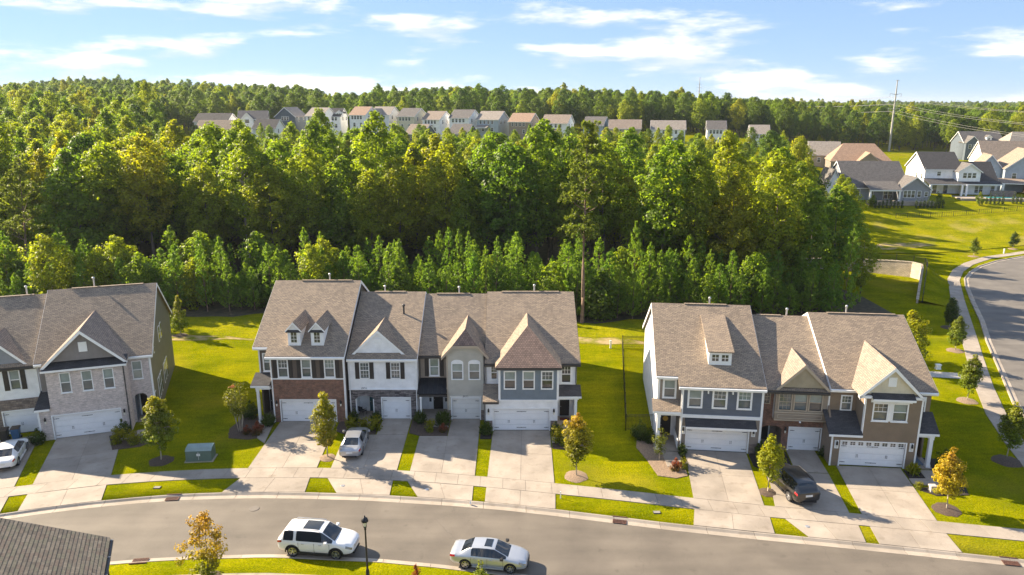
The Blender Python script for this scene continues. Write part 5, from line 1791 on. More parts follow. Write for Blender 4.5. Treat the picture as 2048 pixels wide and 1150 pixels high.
def dead_tree():
    g = np.random.default_rng(77)
    r = thing('dead_tree', 'bare pale dead tree standing among the leafy ones', 'tree', (-43.5, 119, float(terr(-43.5, 119))), 0)
    mb = MB()
    mb.tube([(0, 0, -.2), (.1, 0, 6), (-.1, .1, 12), (.1, 0, 17.5)], [.26, .21, .16, .06], 7)
    o = mb.build('trunk', plain('dead_wood', (.36, .31, .26), .9, var=.25), r, True)
    for k in range(16):
        z = g.uniform(9.5, 17); a = g.uniform(0, 6.28); L_ = g.uniform(1.2, 3.2)
        m2 = MB(); d = Vector((math.cos(a), math.sin(a), .75))
        p0 = Vector((0, 0, z)); p1 = p0 + d * L_ * .5 + Vector((0, 0, .2)); p2 = p0 + d * L_
        m2.tube([p0, p1, p2], [.07, .045, .015], 5); m2.tube([p1, p1 + Vector((d.y, -d.x, .7)) * L_ * .3], [.035, .01], 4)
        m2.build('branch', MATS['dead_wood'], r, True)


dead_tree()


# ---- the far woods: nobody could count them
def far_wood(name, pts, scl_, cm_obj, tm_obj, label):
    me = bpy.data.meshes.new(name)
    me.from_pydata([tuple(p) for p in pts], [], [])
    at = me.attributes.new('scl', 'FLOAT', 'POINT'); at.data.foreach_set('value', np.asarray(scl_, dtype=np.float32))
    g = np.random.default_rng(len(pts))
    ar = me.attributes.new('rotz', 'FLOAT_VECTOR', 'POINT')
    rv = np.zeros((len(pts), 3), dtype=np.float32); rv[:, 2] = g.uniform(0, 6.28, len(pts)); ar.data.foreach_set('vector', rv.reshape(-1))
    o = link(name, me)
    tag(o, label, kind='stuff')
    ng = bpy.data.node_groups.new(name + '_nodes', 'GeometryNodeTree')
    ng.interface.new_socket('Geometry', in_out='INPUT', socket_type='NodeSocketGeometry')
    ng.interface.new_socket('Geometry', in_out='OUTPUT', socket_type='NodeSocketGeometry')
    gi = ng.nodes.new('NodeGroupInput'); go = ng.nodes.new('NodeGroupOutput')
    jn = ng.nodes.new('GeometryNodeJoinGeometry')
    sa = ng.nodes.new('GeometryNodeInputNamedAttribute'); sa.data_type = 'FLOAT'; sa.inputs[0].default_value = 'scl'
    ra = ng.nodes.new('GeometryNodeInputNamedAttribute'); ra.data_type = 'FLOAT_VECTOR'; ra.inputs[0].default_value = 'rotz'
    for ob in (cm_obj, tm_obj):
        oi = ng.nodes.new('GeometryNodeObjectInfo'); oi.inputs['Object'].default_value = ob; oi.inputs['As Instance'].default_value = True
        ip = ng.nodes.new('GeometryNodeInstanceOnPoints')
        ng.links.new(gi.outputs[0], ip.inputs['Points']); ng.links.new(oi.outputs['Geometry'], ip.inputs['Instance'])
        ng.links.new(ra.outputs[0], ip.inputs['Rotation']); ng.links.new(sa.outputs[0], ip.inputs['Scale'])
        ng.links.new(ip.outputs[0], jn.inputs[0])
    ng.links.new(jn.outputs[0], go.inputs[0])
    md = o.modifiers.new('woods', 'NODES'); md.node_group = ng
    return o


FAR_CLEAR = []          # (x0, x1, y0, y1) kept free for the far houses


def far_woods():
    g = np.random.default_rng(9)
    kinds = [[] for _ in range(7)]
    scs = [[] for _ in range(7)]
    cand = []
    for (y0, y1, sp) in ((168, 330, 6.8), (330, 620, 7.5), (620, 1000, 11), (1000, 2600, 22)):
        y = y0
        while y < y1:
            half = 0.80 * y + 20
            x = -half
            while x < half:
                cand.append((x + g.uniform(-.45, .45) * sp, y + g.uniform(-.45, .45) * sp, sp)); x += sp
            y += sp
    for x, y, sp in cand:
        q = x / y
        if y < 330:
            # only the wooded flank on the left; the clearing with houses lies in the middle, fields on the right
            if q > -0.47 and not (y < 196 and q < 0.40) and not (216 < y < 262 and q < 0.405): continue
        else:
            edge = 348 if q < 0.34 else (356 if q < 0.58 else 336)
            if y < edge: continue
        if any(a < x < b and c < y < d for a, b, c, d in FAR_CLEAR): continue
        k = int(g.choice(7, p=[.08, .06, .09, .03, .04, .03, .67] if y > 340 else [.2, .13, .22, .07, .08, .08, .22]))
        kinds[k].append((x, y, float(terr(x, y)) - 0.5)); s_ = g.uniform(.66, 1.18) * (.74 if y < 200 and q > -.3 else (.40 if y < 265 and q > -.47 else .86))
        if y > 1000: s_ *= 1.25
        scs[k].append(s_)
    crowns = {}
    for o in bpy.data.objects:
        if o.name.startswith('crown'):
            crowns.setdefault(o.data.name, o)
    for k in range(7):
        (cm, tm), lab = BROAD[k]
        co = next(o for o in bpy.data.objects if o.data == cm); to = next(o for o in bpy.data.objects if o.data == tm)
        far_wood('far_wood', kinds[k], scs[k], co, to, 'distant green woodland covering the hills beyond the far houses')
    print('far', [len(k) for k in kinds])


far_woods()

# ---------------------------------------------------------------- cars
def paint(name, col, metal=0.0, rough=0.28):
    return plain(name, col, rough, metal, 0.02, 1.0, 1.0)


GLASS_C = pane('car_glass', (0.012, 0.016, 0.022), 0.03)
TYRE = plain('tyre', (0.012, 0.012, 0.013), 0.85)
ALLOY = plain('alloy', (0.6, 0.6, 0.62), 0.25, 0.8)
RED_L = plain('tail_lamp', (0.38, 0.012, 0.018), 0.2, 0, 0.05, coat=1.0)
CLEAR_L = plain('head_lamp', (0.25, 0.22, 0.17), 0.12, 0.4, coat=1.0)
PLASTIC = plain('black_plastic', (0.02, 0.02, 0.022), 0.55)


def make_car(label, loc, heading, P, body_mat, name='car'):
    """One smooth subdivided cage per car, cut for the wheels and split into panels and panes.
    Stations run rear to front: (x, floor z, half width, shoulder z, belt half width, belt z, rail half width, top z, side tag, top tag)."""
    root = thing(name, label, 'car', loc, heading)
    W = P['W'] / 2
    st = P['st']
    rings = []
    for (x, zb, w, zs, wb2, zb2, wt, zt, *_r) in st:
        zr_ = min(zt - .015, zb2 + max(.015, (zt - zb2) * .90))
        half = [(0, zb), (w * .84, zb), (w * .975, zb + .10), (w, (zb + zs) * .5 + .06), (w * .99, zs), (wb2, zb2), (wt, zr_), (wt - .05, zr_ + (zt - zr_) * .45), (wt * .6, zt - .012), (0, zt)]
        rings.append([(x, y, z) for y, z in half] + [(x, -y, z) for y, z in half[-2:0:-1]])
    n = len(rings[0]); m = 9
    verts = [p for r in rings for p in r]
    faces, mats = [], []
    for i in range(len(rings) - 1):
        for k in range(n):
            k2 = (k + 1) % n
            faces.append((i * n + k, (i + 1) * n + k, (i + 1) * n + k2, i * n + k2))
            j = k if k < m else n - 1 - k            # row between half points j and j+1
            side, top = st[i][8], st[i][9]
            t = 0
            if j == 5 and side: t = side
            if j == 4 and side in (3, 4): t = side
            if j >= 7 and top: t = top
            if side in (3, 4) and j != 4: t = 0
            mats.append(t)
    faces.append(tuple(range(n))); mats.append(0)
    faces.append(tuple((len(rings) - 1) * n + k for k in range(n - 1, -1, -1))); mats.append(0)
    me = bpy.data.meshes.new('body'); me.from_pydata(verts, [], faces)
    slots = [body_mat, GLASS_C, TYRE, CLEAR_L, RED_L]
    for s_ in slots: me.materials.append(s_)
    me.polygons.foreach_set('material_index', mats)
    bm = bmesh.new(); bm.from_mesh(me); bmesh.ops.recalc_face_normals(bm, faces=bm.faces)
    cl = bm.edges.layers.float.get('crease_edge') or bm.edges.layers.float.new('crease_edge')
    vl = bm.verts.layers.float.get('crease_vert') or bm.verts.layers.float.new('crease_vert')
    for e in bm.edges:
        if len(e.link_faces) == 2 and e.link_faces[0].material_index != e.link_faces[1].material_index:
            e[cl] = 1.0
            for v in e.verts: v[vl] = 0.85
    bm.to_mesh(me); bm.free()
    body = link('body', me, root)
    sd = body.modifiers.new('s', 'SUBSURF'); sd.levels = 2; sd.render_levels = 2
    R = P['wr']
    cut = MB()
    for xa in P['axles']:
        for s in (-1, 1):
            cut.lathe([(R + .06, s * (W - .28)), (R + .06, s * (W + .25))], (xa, 0, R), 26, 'y')
    co = cut.build('cutter', slots); co.data.polygons.foreach_set('material_index', [2] * len(co.data.polygons)); co.parent = root
    md = body.modifiers.new('b', 'BOOLEAN'); md.object = co; md.operation = 'DIFFERENCE'; md.solver = 'EXACT'
    bpy.context.view_layer.update()
    full = bpy.data.meshes.new_from_object(body.evaluated_get(bpy.context.evaluated_depsgraph_get()))
    body.modifiers.clear(); bpy.data.objects.remove(co)
    # split by material; panes and lamps fall apart into connected pieces
    bm = bmesh.new(); bm.from_mesh(full); bm.faces.ensure_lookup_table()
    seen, pieces = set(), []
    for f in bm.faces:
        if f.index in seen: continue
        mi = f.material_index; grp = [f]; seen.add(f.index); stack = [f]
        if mi in (0, 2):
            grp = [q for q in bm.faces if q.material_index == mi]
            for q in grp: seen.add(q.index)
        else:
            while stack:
                q = stack.pop()
                for e in q.edges:
                    for o in e.link_faces:
                        if o.index not in seen and o.material_index == mi: seen.add(o.index); grp.append(o); stack.append(o)
        pieces.append((mi, grp))
    for mi, grp in pieces:
        idx = {}; vv = []; ff = []
        for q in grp:
            row = []
            for v in q.verts:
                if v.index not in idx: idx[v.index] = len(vv); vv.append(tuple(v.co))
                row.append(idx[v.index])
            ff.append(row)
        m2 = bpy.data.meshes.new('piece'); m2.from_pydata(vv, [], ff); m2.materials.append(slots[mi] if mi < 5 else body_mat)
        m2.polygons.foreach_set('use_smooth', [True] * len(m2.polygons))
        try: m2.set_sharp_from_angle(angle=math.radians(40))
        except Exception: pass
        cx = sum(v[0] for v in vv) / len(vv); cy = sum(v[1] for v in vv) / len(vv)
        nm = {0: 'body', 2: 'wheel_well', 3: 'head_lamp', 4: 'tail_lamp'}.get(mi) or ('side_window' if abs(cy) > .3 else ('windscreen' if cx > .3 else 'rear_screen'))
        if mi == 0: body.data = m2
        else: link(nm, m2, root)
    bm.free()
    zr, wt_, belt = P['roof'], P['rail'], P['belt']
    xF, xR = st[-1][0], st[0][0]
    for s in (-1, 1):
        m2 = MB(); xm, ym = P['mir'], s * W
        m2.loft([[(xm + a * l_, ym + s * q, belt + .09 + b_ * h_) for a, b_ in ((-1, -1), (1, -1), (1.2, 0), (.7, 1), (-1, 1))] for q, l_, h_ in ((-.06, .03, .03), (.04, .06, .05), (.08, .10, .08), (.19, .10, .08), (.23, .05, .05))])
        m2.build('mirror', P.get('mirror', body_mat), root, True)
        for xh in P['handles']:
            m2 = MB(); m2.box(xh - .09, xh + .09, s * (W - .03), s * (W + .022), belt - .17, belt - .135); m2.build('door_handle', STEEL, root)
        for xh in P['seams']:
            m2 = MB(); m2.box(xh - .006, xh + .006, s * (W - .05), s * (W + .003), .36, belt - .09); m2.build('door_seam', PLASTIC, root)
        m2 = MB(); m2.box(P['axles'][0] + R + .08, P['axles'][1] - R - .08, s * (W * .9), s * (W + .006), P['sill'] - .03, P['sill'] + P['clad']); m2.build('sill', PLASTIC if P['clad'] > .06 else body_mat, root)
    m2 = MB(); m2.box(xF - .1, xF + .012, -W * .42, W * .42, P['grz'], P['grz'] + P['grh']); m2.build('grille', P['grille'], root)
    m2 = MB(); m2.box(xF - .14, xF + .006, -W * .5, W * .5, .27, .38); m2.build('lower_grille', PLASTIC, root)
    m2 = MB(); m2.box(xR - .012, xR + .08, -.26, .26, P['plate'], P['plate'] + .15); m2.build('number_plate', plain('plate_white', (.7, .7, .68), .5), root)
    m2 = MB(); m2.box(xR - .008, xR + .14, -W * .62, W * .62, .30, .42); m2.build('bumper_insert', PLASTIC, root)
    if P.get('sunroof'):
        a, b, w = P['sunroof']; m2 = MB(); m2.box(a, b, -w, w, zr - .05, zr + .006); m2.build('sunroof', GLASS_C, root)
    if P.get('rails'):
        a, b = P['rails']
        for s in (-1, 1):
            m2 = MB(); m2.tube([(a, s * wt_ * .94, zr - .07), (a + .15, s * wt_ * .94, zr + .03), (b - .15, s * wt_ * .94, zr + .03), (b, s * wt_ * .94, zr - .07)], .022, 6); m2.build('roof_rail', P.get('railmat', STEEL), root, True)
    for xa in P['axles']:
        for s in (-1, 1):
            m2 = MB(); y1 = W - .012
            m2.lathe([(R * .6, s * (y1 - .2)), (R * .94, s * (y1 - .21)), (R, s * (y1 - .17)), (R, s * (y1 - .05)), (R * .94, s * y1), (R * .70, s * (y1 + .002)), (R * .68, s * (y1 - .03))], (xa, 0, R), 28, 'y')
            wh = m2.build('wheel', TYRE, root, True)
            m2 = MB(); m2.lathe([(R * .68, s * (y1 - .05)), (R * .68, s * (y1 - .008)), (R * .62, s * (y1 - .008)), (R * .61, s * (y1 - .045))], (xa, 0, R), 28, 'y')
            for k in range(5):
                a = 2 * math.pi * k / 5 + .3
                d = Vector((math.cos(a), 0, math.sin(a))); t = Vector((-math.sin(a), 0, math.cos(a)))
                for e_ in (-1, 1):
                    c0 = Vector((xa, s * (y1 - .03), R)) + d * R * .1 + t * e_ * .012; c1 = Vector((xa, s * (y1 - .012), R)) + d * R * .63 + t * e_ * R * .13
                    w_ = t * R * .05
                    m2.extrude([tuple(c0 - w_), tuple(c0 + w_), tuple(c1 + w_), tuple(c1 - w_)], (0, -s * .02, 0))
            m2.lathe([(R * .15, s * (y1 - .045)), (R * .15, s * (y1 - .01)), (.01, s * (y1 - .006))], (xa, 0, R), 10, 'y')
            m2.build('rim', ALLOY, wh, True)
            if P.get('arch'):
                m2 = MB(); q_ = 16; yA = s * (W + .004)
                for k in range(q_):
                    a0, a1 = math.pi * (k / q_) * 1.1 - .16, math.pi * ((k + 1) / q_) * 1.1 - .16
                    q = [(xa + rr_ * math.cos(a), yA, R + rr_ * math.sin(a)) for rr_, a in ((R + .055, a0), (R + .115, a0), (R + .115, a1), (R + .055, a1))]
                    m2.extrude(q, (0, -s * .06, 0))
                m2.build('arch_trim', PLASTIC, root)
    return root


G_ = 1
SED = dict(W=1.85, belt=.95, roof=1.44, rail=.60, wr=.335, axles=(-1.40, 1.43), sill=.24, clad=.05, mir=.92, handles=(-.78, .22), seams=(-1.05, -.02, .98), grz=.46, grh=.16, grille=PLASTIC, plate=.62,
           st=[(-2.44, .42, .66, .66, .60, .74, .50, .78, 0, 0), (-2.40, .32, .80, .74, .74, .86, .60, .92, 4, 0), (-2.12, .26, .89, .80, .83, .92, .64, .99, 4, 0), (-2.06, .25, .90, .81, .84, .93, .645, 1.0, 0, 0), (-1.80, .24, .92, .83, .86, .945, .655, 1.01, 0, 0),
               (-1.72, .24, .922, .835, .865, .945, .655, 1.03, 0, G_), (-1.12, .23, .925, .84, .87, .95, .60, 1.36, 0, G_), (-1.06, .23, .925, .84, .87, .95, .60, 1.375, G_, 0), (-.55, .22, .925, .84, .87, .95, .61, 1.43, G_, 0), (-.10, .22, .925, .84, .87, .95, .615, 1.445, G_, 0), (-.03, .22, .925, .84, .87, .95, .615, 1.445, G_, 0),
               (.25, .22, .925, .84, .87, .95, .61, 1.43, G_, 0), (.36, .22, .925, .84, .87, .95, .60, 1.415, G_, 0), (.42, .22, .925, .84, .87, .95, .60, 1.40, G_, G_), (1.15, .22, .92, .83, .865, .945, .66, 1.03, 0, G_), (1.26, .22, .92, .83, .862, .935, .68, .985, 0, 0), (1.45, .23, .915, .81, .85, .91, .68, .965, 0, 0),
               (1.85, .24, .90, .74, .82, .84, .66, .90, 0, 0), (1.95, .25, .89, .70, .81, .81, .65, .88, 3, 0), (2.26, .27, .80, .58, .74, .68, .58, .78, 3, 0), (2.36, .30, .70, .54, .64, .62, .5, .70, 0, 0), (2.44, .36, .56, .50, .52, .57, .42, .62, 0, 0)])
SUV = dict(W=2.0, belt=1.14, roof=1.78, rail=.70, wr=.385, axles=(-1.43, 1.43), sill=.31, clad=.10, arch=True, mir=.86, handles=(-.72, .42), seams=(-1.02, .02, 1.02), grz=.68, grh=.2, grille=STEEL, plate=.80, sunroof=(-.85, .22, .48), rails=(-1.75, .35),
           st=[(-2.48, .50, .74, .84, .70, .95, .60, 1.05, 0, 0), (-2.44, .38, .90, .90, .86, 1.06, .68, 1.18, 4, 0), (-2.22, .34, .97, .98, .93, 1.12, .70, 1.34, 4, G_), (-2.12, .33, .98, .99, .935, 1.13, .70, 1.56, 0, G_), (-2.03, .32, .985, 1.0, .94, 1.13, .70, 1.69, G_, 0), (-1.9, .32, .99, 1.0, .94, 1.14, .70, 1.73, G_, 0), (-1.36, .31, 1.0, 1.0, .945, 1.14, .705, 1.767, 0, 0), (-1.18, .31, 1.0, 1.0, .945, 1.14, .71, 1.775, G_, 0),
               (-.6, .30, 1.0, 1.0, .945, 1.14, .71, 1.785, G_, 0), (-.04, .30, 1.0, 1.0, .945, 1.14, .71, 1.785, G_, 0), (.02, .30, 1.0, 1.0, .945, 1.14, .71, 1.78, G_, 0), (.36, .30, 1.0, 1.0, .945, 1.14, .70, 1.755, G_, 0), (.46, .30, 1.0, 1.0, .945, 1.14, .695, 1.735, G_, 0), (.52, .30, 1.0, 1.0, .945, 1.14, .695, 1.715, G_, G_),
               (1.20, .30, .995, .99, .94, 1.13, .74, 1.24, 0, G_), (1.32, .31, .99, .98, .935, 1.12, .75, 1.19, 0, 0), (1.6, .32, .985, .95, .92, 1.09, .75, 1.165, 0, 0), (1.98, .33, .96, .88, .89, 1.02, .73, 1.11, 0, 0), (2.06, .33, .95, .84, .88, .99, .72, 1.09, 3, 0), (2.34, .36, .86, .74, .80, .87, .66, 1.0, 3, 0), (2.44, .40, .76, .68, .70, .80, .58, .92, 0, 0), (2.50, .46, .64, .62, .60, .74, .50, .84, 0, 0)])
SUVB = dict(SUV, sunroof=None, railmat=PLASTIC, grille=PLASTIC)
WHITE_P = paint('paint_white', (.78, .78, .78))
SILVER_P = paint('paint_silver', (.46, .47, .49), .55)
PEARL_P = paint('paint_light_silver', (.50, .52, .55), .5)
BLACK_P = paint('paint_black', (.012, .012, .013))


def rot_to(d): return math.atan2(d[1], d[0])


ZR = -0.07
# white SUV by the near kerb: near-side wheels at (-14.03,41.24) and (-11.09,40.87)
dv = Vector((2.94, -.37)).normalized(); nv = Vector((-dv.y, dv.x))
c_ = (Vector((-14.03, 41.24)) + Vector((-11.09, 40.87))) / 2 + nv * 1.0 + nv * .02
make_car('white sport utility car with black sunroof, parked by the near kerb', (c_.x, c_.y, -.075), rot_to(dv), SUV, WHITE_P)
dv = Vector((2.82, -.48)).normalized(); nv = Vector((-dv.y, dv.x))
c_ = (Vector((-2.95, 39.92)) + Vector((-.13, 39.44))) / 2 + nv * .98
make_car('light silver sedan with black sunroof, parked on the street by the near kerb', (c_.x, c_.y, -.075), rot_to(dv), dict(SED, sunroof=(-.28, .18, .40), mirror=PLASTIC), PEARL_P)
make_car('silver sedan parked on the driveway of the white sided townhouse', (-13.15, 56.45, .045), math.radians(91.5), SED, SILVER_P)
make_car('white sedan parked on the driveway behind the blue bin', (-40.55, 54.3, .045), math.radians(110.5), SED, WHITE_P)
make_car('black sport utility car parked on a driveway beside a yellow green tree', (20.72, 49.45, .045), math.radians(99), SUVB, BLACK_P)


# ---------------------------------------------------------------- street furniture and small things
def street_lamp(x, y):
    r = thing('street_lamp', 'black street lamp with glass lantern on the near grass verge', 'street lamp', (x, y, 0))
    mb = MB(); mb.lathe([(.16, 0), (.16, .12), (.12, .18), (.11, .6), (.075, .7)], n=14); mb.build('base', IRON, r, True)
    mb = MB(); mb.lathe([(.062, .7), (.05, 3.35), (.07, 3.38), (.07, 3.44), (.05, 3.48)], n=12); mb.build('post', IRON, r, True)
    mb = MB(); mb.lathe([(.05, 3.48), (.10, 3.54), (.09, 3.6)], n=14); mb.build('cup', IRON, r, True)
    mb = MB(); mb.lathe([(.075, 3.6), (.16, 3.92)], n=14); mb.build('lantern_glass', MATS['lamp_glass'], r, True)
    for k in range(4):
        a = math.pi / 4 + k * math.pi / 2; mb = MB()
        mb.tube([(.095 * math.cos(a), .095 * math.sin(a), 3.58), (.185 * math.cos(a), .185 * math.sin(a), 3.94)], .012, 5); mb.build('lantern_bar', IRON, r)
    mb = MB(); mb.lathe([(.20, 3.92), (.22, 3.95), (.21, 4.02), (.16, 4.13), (.06, 4.2), (.035, 4.24), (.05, 4.27), (.0, 4.34)], n=16); mb.build('lantern_cap', IRON, r, True)


street_lamp(-8.73, 38.9)


def transformer():
    r = thing('transformer_box', 'green metal electrical transformer box on the lawn', 'utility box', (-25.2, 54.35, 0), math.radians(5))
    G = plain('utility_green', (.10, .15, .125), .45, var=.1)
    mb = MB(); mb.box(-1.12, 1.12, -.55, .75, -.05, .07); mb.build('pad', CONC, r)
    mb = MB(); mb.extrude([(-1.0, -.5, .072), (-1.0, .65, .072), (-1.0, .65, .95), (-1.0, .45, 1.15), (-1.0, -.15, 1.08), (-1.0, -.42, .9)][::-1], (2.0, 0, 0)); mb.build('cabinet', G, r)
    mb = MB(); mb.solid([(-1.03, -.44, .93), (1.03, -.44, .93), (1.03, -.17, 1.12), (-1.03, -.17, 1.12), (1.03, .47, 1.19), (-1.03, .47, 1.19), (1.03, .7, .97), (-1.03, .7, .97)], [(0, 1, 2, 3), (3, 2, 4, 5), (5, 4, 6, 7)]); o = mb.build('lid', plain('utility_green_lid', (.24, .31, .29), .4), r)
    mb = MB(); mb.box(-.14, .14, -.475, -.46, .52, .72); mb.build('warning_label', TRIM, r)
    mb = MB(); mb.box(-.02, .02, -.5, -.47, .2, .85); mb.build('lock_bar', STEEL, r)


transformer()


def bin_(x, y, rz, col, label):
    r = thing('wheelie_bin', label, 'bin', (x, y, .045), rz)
    mb = MB(); mb.loft([[(a * w, b * d, z) for a, b in ((-1, -1), (1, -1), (1, 1), (-1, 1))] for w, d, z in ((.23, .27, .06), (.30, .36, 1.0), (.33, .39, 1.0), (.33, .39, 1.06))]); mb.build('bin_body', plain('bin_' + str(col[2]), col, .5), r)
    mb = MB(); mb.loft([[(a * w, b * d + .02, z) for a, b in ((-1, -1), (1, -1), (1, 1), (-1, 1))] for w, d, z in ((.33, .41, 1.065), (.31, .38, 1.12), (.2, .25, 1.15))]); mb.build('lid', plain('bin_lid', (.07, .05, .035), .6), r)
    for s in (-1, 1):
        mb = MB(); mb.lathe([(.13, s * .25), (.13, s * .31)], (0, .33, .13), 12, 'x'); mb.build('wheel', TYRE, r)


bin_(-42.4, 57.9, math.radians(20), (.03, .10, .21), 'blue wheelie bin in front of the left garage door')
bin_(-43.2, 57.6, math.radians(18), (.02, .02, .022), 'black wheelie bin beside the blue one')


def grate(x, y, rz, label):
    r = thing('storm_drain', label, 'drain', (x, y, -.085), rz)
    RUST = plain('rusty_iron', (.11, .05, .035), .8, .2, .3, 8)
    mb = MB(); mb.box(-.47, .47, -.30, -.25, 0, .03); mb.box(-.47, .47, .27, .32, 0, .03); mb.box(-.47, -.42, -.25, .27, 0, .03); mb.box(.42, .47, -.25, .27, 0, .03); mb.build('frame', RUST, r)
    mb = MB(); mb.box(-.42, .42, -.25, .27, -.02, .004); mb.build('pit', PLASTIC, r)
    for k in range(9):
        mb = MB(); a = -.39 + k * .0925; mb.box(a, a + .05, -.25, .27, .006, .03); mb.build('bar', RUST, r)
    for q in (-.09, .09):
        mb = MB(); mb.box(-.42, .42, q - .015, q + .015, .031, .036); mb.build('cross_bar', RUST, r)
    mb = MB(); mb.box(-.52, .52, .33, .40, .0, .15); mb.build('hood', RUST, r)


def on_kerb(x, f, s): return (x, float(f(x)) + s * .30)


grate(*on_kerb(-24.85, kf, 1), math.radians(5), 'rusty storm drain in the far kerb by the strip near the transformer box')
grate(*on_kerb(7.45, kf, 1), math.radians(-12), 'rusty storm drain in the far kerb below the orange-topped tree')
grate(*on_kerb(31.4, kf, 1), math.radians(-11), 'rusty storm drain in the far kerb below the golden tree')
grate(*on_kerb(-23.5, nf, -1), math.radians(187), 'rusty storm drain in the near kerb beside the roof corner')


def disc(name, x, y, r_, z, mat, label, cat, parts=True):
    r = thing(name, label, cat, (x, y, z))
    mb = MB(); mb.lathe([(r_, -.02), (r_, .008), (r_ * .9, .014)], n=20); mb.build('rim', mat, r)
    mb = MB(); mb.lathe([(r_ * .86, -.02), (r_ * .86, .012)], n=20)
    mb.build('lid', plain('cast_iron', (.12, .105, .09), .7, .3, .25, 10), r)


disc('manhole_cover', -18.4, 47.0, .36, -.063, plain('worn_asphalt', (.17, .15, .13), .9), 'round manhole cover set in the street asphalt', 'manhole')
disc('meter_cover', -12.75, 50.05, .16, .05, STEEL, 'small round meter cover in the apron below the silver sedan', 'cover')
disc('meter_cover', -6.35, 49.5, .16, .05, STEEL, 'small round meter cover in the apron below the cream garage door', 'cover')
disc('meter_cover', 20.1, 44.55, .16, .05, STEEL, 'small round meter cover in the apron below the black car', 'cover')


def valve_box(x, y, label):
    r = thing('valve_box', label, 'box', (x, y, 0))
    mb = MB(); mb.box(-.26, .26, -.17, .17, -.03, .05); mb.build('case', PLASTIC, r); mb = MB(); mb.box(-.23, .23, -.14, .14, .051, .065); mb.build('lid', plain('valve_lid', (.22, .21, .19), .8), r)


valve_box(10.2, 46.35, 'dark meter box in the grass strip beside the far storm drain')
valve_box(-26.6, 49.8, 'dark meter box in the grass strip below the transformer box')


def marker(x, y, h, label, col=(.85, .85, .82), w=.09, name='utility_marker'):
    r = thing(name, label, 'marker', (x, y, float(terr(x, y))))
    mb = MB(); mb.loft([[(a * q, b * q * .8, z) for a, b in ((-1, -1), (1, -1), (1, 1), (-1, 1))] for q, z in ((w * 1.3, -.05), (w, .2), (w, h - .1))]); m = plain('marker_%.2f' % col[0], col, .6); mb.build('post', m, r)
    mb = MB(); mb.loft([[(a * q, b * q * .8, z) for a, b in ((-1, -1), (1, -1), (1, 1), (-1, 1))] for q, z in ((w * 1.25, h - .098), (w * 1.25, h - .02), (w * .8, h))]); mb.build('cap', m, r)


marker(11.6, 82.2, .95, 'pale cable pedestal standing on the lawn beside the black fence')
marker(95.0, 139.3, .9, 'small white pedestal beside the far bend of the path')
marker(46.2, 75.2, .55, 'low white utility pedestal near the gravel path', w=.22)
marker(-3.0, 46.6 + 1.0, .12, 'tiny white marker cap beside the driveway apron', w=.05)
marker(3.55, 48.3, .55, 'thin white stake in the grass strip beside the apron', w=.03)
marker(31.2, 49.25, .55, 'pale rounded stone ornament in the bed beside the golden tree', (.6, .52, .44), .2, 'garden_stone')


def chair(x, y, rz):
    r = thing('porch_chair', 'dark metal armchair on the arched stone porch', 'chair', (x, y, .1), rz)
    mb = MB(); mb.box(-.27, .27, -.25, .27, .38, .43); mb.build('seat', IRON, r)
    mb = MB(); mb.extrude([(-.27, .26, .44), (.27, .26, .44), (.27, .38, .95), (-.27, .38, .95)], (0, .03, 0)); mb.build('backrest', IRON, r)
    for a in (-.25, .25):
        for b in (-.22, .25):
            mb = MB(); mb.tube([(a, b, 0), (a, b, .38)], .018, 5); mb.build('leg', IRON, r)
        mb = MB(); mb.tube([(a, -.22, .43), (a, -.24, .62), (a, .3, .66)], .018, 5); mb.build('armrest', IRON, r)


chair(-13.75, 62.95, math.radians(150))


# ---- fences
def fence_run(name, pts, h, label, gap=.14, post=2.4):
    """wrought fence: each run of posts, rails; the pickets joined per panel."""
    r = thing(name, label, 'fence', (pts[0][0], pts[0][1], float(terr(*pts[0]))))
    off = tuple(r.location)
    for i in range(len(pts) - 1):
        a, b = Vector(pts[i]), Vector(pts[i + 1])
        L_ = (b - a).length; k = max(1, round(L_ / post)); d = (b - a) / L_
        for j in range(k + 1):
            if j == k and i < len(pts) - 2: continue
            p = a + d * L_ * j / k; z = float(terr(p.x, p.y))
            mb = MB(); mb.box(p.x - .035, p.x + .035, p.y - .035, p.y + .035, z - .1, z + h + .08); mb.build('post', IRON, r, off=off)
        for j in range(k):
            p, q = a + d * L_ * j / k, a + d * L_ * (j + 1) / k
            zp, zq = float(terr(p.x, p.y)), float(terr(q.x, q.y))
            for t in (.15, h - .15, h - .02):
                mb = MB(); mb.tube([(p.x, p.y, zp + t), (q.x, q.y, zq + t)], .018, 4); mb.build('rail', IRON, r, off=off)
            mb = MB(); n = int((q - p).length / gap)
            for m in range(1, n):
                s = p.lerp(q, m / n); z = zp + (zq - zp) * m / n
                mb.box(s.x - .013, s.x + .013, s.y - .013, s.y + .013, z + .08, z + h)
            o = mb.build('pickets', IRON, r, off=off, fix=False); o['kind'] = 'stuff'
    return r


fence_run('iron_fence', [(12.6, 59.85), (10.02, 59.75), (12.98, 82.2), (16.1, 82.1)], 1.5, 'black iron fence with gate beside the slate blue end townhouse', .115)
# retaining wall of pale blocks with a railing
RW = [(58.4, 102.0), (61.0, 106.5), (63.6, 111.0), (65.6, 114.4), (66.5, 116.4), (65.9, 118.2), (63.9, 119.8), (62.0, 121.2), (59.0, 123.2), (55, 124.6), (50, 125.2)]


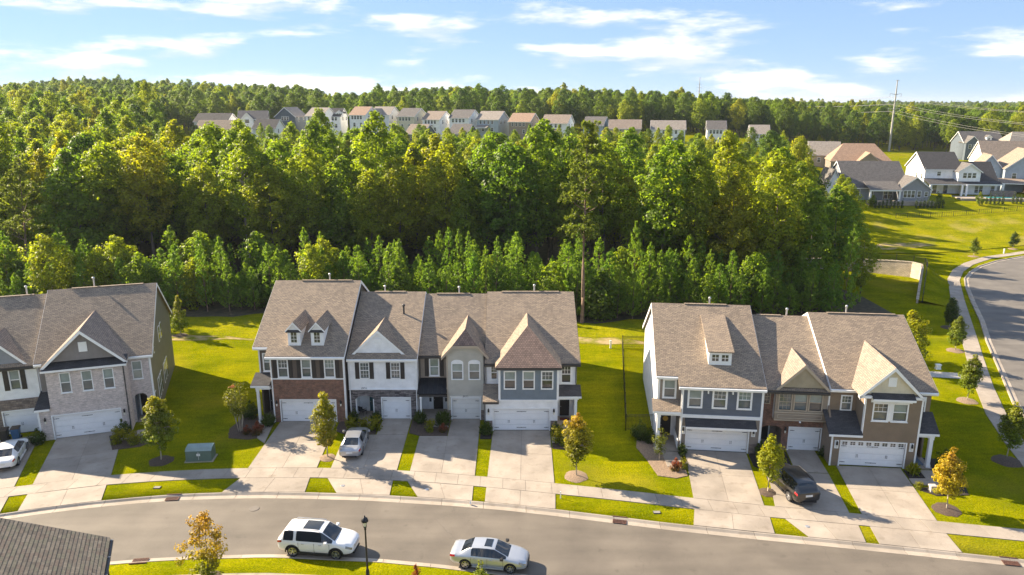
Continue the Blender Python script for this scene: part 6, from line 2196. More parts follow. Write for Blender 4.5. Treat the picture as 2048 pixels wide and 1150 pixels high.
def retaining_wall():
    r = thing('retaining_wall', 'curved retaining wall of pale concrete blocks in the grass by the side street', 'wall', (62, 112, 0))
    off = (62, 112, 0)
    n = len(RW)
    rows = 9
    hmax = [0.5, 1.2, 1.9, 2.5, 2.7, 2.7, 2.6, 2.4, 2.2, 2.0, 1.8]
    mb = MB()
    for i in range(n - 1):
        a, b = Vector(RW[i]), Vector(RW[i + 1]); d = (b - a).normalized(); nr = Vector((-d.y, d.x))
        for q0, q1 in ((0, .25),):
            p = [a + nr * q0, b + nr * q0, b + nr * q1, a + nr * q1]
            za, zb_ = hmax[i], hmax[i + 1]
            # face the hollow: lowered ground inside, wall rises from -1.6
            mb.solid([(p[0].x, p[0].y, -.4), (p[1].x, p[1].y, -.4), (p[2].x, p[2].y, -.4), (p[3].x, p[3].y, -.4), (p[0].x, p[0].y, za * .95), (p[1].x, p[1].y, zb_ * .95), (p[2].x, p[2].y, zb_ * .95), (p[3].x, p[3].y, za * .95)],
                     [(0, 3, 2, 1), (4, 5, 6, 7), (0, 1, 5, 4), (1, 2, 6, 5), (2, 3, 7, 6), (3, 0, 4, 7)])
    mb.build('block_face', BLOCK, r, off=off)
    for i in range(n - 1):
        a, b = Vector(RW[i]), Vector(RW[i + 1]); d = (b - a).normalized(); nr = Vector((-d.y, d.x)); L_ = (b - a).length; k = max(2, round(L_ / .9))
        for j in range(k):
            p, q = a.lerp(b, (j + .02) / k), a.lerp(b, (j + .98) / k); z0 = (hmax[i] + (hmax[i + 1] - hmax[i]) * (j + .5) / k) * .95
            m2 = MB(); m2.prism([tuple(p + nr * -.05), tuple(q + nr * -.05), tuple(q + nr * .3), tuple(p + nr * .3)], z0 + .01, z0 + .12); m2.build('cap_stone', BLOCK, r, off=off)
    # the earth it holds back, rising behind it as a grassy berm
    rows_ = []
    for i in range(n):
        a = Vector(RW[max(0, i - 1)]); b = Vector(RW[min(n - 1, i + 1)]); d = (b - a).normalized(); nr = Vector((d.y, -d.x)); p = Vector(RW[i])
        rows_.append([(p + nr * t, h_) for t, h_ in ((-.0, hmax[i] * .93), (.8, hmax[i] * .88), (1.8, hmax[i] * .6), (3.0, hmax[i] * .25), (4.2, 0.0), (4.6, -.1))])
    m2 = MB()
    for i in range(n - 1):
        for k in range(5):
            q = [rows_[i][k], rows_[i + 1][k], rows_[i + 1][k + 1], rows_[i][k + 1]]
            m2.face([(p.x, p.y, z + .02) for p, z in q])
    o = m2.build('berm', GRASS, None, True, fix=False); tag(o, 'grassy berm behind the block retaining wall', kind='structure')
    # railing on top
    f = thing('railing_fence', 'dark railing fence on top of the block retaining wall', 'fence', (62, 112, 0))
    for i in range(n - 1):
        a, b = Vector(RW[i]), Vector(RW[i + 1]); d = (b - a).normalized(); nr = Vector((d.y, -d.x)); L_ = (b - a).length; k = max(1, round(L_ / 2.2))
        for j in range(k):
            p = a.lerp(b, j / k) + nr * .5; q = a.lerp(b, (j + 1) / k) + nr * .5; zp = (hmax[i] + (hmax[i + 1] - hmax[i]) * j / k) * .92; zq = (hmax[i] + (hmax[i + 1] - hmax[i]) * (j + 1) / k) * .92
            m2 = MB(); m2.box(p.x - .04, p.x + .04, p.y - .04, p.y + .04, zp - .2, zp + 1.15); m2.build('post', IRON, f, off=off)
            for t in (.2, 1.05):
                m2 = MB(); m2.tube([(p.x, p.y, zp + t), (q.x, q.y, zq + t)], .02, 4); m2.build('rail', IRON, f, off=off)
            m2 = MB(); w = int((q - p).length / .16)
            for m in range(1, w):
                s = p.lerp(q, m / w); z = zp + (zq - zp) * m / w; m2.box(s.x - .01, s.x + .01, s.y - .01, s.y + .01, z + .12, z + 1.05)
            o = m2.build('pickets', IRON, f, off=off, fix=False); o['kind'] = 'stuff'


retaining_wall()


# ---- beds and paths by the front doors
def bed(poly, mat, label, name='mulch_bed'):
    mb = MB(); n = len(poly)
    mb.prism(poly, -.05, .05); o = mb.build(name, mat)
    return tag(o, label, kind='structure')


def ring_bed(x, y, r_, mat, label, sq=.75):
    g = random.Random(int(x * 10)); poly = [(x + r_ * math.cos(a) * g.uniform(.88, 1.1), y + r_ * math.sin(a) * g.uniform(.88, 1.1)) for a in [k * math.pi / 9 for k in range(18)]]
    mb = MB(); z = float(terr(x, y)); rings = []
    for f, h in ((1, -.03), (1, .02), (.7, .09), (.25, .13), (.05, .13)):
        rings.append([(x + (p[0] - x) * f, y + (p[1] - y) * f, z + h) for p in poly])
    mb.loft(rings); o = mb.build('mulch_ring', mat, None, True)
    return tag(o, label, kind='structure')


bed([(-34.9, 58.6), (-33.4, 59.3), (-30.6, 60.6), (-29.6, 59.4), (-31.2, 56.6), (-33.2, 55.9)], MULCH, 'mulch bed beside the pale brick entrance')
bed([(-25.0, 60.0), (-24.6, 62.6), (-22.9, 62.9), (-21.9, 61.4), (-21.1, 58.6), (-22.6, 57.9), (-24.4, 58.2)], MULCH, 'mulch bed beside the red brick garage')
bed([(-14.7, 61.95), (-11.9, 61.95), (-11.9, 58.95), (-14.6, 58.95), (-15.5, 59.6), (-15.6, 61.4)], MULCH, 'mulch bed in front of the arched stone porch')
bed([(-9.05, 62.0), (-5.6, 61.9), (-5.62, 58.65), (-8.0, 58.65), (-9.0, 59.2)], MULCH, 'mulch bed in front of the black metal porch roof')
bed([(-2.75, 59.6), (-1.75, 59.6), (-1.78, 58.0), (-2.75, 58.0)], MULCH_D, 'small mulch bed left of the wide white garage door')
bed([(3.42, 59.55), (4.05, 59.55), (4.05, 60.0), (6.2, 60.0), (6.3, 56.4), (5.2, 55.9), (3.4, 56.2)], MULCH, 'mulch bed beside the blue grey bay entrance')
bed([(10.9, 58.9), (12.4, 58.8), (12.3, 56.0), (13.9, 55.6), (13.6, 51.6), (12.6, 51.2), (11.3, 51.6), (10.9, 54.2), (10.4, 56.4)], MULCH_T, 'pine straw bed beside the slate blue entrance')
bed([(19.4, 55.1), (20.4, 56.2), (22.6, 55.6), (22.1, 52.3), (20.0, 52.1), (19.2, 53.2)], MULCH_D, 'dark mulch bed under the yellow green tree')
bed([(30.75, 52.5), (31.9, 52.4), (31.8, 51.2), (30.5, 51.2)], MULCH_D, 'small dark mulch bed beside the garage door with panes')
bed([(33.0, 54.6), (34.6, 54.3), (34.2, 50.2), (33.6, 48.7), (31.2, 48.6), (30.1, 49.7), (32.6, 49.9)], MULCH_D, 'dark mulch bed beside the corner porch')
for pts, lab in (([(-21.45, 61.3), (-22.4, 61.3), (-21.95, 58.2), (-20.98, 57.2)], 'by the red brick garage'), ([(-13.6, 62.0), (-12.7, 62.0), (-12.75, 59.0), (-13.6, 59.0)], 'to the arched stone porch'),
                 ([(-7.3, 61.6), (-6.1, 61.6), (-5.62, 60.4), (-7.3, 60.4)], 'to the black metal porch roof'), ([(4.25, 60.1), (5.35, 60.1), (5.3, 57.4), (3.4, 57.2), (3.4, 58.2), (4.2, 58.3)], 'to the door beside the blue grey bay'),
                 ([(12.35, 55.65), (13.75, 55.5), (13.6, 53.9), (14.15, 53.8), (14.0, 52.9), (12.3, 53.0)], 'to the slate blue front door'), ([(31.95, 52.45), (32.95, 52.35), (32.4, 50.0), (30.3, 50.3), (30.45, 51.1), (31.75, 51.1)], 'to the corner porch'), ([(-33.1, 59.6), (-32.2, 59.9), (-31.9, 58.9), (-33.5, 57.5), (-33.7, 58.5)], 'to the pale brick arch')):
    mb = MB(); mb.prism(pts, -.05, .075); o = mb.build('path', CONC); tag(o, 'short concrete path ' + lab, kind='structure')


# ---- shrubs and street trees
def gleaf(name, stops, trans=.45, z0=0.0, z1=1.0, tcol=None):
    """leaf colour that changes up the tree (autumn starts at the top)."""
    m = leaf_mat(name, [(1, 1, 1)], trans, tcol)
    nt = m.node_tree
    sp = N(nt, 'ShaderNodeSeparateXYZ'); nt.links.new(N(nt, 'ShaderNodeTexCoord').outputs['Object'], sp.inputs[0])
    ns = N(nt, 'ShaderNodeTexNoise'); ns.inputs['Scale'].default_value = 1.1; nt.links.new(N(nt, 'ShaderNodeTexCoord').outputs['Object'], ns.inputs['Vector'])
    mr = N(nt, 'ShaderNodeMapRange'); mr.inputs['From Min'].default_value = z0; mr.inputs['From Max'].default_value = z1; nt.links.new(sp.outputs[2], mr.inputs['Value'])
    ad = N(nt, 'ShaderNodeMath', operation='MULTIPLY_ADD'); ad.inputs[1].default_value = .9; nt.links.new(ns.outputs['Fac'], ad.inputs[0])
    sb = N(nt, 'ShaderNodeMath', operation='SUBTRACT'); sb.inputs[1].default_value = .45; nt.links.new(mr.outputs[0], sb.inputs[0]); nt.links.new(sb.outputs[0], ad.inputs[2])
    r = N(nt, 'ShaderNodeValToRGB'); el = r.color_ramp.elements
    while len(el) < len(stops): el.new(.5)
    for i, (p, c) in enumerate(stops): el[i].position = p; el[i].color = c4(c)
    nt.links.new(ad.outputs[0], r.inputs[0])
    for l in list(nt.links):
        if l.from_node.type == 'VALTORGB' and l.from_node != r and l.to_node.type == 'MIX' and any(k.from_node.type == 'OBJECT_INFO' for k in nt.links if k.to_node == l.from_node):
            ts = l.to_socket; nt.links.remove(l); nt.links.new(r.outputs[0], ts)
    return m


GREEN, YG, GOLD, ORNG, RED_ = (.16, .23, .014), (.30, .31, .012), (.50, .37, .015), (.50, .27, .03), (.40, .15, .06)
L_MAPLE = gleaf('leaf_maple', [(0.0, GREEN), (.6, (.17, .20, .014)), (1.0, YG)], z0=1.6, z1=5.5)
L_TURN = gleaf('leaf_turning', [(0.0, (.20, .21, .012)), (.45, (.27, .25, .012)), (.75, GOLD), (1.0, ORNG)], z0=1.4, z1=5.6, tcol=(1.2, 1.2, .4))
L_MIX = gleaf('leaf_mixed', [(0.0, (.24, .22, .016)), (.35, (.2, .22, .014)), (.6, (.23, .23, .014)), (1, YG)], z0=1.2, z1=5.4)
L_LIME = gleaf('leaf_lime', [(0.0, (.22, .27, .01)), (1.0, (.31, .33, .01))], z0=1, z1=4)
L_GOLD = gleaf('leaf_gold', [(0.0, (.42, .37, .012)), (.5, GOLD), (.9, ORNG), (1.0, RED_)], z0=1, z1=5.4, tcol=(1.2, 1.15, .4))
L_ORNG = gleaf('leaf_orange', [(0.0, (.16, .2, .016)), (.3, (.26, .23, .012)), (.5, (.44, .33, .015)), (1.0, (.46, .26, .03))], z0=.6, z1=4.2, tcol=(1.2, 1.15, .4))
L_DEEP = gleaf('leaf_deep', [(0, (.05, .09, .014)), (1, (.085, .125, .014))], z0=1, z1=4.5)
L_CRAPE = gleaf('leaf_crape', [(0, (.10, .13, .02)), (.85, (.17, .19, .02)), (1, (.42, .16, .13))], z0=1.2, z1=4.8)
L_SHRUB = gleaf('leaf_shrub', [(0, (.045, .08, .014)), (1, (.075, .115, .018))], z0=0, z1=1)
L_SHRUBY = gleaf('leaf_shrub_yellow', [(0, (.16, .2, .01)), (1, (.27, .27, .01))], z0=0, z1=1)
L_SHRUBR = gleaf('leaf_shrub_red', [(0, (.08, .09, .02)), (1, (.26, .07, .04))], z0=0, z1=1)


def street_tree(seed, x, y, H, R, zb, mat, label, prof='egg', ring=None, n_cl=105, per=66, leaf=.145, name='street_tree', r0=.055, rc=.36, ob=.4, z=None, rr=.95, tl=.02):
    g = np.random.default_rng(seed)
    P, Nn, C = crown_points(g, H, zb, R, PROF[prof], n_cl, per, rc, ob, .85)
    r = thing(name, label, 'tree', (x, y, float(terr(x, y)) if z is None else z), 0)
    r.rotation_euler = (tl * g.normal(), tl * g.normal(), 0)
    link('trunk', trunk_mesh('trunk', g, H * .92, r0, BARK_Y, 24, C=C), r)
    link('crown', quad_cloud('crown', P, Nn, leaf, mat, .7, seed=seed), r)
    if ring: ring_bed(x, y, rr, ring, 'round mulch ring under the ' + label.split(' standing')[0].split(' growing')[0])
    return r


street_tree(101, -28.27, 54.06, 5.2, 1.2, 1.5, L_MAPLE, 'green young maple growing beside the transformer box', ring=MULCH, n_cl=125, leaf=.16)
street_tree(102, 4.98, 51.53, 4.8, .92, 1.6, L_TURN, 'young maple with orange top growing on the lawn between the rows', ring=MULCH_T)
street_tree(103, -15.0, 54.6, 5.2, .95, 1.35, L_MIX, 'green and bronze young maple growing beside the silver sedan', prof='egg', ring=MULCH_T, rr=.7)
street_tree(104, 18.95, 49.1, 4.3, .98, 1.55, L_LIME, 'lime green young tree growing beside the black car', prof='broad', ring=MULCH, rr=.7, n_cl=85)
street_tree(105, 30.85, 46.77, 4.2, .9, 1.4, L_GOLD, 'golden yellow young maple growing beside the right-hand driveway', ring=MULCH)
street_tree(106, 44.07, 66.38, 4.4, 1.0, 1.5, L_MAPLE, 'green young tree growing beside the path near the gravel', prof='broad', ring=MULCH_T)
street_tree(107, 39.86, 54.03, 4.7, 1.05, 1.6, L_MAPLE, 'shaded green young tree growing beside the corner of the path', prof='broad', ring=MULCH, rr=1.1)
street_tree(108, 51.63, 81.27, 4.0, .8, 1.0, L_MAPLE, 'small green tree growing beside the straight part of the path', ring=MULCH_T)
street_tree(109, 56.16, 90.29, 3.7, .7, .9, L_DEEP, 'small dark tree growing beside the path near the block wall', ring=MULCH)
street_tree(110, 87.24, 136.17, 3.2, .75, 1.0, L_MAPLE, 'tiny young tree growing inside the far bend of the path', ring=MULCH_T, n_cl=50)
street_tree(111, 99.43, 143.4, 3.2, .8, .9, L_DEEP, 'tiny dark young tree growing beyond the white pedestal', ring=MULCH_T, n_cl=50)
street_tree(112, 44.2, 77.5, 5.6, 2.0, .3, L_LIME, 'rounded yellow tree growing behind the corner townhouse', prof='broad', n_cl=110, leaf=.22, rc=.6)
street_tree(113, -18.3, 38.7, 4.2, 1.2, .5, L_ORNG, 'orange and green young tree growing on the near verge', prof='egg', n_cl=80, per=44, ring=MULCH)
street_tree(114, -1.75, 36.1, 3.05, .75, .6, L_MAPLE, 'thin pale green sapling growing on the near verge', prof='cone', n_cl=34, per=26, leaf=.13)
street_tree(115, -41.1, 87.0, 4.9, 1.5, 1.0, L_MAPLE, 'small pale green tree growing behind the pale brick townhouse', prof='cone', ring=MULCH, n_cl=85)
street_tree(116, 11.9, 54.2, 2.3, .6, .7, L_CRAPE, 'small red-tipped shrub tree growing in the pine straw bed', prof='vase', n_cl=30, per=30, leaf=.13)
for k, (dx, dy) in enumerate(((0, 0),)):
    g = np.random.default_rng(120)
    r = thing('crape_myrtle', 'several-stemmed crape myrtle with pink tips on the shaded lawn', 'tree', (-23.81, 59.41, 0))
    P, Nn, C = crown_points(g, 4.0, 1.7, 1.2, PROF['vase'], 60, 34, .38, .5, .8)
    link('crown', quad_cloud('crown', P, Nn, .15, L_CRAPE, .6, seed=5), r)
    for s in range(6):
        a = s * 1.05; mb = MB(); c = C[int(g.integers(20, 60))]
        mb.tube([(.12 * math.cos(a), .12 * math.sin(a), -.05), (.35 * math.cos(a), .35 * math.sin(a), 1.4), tuple(c)], [.045, .035, .012], 5); mb.build('stem', BARK_Y, r, True)
    ring_bed(-23.81, 59.41, .95, MULCH, 'round mulch ring under the crape myrtle')
SHAPES = {}


def shrub(x, y, r_, h, mat, label, group=None, spiky=False):
    key = (mat.name, spiky)
    if key not in SHAPES:
        g = np.random.default_rng(len(SHAPES) + 300)
        if spiky:
            n = 420; d = g.normal(size=(n, 3)); d[:, 2] = np.abs(d[:, 2]) + .35; d /= np.linalg.norm(d, axis=1)[:, None]
            P = d * g.uniform(.25, 1.0, n)[:, None]; P[:, 2] *= 1.0
            SHAPES[key] = quad_cloud('foliage', P, g.normal(size=(n, 3)), .62, mat, .16, .1, 7, d)
        else:
            P, Nn, C = crown_points(g, 1.0, .12, .85, PROF['broad'], 46, 34, .3, .45, .8)
            SHAPES[key] = quad_cloud('foliage', P, Nn, .16, mat, .62, seed=9)
    r = thing('shrub', label, 'shrub', (x, y, float(terr(x, y)) + .03), (x * 7) % 6.28, group)
    o = link('foliage', SHAPES[key], r); o.scale = (r_, r_, h)
    mb = MB()
    for k in range(4): mb.tube([(0, 0, -.08), (.3 * r_ * math.cos(k * 1.57), .3 * r_ * math.sin(k * 1.57), h * .5)], [.03, .012], 4)
    mb.build('stem', BARK, r)


S_, Y_, R_ = L_SHRUB, L_SHRUBY, L_SHRUBR
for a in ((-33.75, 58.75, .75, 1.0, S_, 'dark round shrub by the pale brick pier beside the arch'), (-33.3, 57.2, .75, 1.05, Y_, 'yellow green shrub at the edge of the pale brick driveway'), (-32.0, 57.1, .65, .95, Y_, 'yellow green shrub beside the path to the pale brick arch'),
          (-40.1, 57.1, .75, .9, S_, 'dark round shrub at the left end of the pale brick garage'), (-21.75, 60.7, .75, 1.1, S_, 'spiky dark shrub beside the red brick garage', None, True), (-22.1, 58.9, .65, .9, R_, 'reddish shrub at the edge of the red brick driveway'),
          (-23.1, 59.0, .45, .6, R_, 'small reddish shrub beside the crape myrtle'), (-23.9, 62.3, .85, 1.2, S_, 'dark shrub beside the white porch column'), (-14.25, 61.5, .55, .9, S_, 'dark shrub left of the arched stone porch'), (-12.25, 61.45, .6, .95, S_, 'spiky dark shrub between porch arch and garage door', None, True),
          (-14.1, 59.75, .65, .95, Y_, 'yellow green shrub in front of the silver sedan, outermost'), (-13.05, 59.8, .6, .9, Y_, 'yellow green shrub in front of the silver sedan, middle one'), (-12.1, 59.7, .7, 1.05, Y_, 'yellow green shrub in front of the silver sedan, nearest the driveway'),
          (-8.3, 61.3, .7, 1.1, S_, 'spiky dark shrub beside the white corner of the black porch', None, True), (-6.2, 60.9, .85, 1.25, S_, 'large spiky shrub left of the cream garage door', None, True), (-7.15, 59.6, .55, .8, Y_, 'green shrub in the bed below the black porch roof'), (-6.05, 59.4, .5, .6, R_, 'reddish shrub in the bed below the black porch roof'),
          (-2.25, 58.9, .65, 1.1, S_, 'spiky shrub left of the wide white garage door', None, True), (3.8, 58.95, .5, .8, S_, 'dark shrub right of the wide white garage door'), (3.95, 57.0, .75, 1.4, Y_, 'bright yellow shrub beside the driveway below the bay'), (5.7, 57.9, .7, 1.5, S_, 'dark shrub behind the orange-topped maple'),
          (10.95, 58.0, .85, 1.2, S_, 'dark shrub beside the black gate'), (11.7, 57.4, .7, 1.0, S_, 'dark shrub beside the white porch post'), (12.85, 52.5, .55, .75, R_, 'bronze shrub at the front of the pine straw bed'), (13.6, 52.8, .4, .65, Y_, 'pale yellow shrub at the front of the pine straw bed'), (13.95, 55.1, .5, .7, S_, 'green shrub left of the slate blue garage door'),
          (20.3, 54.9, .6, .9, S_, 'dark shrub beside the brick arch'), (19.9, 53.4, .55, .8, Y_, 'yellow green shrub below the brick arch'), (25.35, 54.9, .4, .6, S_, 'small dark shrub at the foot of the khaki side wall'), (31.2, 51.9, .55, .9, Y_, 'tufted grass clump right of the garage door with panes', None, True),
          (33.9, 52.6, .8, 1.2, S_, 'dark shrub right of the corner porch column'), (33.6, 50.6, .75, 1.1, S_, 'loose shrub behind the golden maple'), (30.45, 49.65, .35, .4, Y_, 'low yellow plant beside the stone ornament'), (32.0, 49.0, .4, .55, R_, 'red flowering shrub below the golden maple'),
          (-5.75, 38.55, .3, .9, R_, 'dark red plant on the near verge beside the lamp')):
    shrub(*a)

# ---------------------------------------------------------------- houses beyond the wood
def at_px(px, py, Y):
    """world point seen at a photograph position, at distance Y (used to survey the far houses)."""
    s_, c_ = math.sin(math.radians(14.1)), math.cos(math.radians(14.1))
    xc, yc = (px - 1024) / 1470, (py - 575) / 1470
    t = Y / (c_ - yc * s_)
    return xc * t, 28 - (s_ + yc * c_) * t, t


class Block:
    """a house composed of gabled blocks in a local frame (front faces -y)."""

    def __init__(self, label, x, y, rz, z=None, group=None, name='house'):
        self.root = thing(name, label, 'house', (x, y, float(terr(x, y)) if z is None else z), rz, group)

    def gable(self, x0, x1, y0, y1, ze, zr, axis, wall, roof, z0=-.8, over=.35, trim=TRIM, hip=0.0):
        mb = MB(); mb.box(x0, x1, y0, y1, z0, ze)
        w = mb.build('wall', wall, self.root)
        th = .14
        if axis == 'x':
            ym = (y0 + y1) / 2; s = (zr - ze) / (ym - y0)
            g = MB()
            if not hip:
                for x, e in ((x0, 1), (x1, -1)):
                    g = MB(); p = [(x, y0, ze + .002), (x, y1, ze + .002), (x, ym, zr - .1)]; g.extrude(p, (e * .15, 0, 0)); g.build('gable_face', wall, self.root)
            for sg, ye in ((-1, y0 - over), (1, y1 + over)):
                z_e = ze - s * over
                a, b = x0 - over, x1 + over
                n = Vector((0, sg * s, 1)).normalized()
                m2 = MB(); pts = [(a, ye, z_e), (b, ye, z_e), (b - hip, ym, zr), (a + hip, ym, zr)]
                m2.extrude(pts if sg < 0 else pts[::-1], tuple(-n * th)); m2.build('roof', roof, self.root)
                m2 = MB(); m2.box(a + .02, b - .02, ye - .03, ye + .03, z_e - .22, z_e - .04); m2.build('fascia', trim, self.root)
            if hip:
                for sg, xx in ((-1, x0 - over), (1, x1 + over)):
                    z_e = ze - s * over; m2 = MB(); pts = [(xx, y0 - over, z_e), (xx, y1 + over, z_e), (xx - sg * hip, ym, zr)]
                    n = (Vector(pts[1]) - Vector(pts[0])).cross(Vector(pts[2]) - Vector(pts[0])).normalized()
                    if n.z < 0: n = -n; pts = pts[::-1]
                    m2.extrude(pts, tuple(-n * th)); m2.build('roof', roof, self.root)
        else:
            xm = (x0 + x1) / 2; s = (zr - ze) / (xm - x0)
            for y, e in ((y0, 1), (y1, -1)):
                g = MB(); p = [(x0, y, ze + .002), (x1, y, ze + .002), (xm, y, zr - .1)]; g.extrude(p, (0, e * .15, 0)); g.build('gable_face', wall, self.root)
            for sg, xe in ((-1, x0 - over), (1, x1 + over)):
                z_e = ze - s * over; a, b = y0 - over, y1 + over
                n = Vector((sg * s, 0, 1)).normalized()
                m2 = MB(); pts = [(xe, b, z_e), (xe, a, z_e), (xm, a, zr), (xm, b, zr)]
                m2.extrude(pts if sg < 0 else pts[::-1], tuple(-n * th)); m2.build('roof', roof, self.root)
                m2 = MB(); p = [(xe, a - .02, z_e - .02), (xm, a - .02, zr - .02), (xm, a - .02, zr - .3), (xe, a - .02, z_e - .26)]; m2.extrude(p if sg < 0 else p[::-1], (0, .05, 0)); m2.build('rake_board', trim, self.root)
        if axis == 'x' and not hip:
            ym = (y0 + y1) / 2
            for x, e in ((x0 - over, -.03), (x1 + over, .03)):
                for a, b in ((y0 - over, ym), (y1 + over, ym)):
                    za = ze - s * over; m2 = MB(); p = [(x + e, a, za - .26), (x + e, b, zr - .3), (x + e, b, zr - .02), (x + e, a, za - .02)]; m2.extrude(p, (-e * 1.6, 0, 0)); m2.build('rake_board', trim, self.root)
        return w

    def win(self, face, u, z0, w, h, at, trim=TRIM, mat=None):
        """face 'f' front (plane y=at), 'r' right (plane x=at), 'l' left."""
        mb, m2, m3 = MB(), MB(), MB()
        t = .09
        if face == 'f':
            mb.box(u - w / 2 - t, u + w / 2 + t, at - .05, at - .004, z0 - t, z0 + h + t); m2.box(u - w / 2, u + w / 2, at - .062, at - .051, z0, z0 + h / 2 - .03); m3.box(u - w / 2, u + w / 2, at - .062, at - .051, z0 + h / 2 + .03, z0 + h)
        else:
            s = 1 if face == 'r' else -1
            mb.box(at + s * .004, at + s * .05, u - w / 2 - t, u + w / 2 + t, z0 - t, z0 + h + t); m2.box(at + s * .051, at + s * .062, u - w / 2, u + w / 2, z0, z0 + h / 2 - .03); m3.box(at + s * .051, at + s * .062, u - w / 2, u + w / 2, z0 + h / 2 + .03, z0 + h)
        o = mb.build('window', trim, self.root); m2.build('pane', mat or P_D, o); m3.build('pane', mat or P_M, o)

    def box(self, name, dims, mat):
        mb = MB(); mb.box(*dims); return mb.build(name, mat, self.root)

    def shed(self, x0, x1, ya, za, yb, zb, mat, th=.12):
        p = [(x0, yb, zb), (x1, yb, zb), (x1, ya, za), (x0, ya, za)]
        n = (Vector(p[1]) - Vector(p[0])).cross(Vector(p[2]) - Vector(p[0])).normalized()
        mb = MB(); mb.extrude(p, tuple(-n * th)); mb.build('porch_roof', mat, self.root)
        mb = MB(); mb.box(x0 + .01, x1 - .01, yb - .03, yb + .03, zb - .26, zb - .06); mb.build('fascia', TRIM, self.root)

    def posts(self, xs, y, z1, w=.13):
        for x in xs: self.box('post', (x - w, x + w, y - w, y + w, -.3, z1), TRIM)


WALLS = dict(white=S_WHITE, cream=siding('siding_cream', (.62, .57, .44)), slate=S_SLATEB, taupe=S_TAUPE, pale=S_PALEBLUE, grey=S_GREY, tan=S_TANN, light=S_LIGHT)
ROOFS = dict(tan=SH_TAN, pale=SH_PALE, grey=SH_GREY, dark=SH_DARK, brown=SH, warm=bricky('shingle_warm', (.42, .27, .18), (.32, .21, .145), (.15, .1, .07), .32, .145, .012, .9, .012))


def far_house(i, px0, px1, ridge_y, Y, wall, roof, label, rz=-16, axis='x', depth=10.5, extra=None):
    X0, zr, t = at_px(px0, ridge_y, Y + 4); X1, _, _ = at_px(px1, ridge_y, Y + 4)
    w = (X1 - X0); xc = (X0 + X1) / 2
    z = float(terr(xc, Y)); zr = zr - z
    zr = max(8.2, zr)
    ze = zr - (3.1 if axis == 'x' else 3.6)
    h = Block(label, xc, Y, math.radians(rz), z, 'houses beyond the wood')
    W_, R_ = WALLS[wall], ROOFS[roof]
    hw = max(3.5, w / 2)
    if axis == 'x':
        h.gable(-hw, hw, 0, depth, ze, zr, 'x', W_, R_, -1.5)
        for k in range(4): h.win('f', -hw * .62 + k * hw * .36, ze - 1.75, .8, 1.3, 0)
        for u, z0 in ((3.0, ze - 1.8), (7.4, ze - 1.8)): h.win('r', u, z0, .85, 1.35, hw)
        for u in (-hw * .4, hw * .45): h.win('f', u, ze - 4.6, .9, 1.4, 0)
    else:
        h.gable(-hw, hw, 0, depth, ze, zr, 'y', W_, R_, -1.5)
        for k in (-1, 0, 1): h.win('f', k * 1.1, ze - 1.5, .8, 1.3, 0)
        for u in (3.0, 7.4): h.win('r', u, ze - 1.9, .85, 1.35, hw)
    if extra == 'porch': h.shed(-hw * .9, hw * .2, 0, ze - 2.2, -3.0, ze - 3.1, R_)
    if extra == 'dormer':
        h.gable(hw * .35, hw * .35 + 3.2, 1.0, 4.5, ze + 1.2, ze + 2.2, 'y', W_, R_, ze - .5, .25)
        for k in (-1, 0, 1): h.win('f', hw * .35 + 1.6 + k * .8, ze + .1, .55, .9, 1.0)
    if extra == 'cross':
        h.gable(-hw * .8, -hw * .8 + 4.6, -1.8, 4, ze, ze + 2.4, 'y', W_, R_, -1.5); h.win('f', -hw * .8 + 2.3, ze - 1.6, 1.5, 1.3, -1.8)
    return h


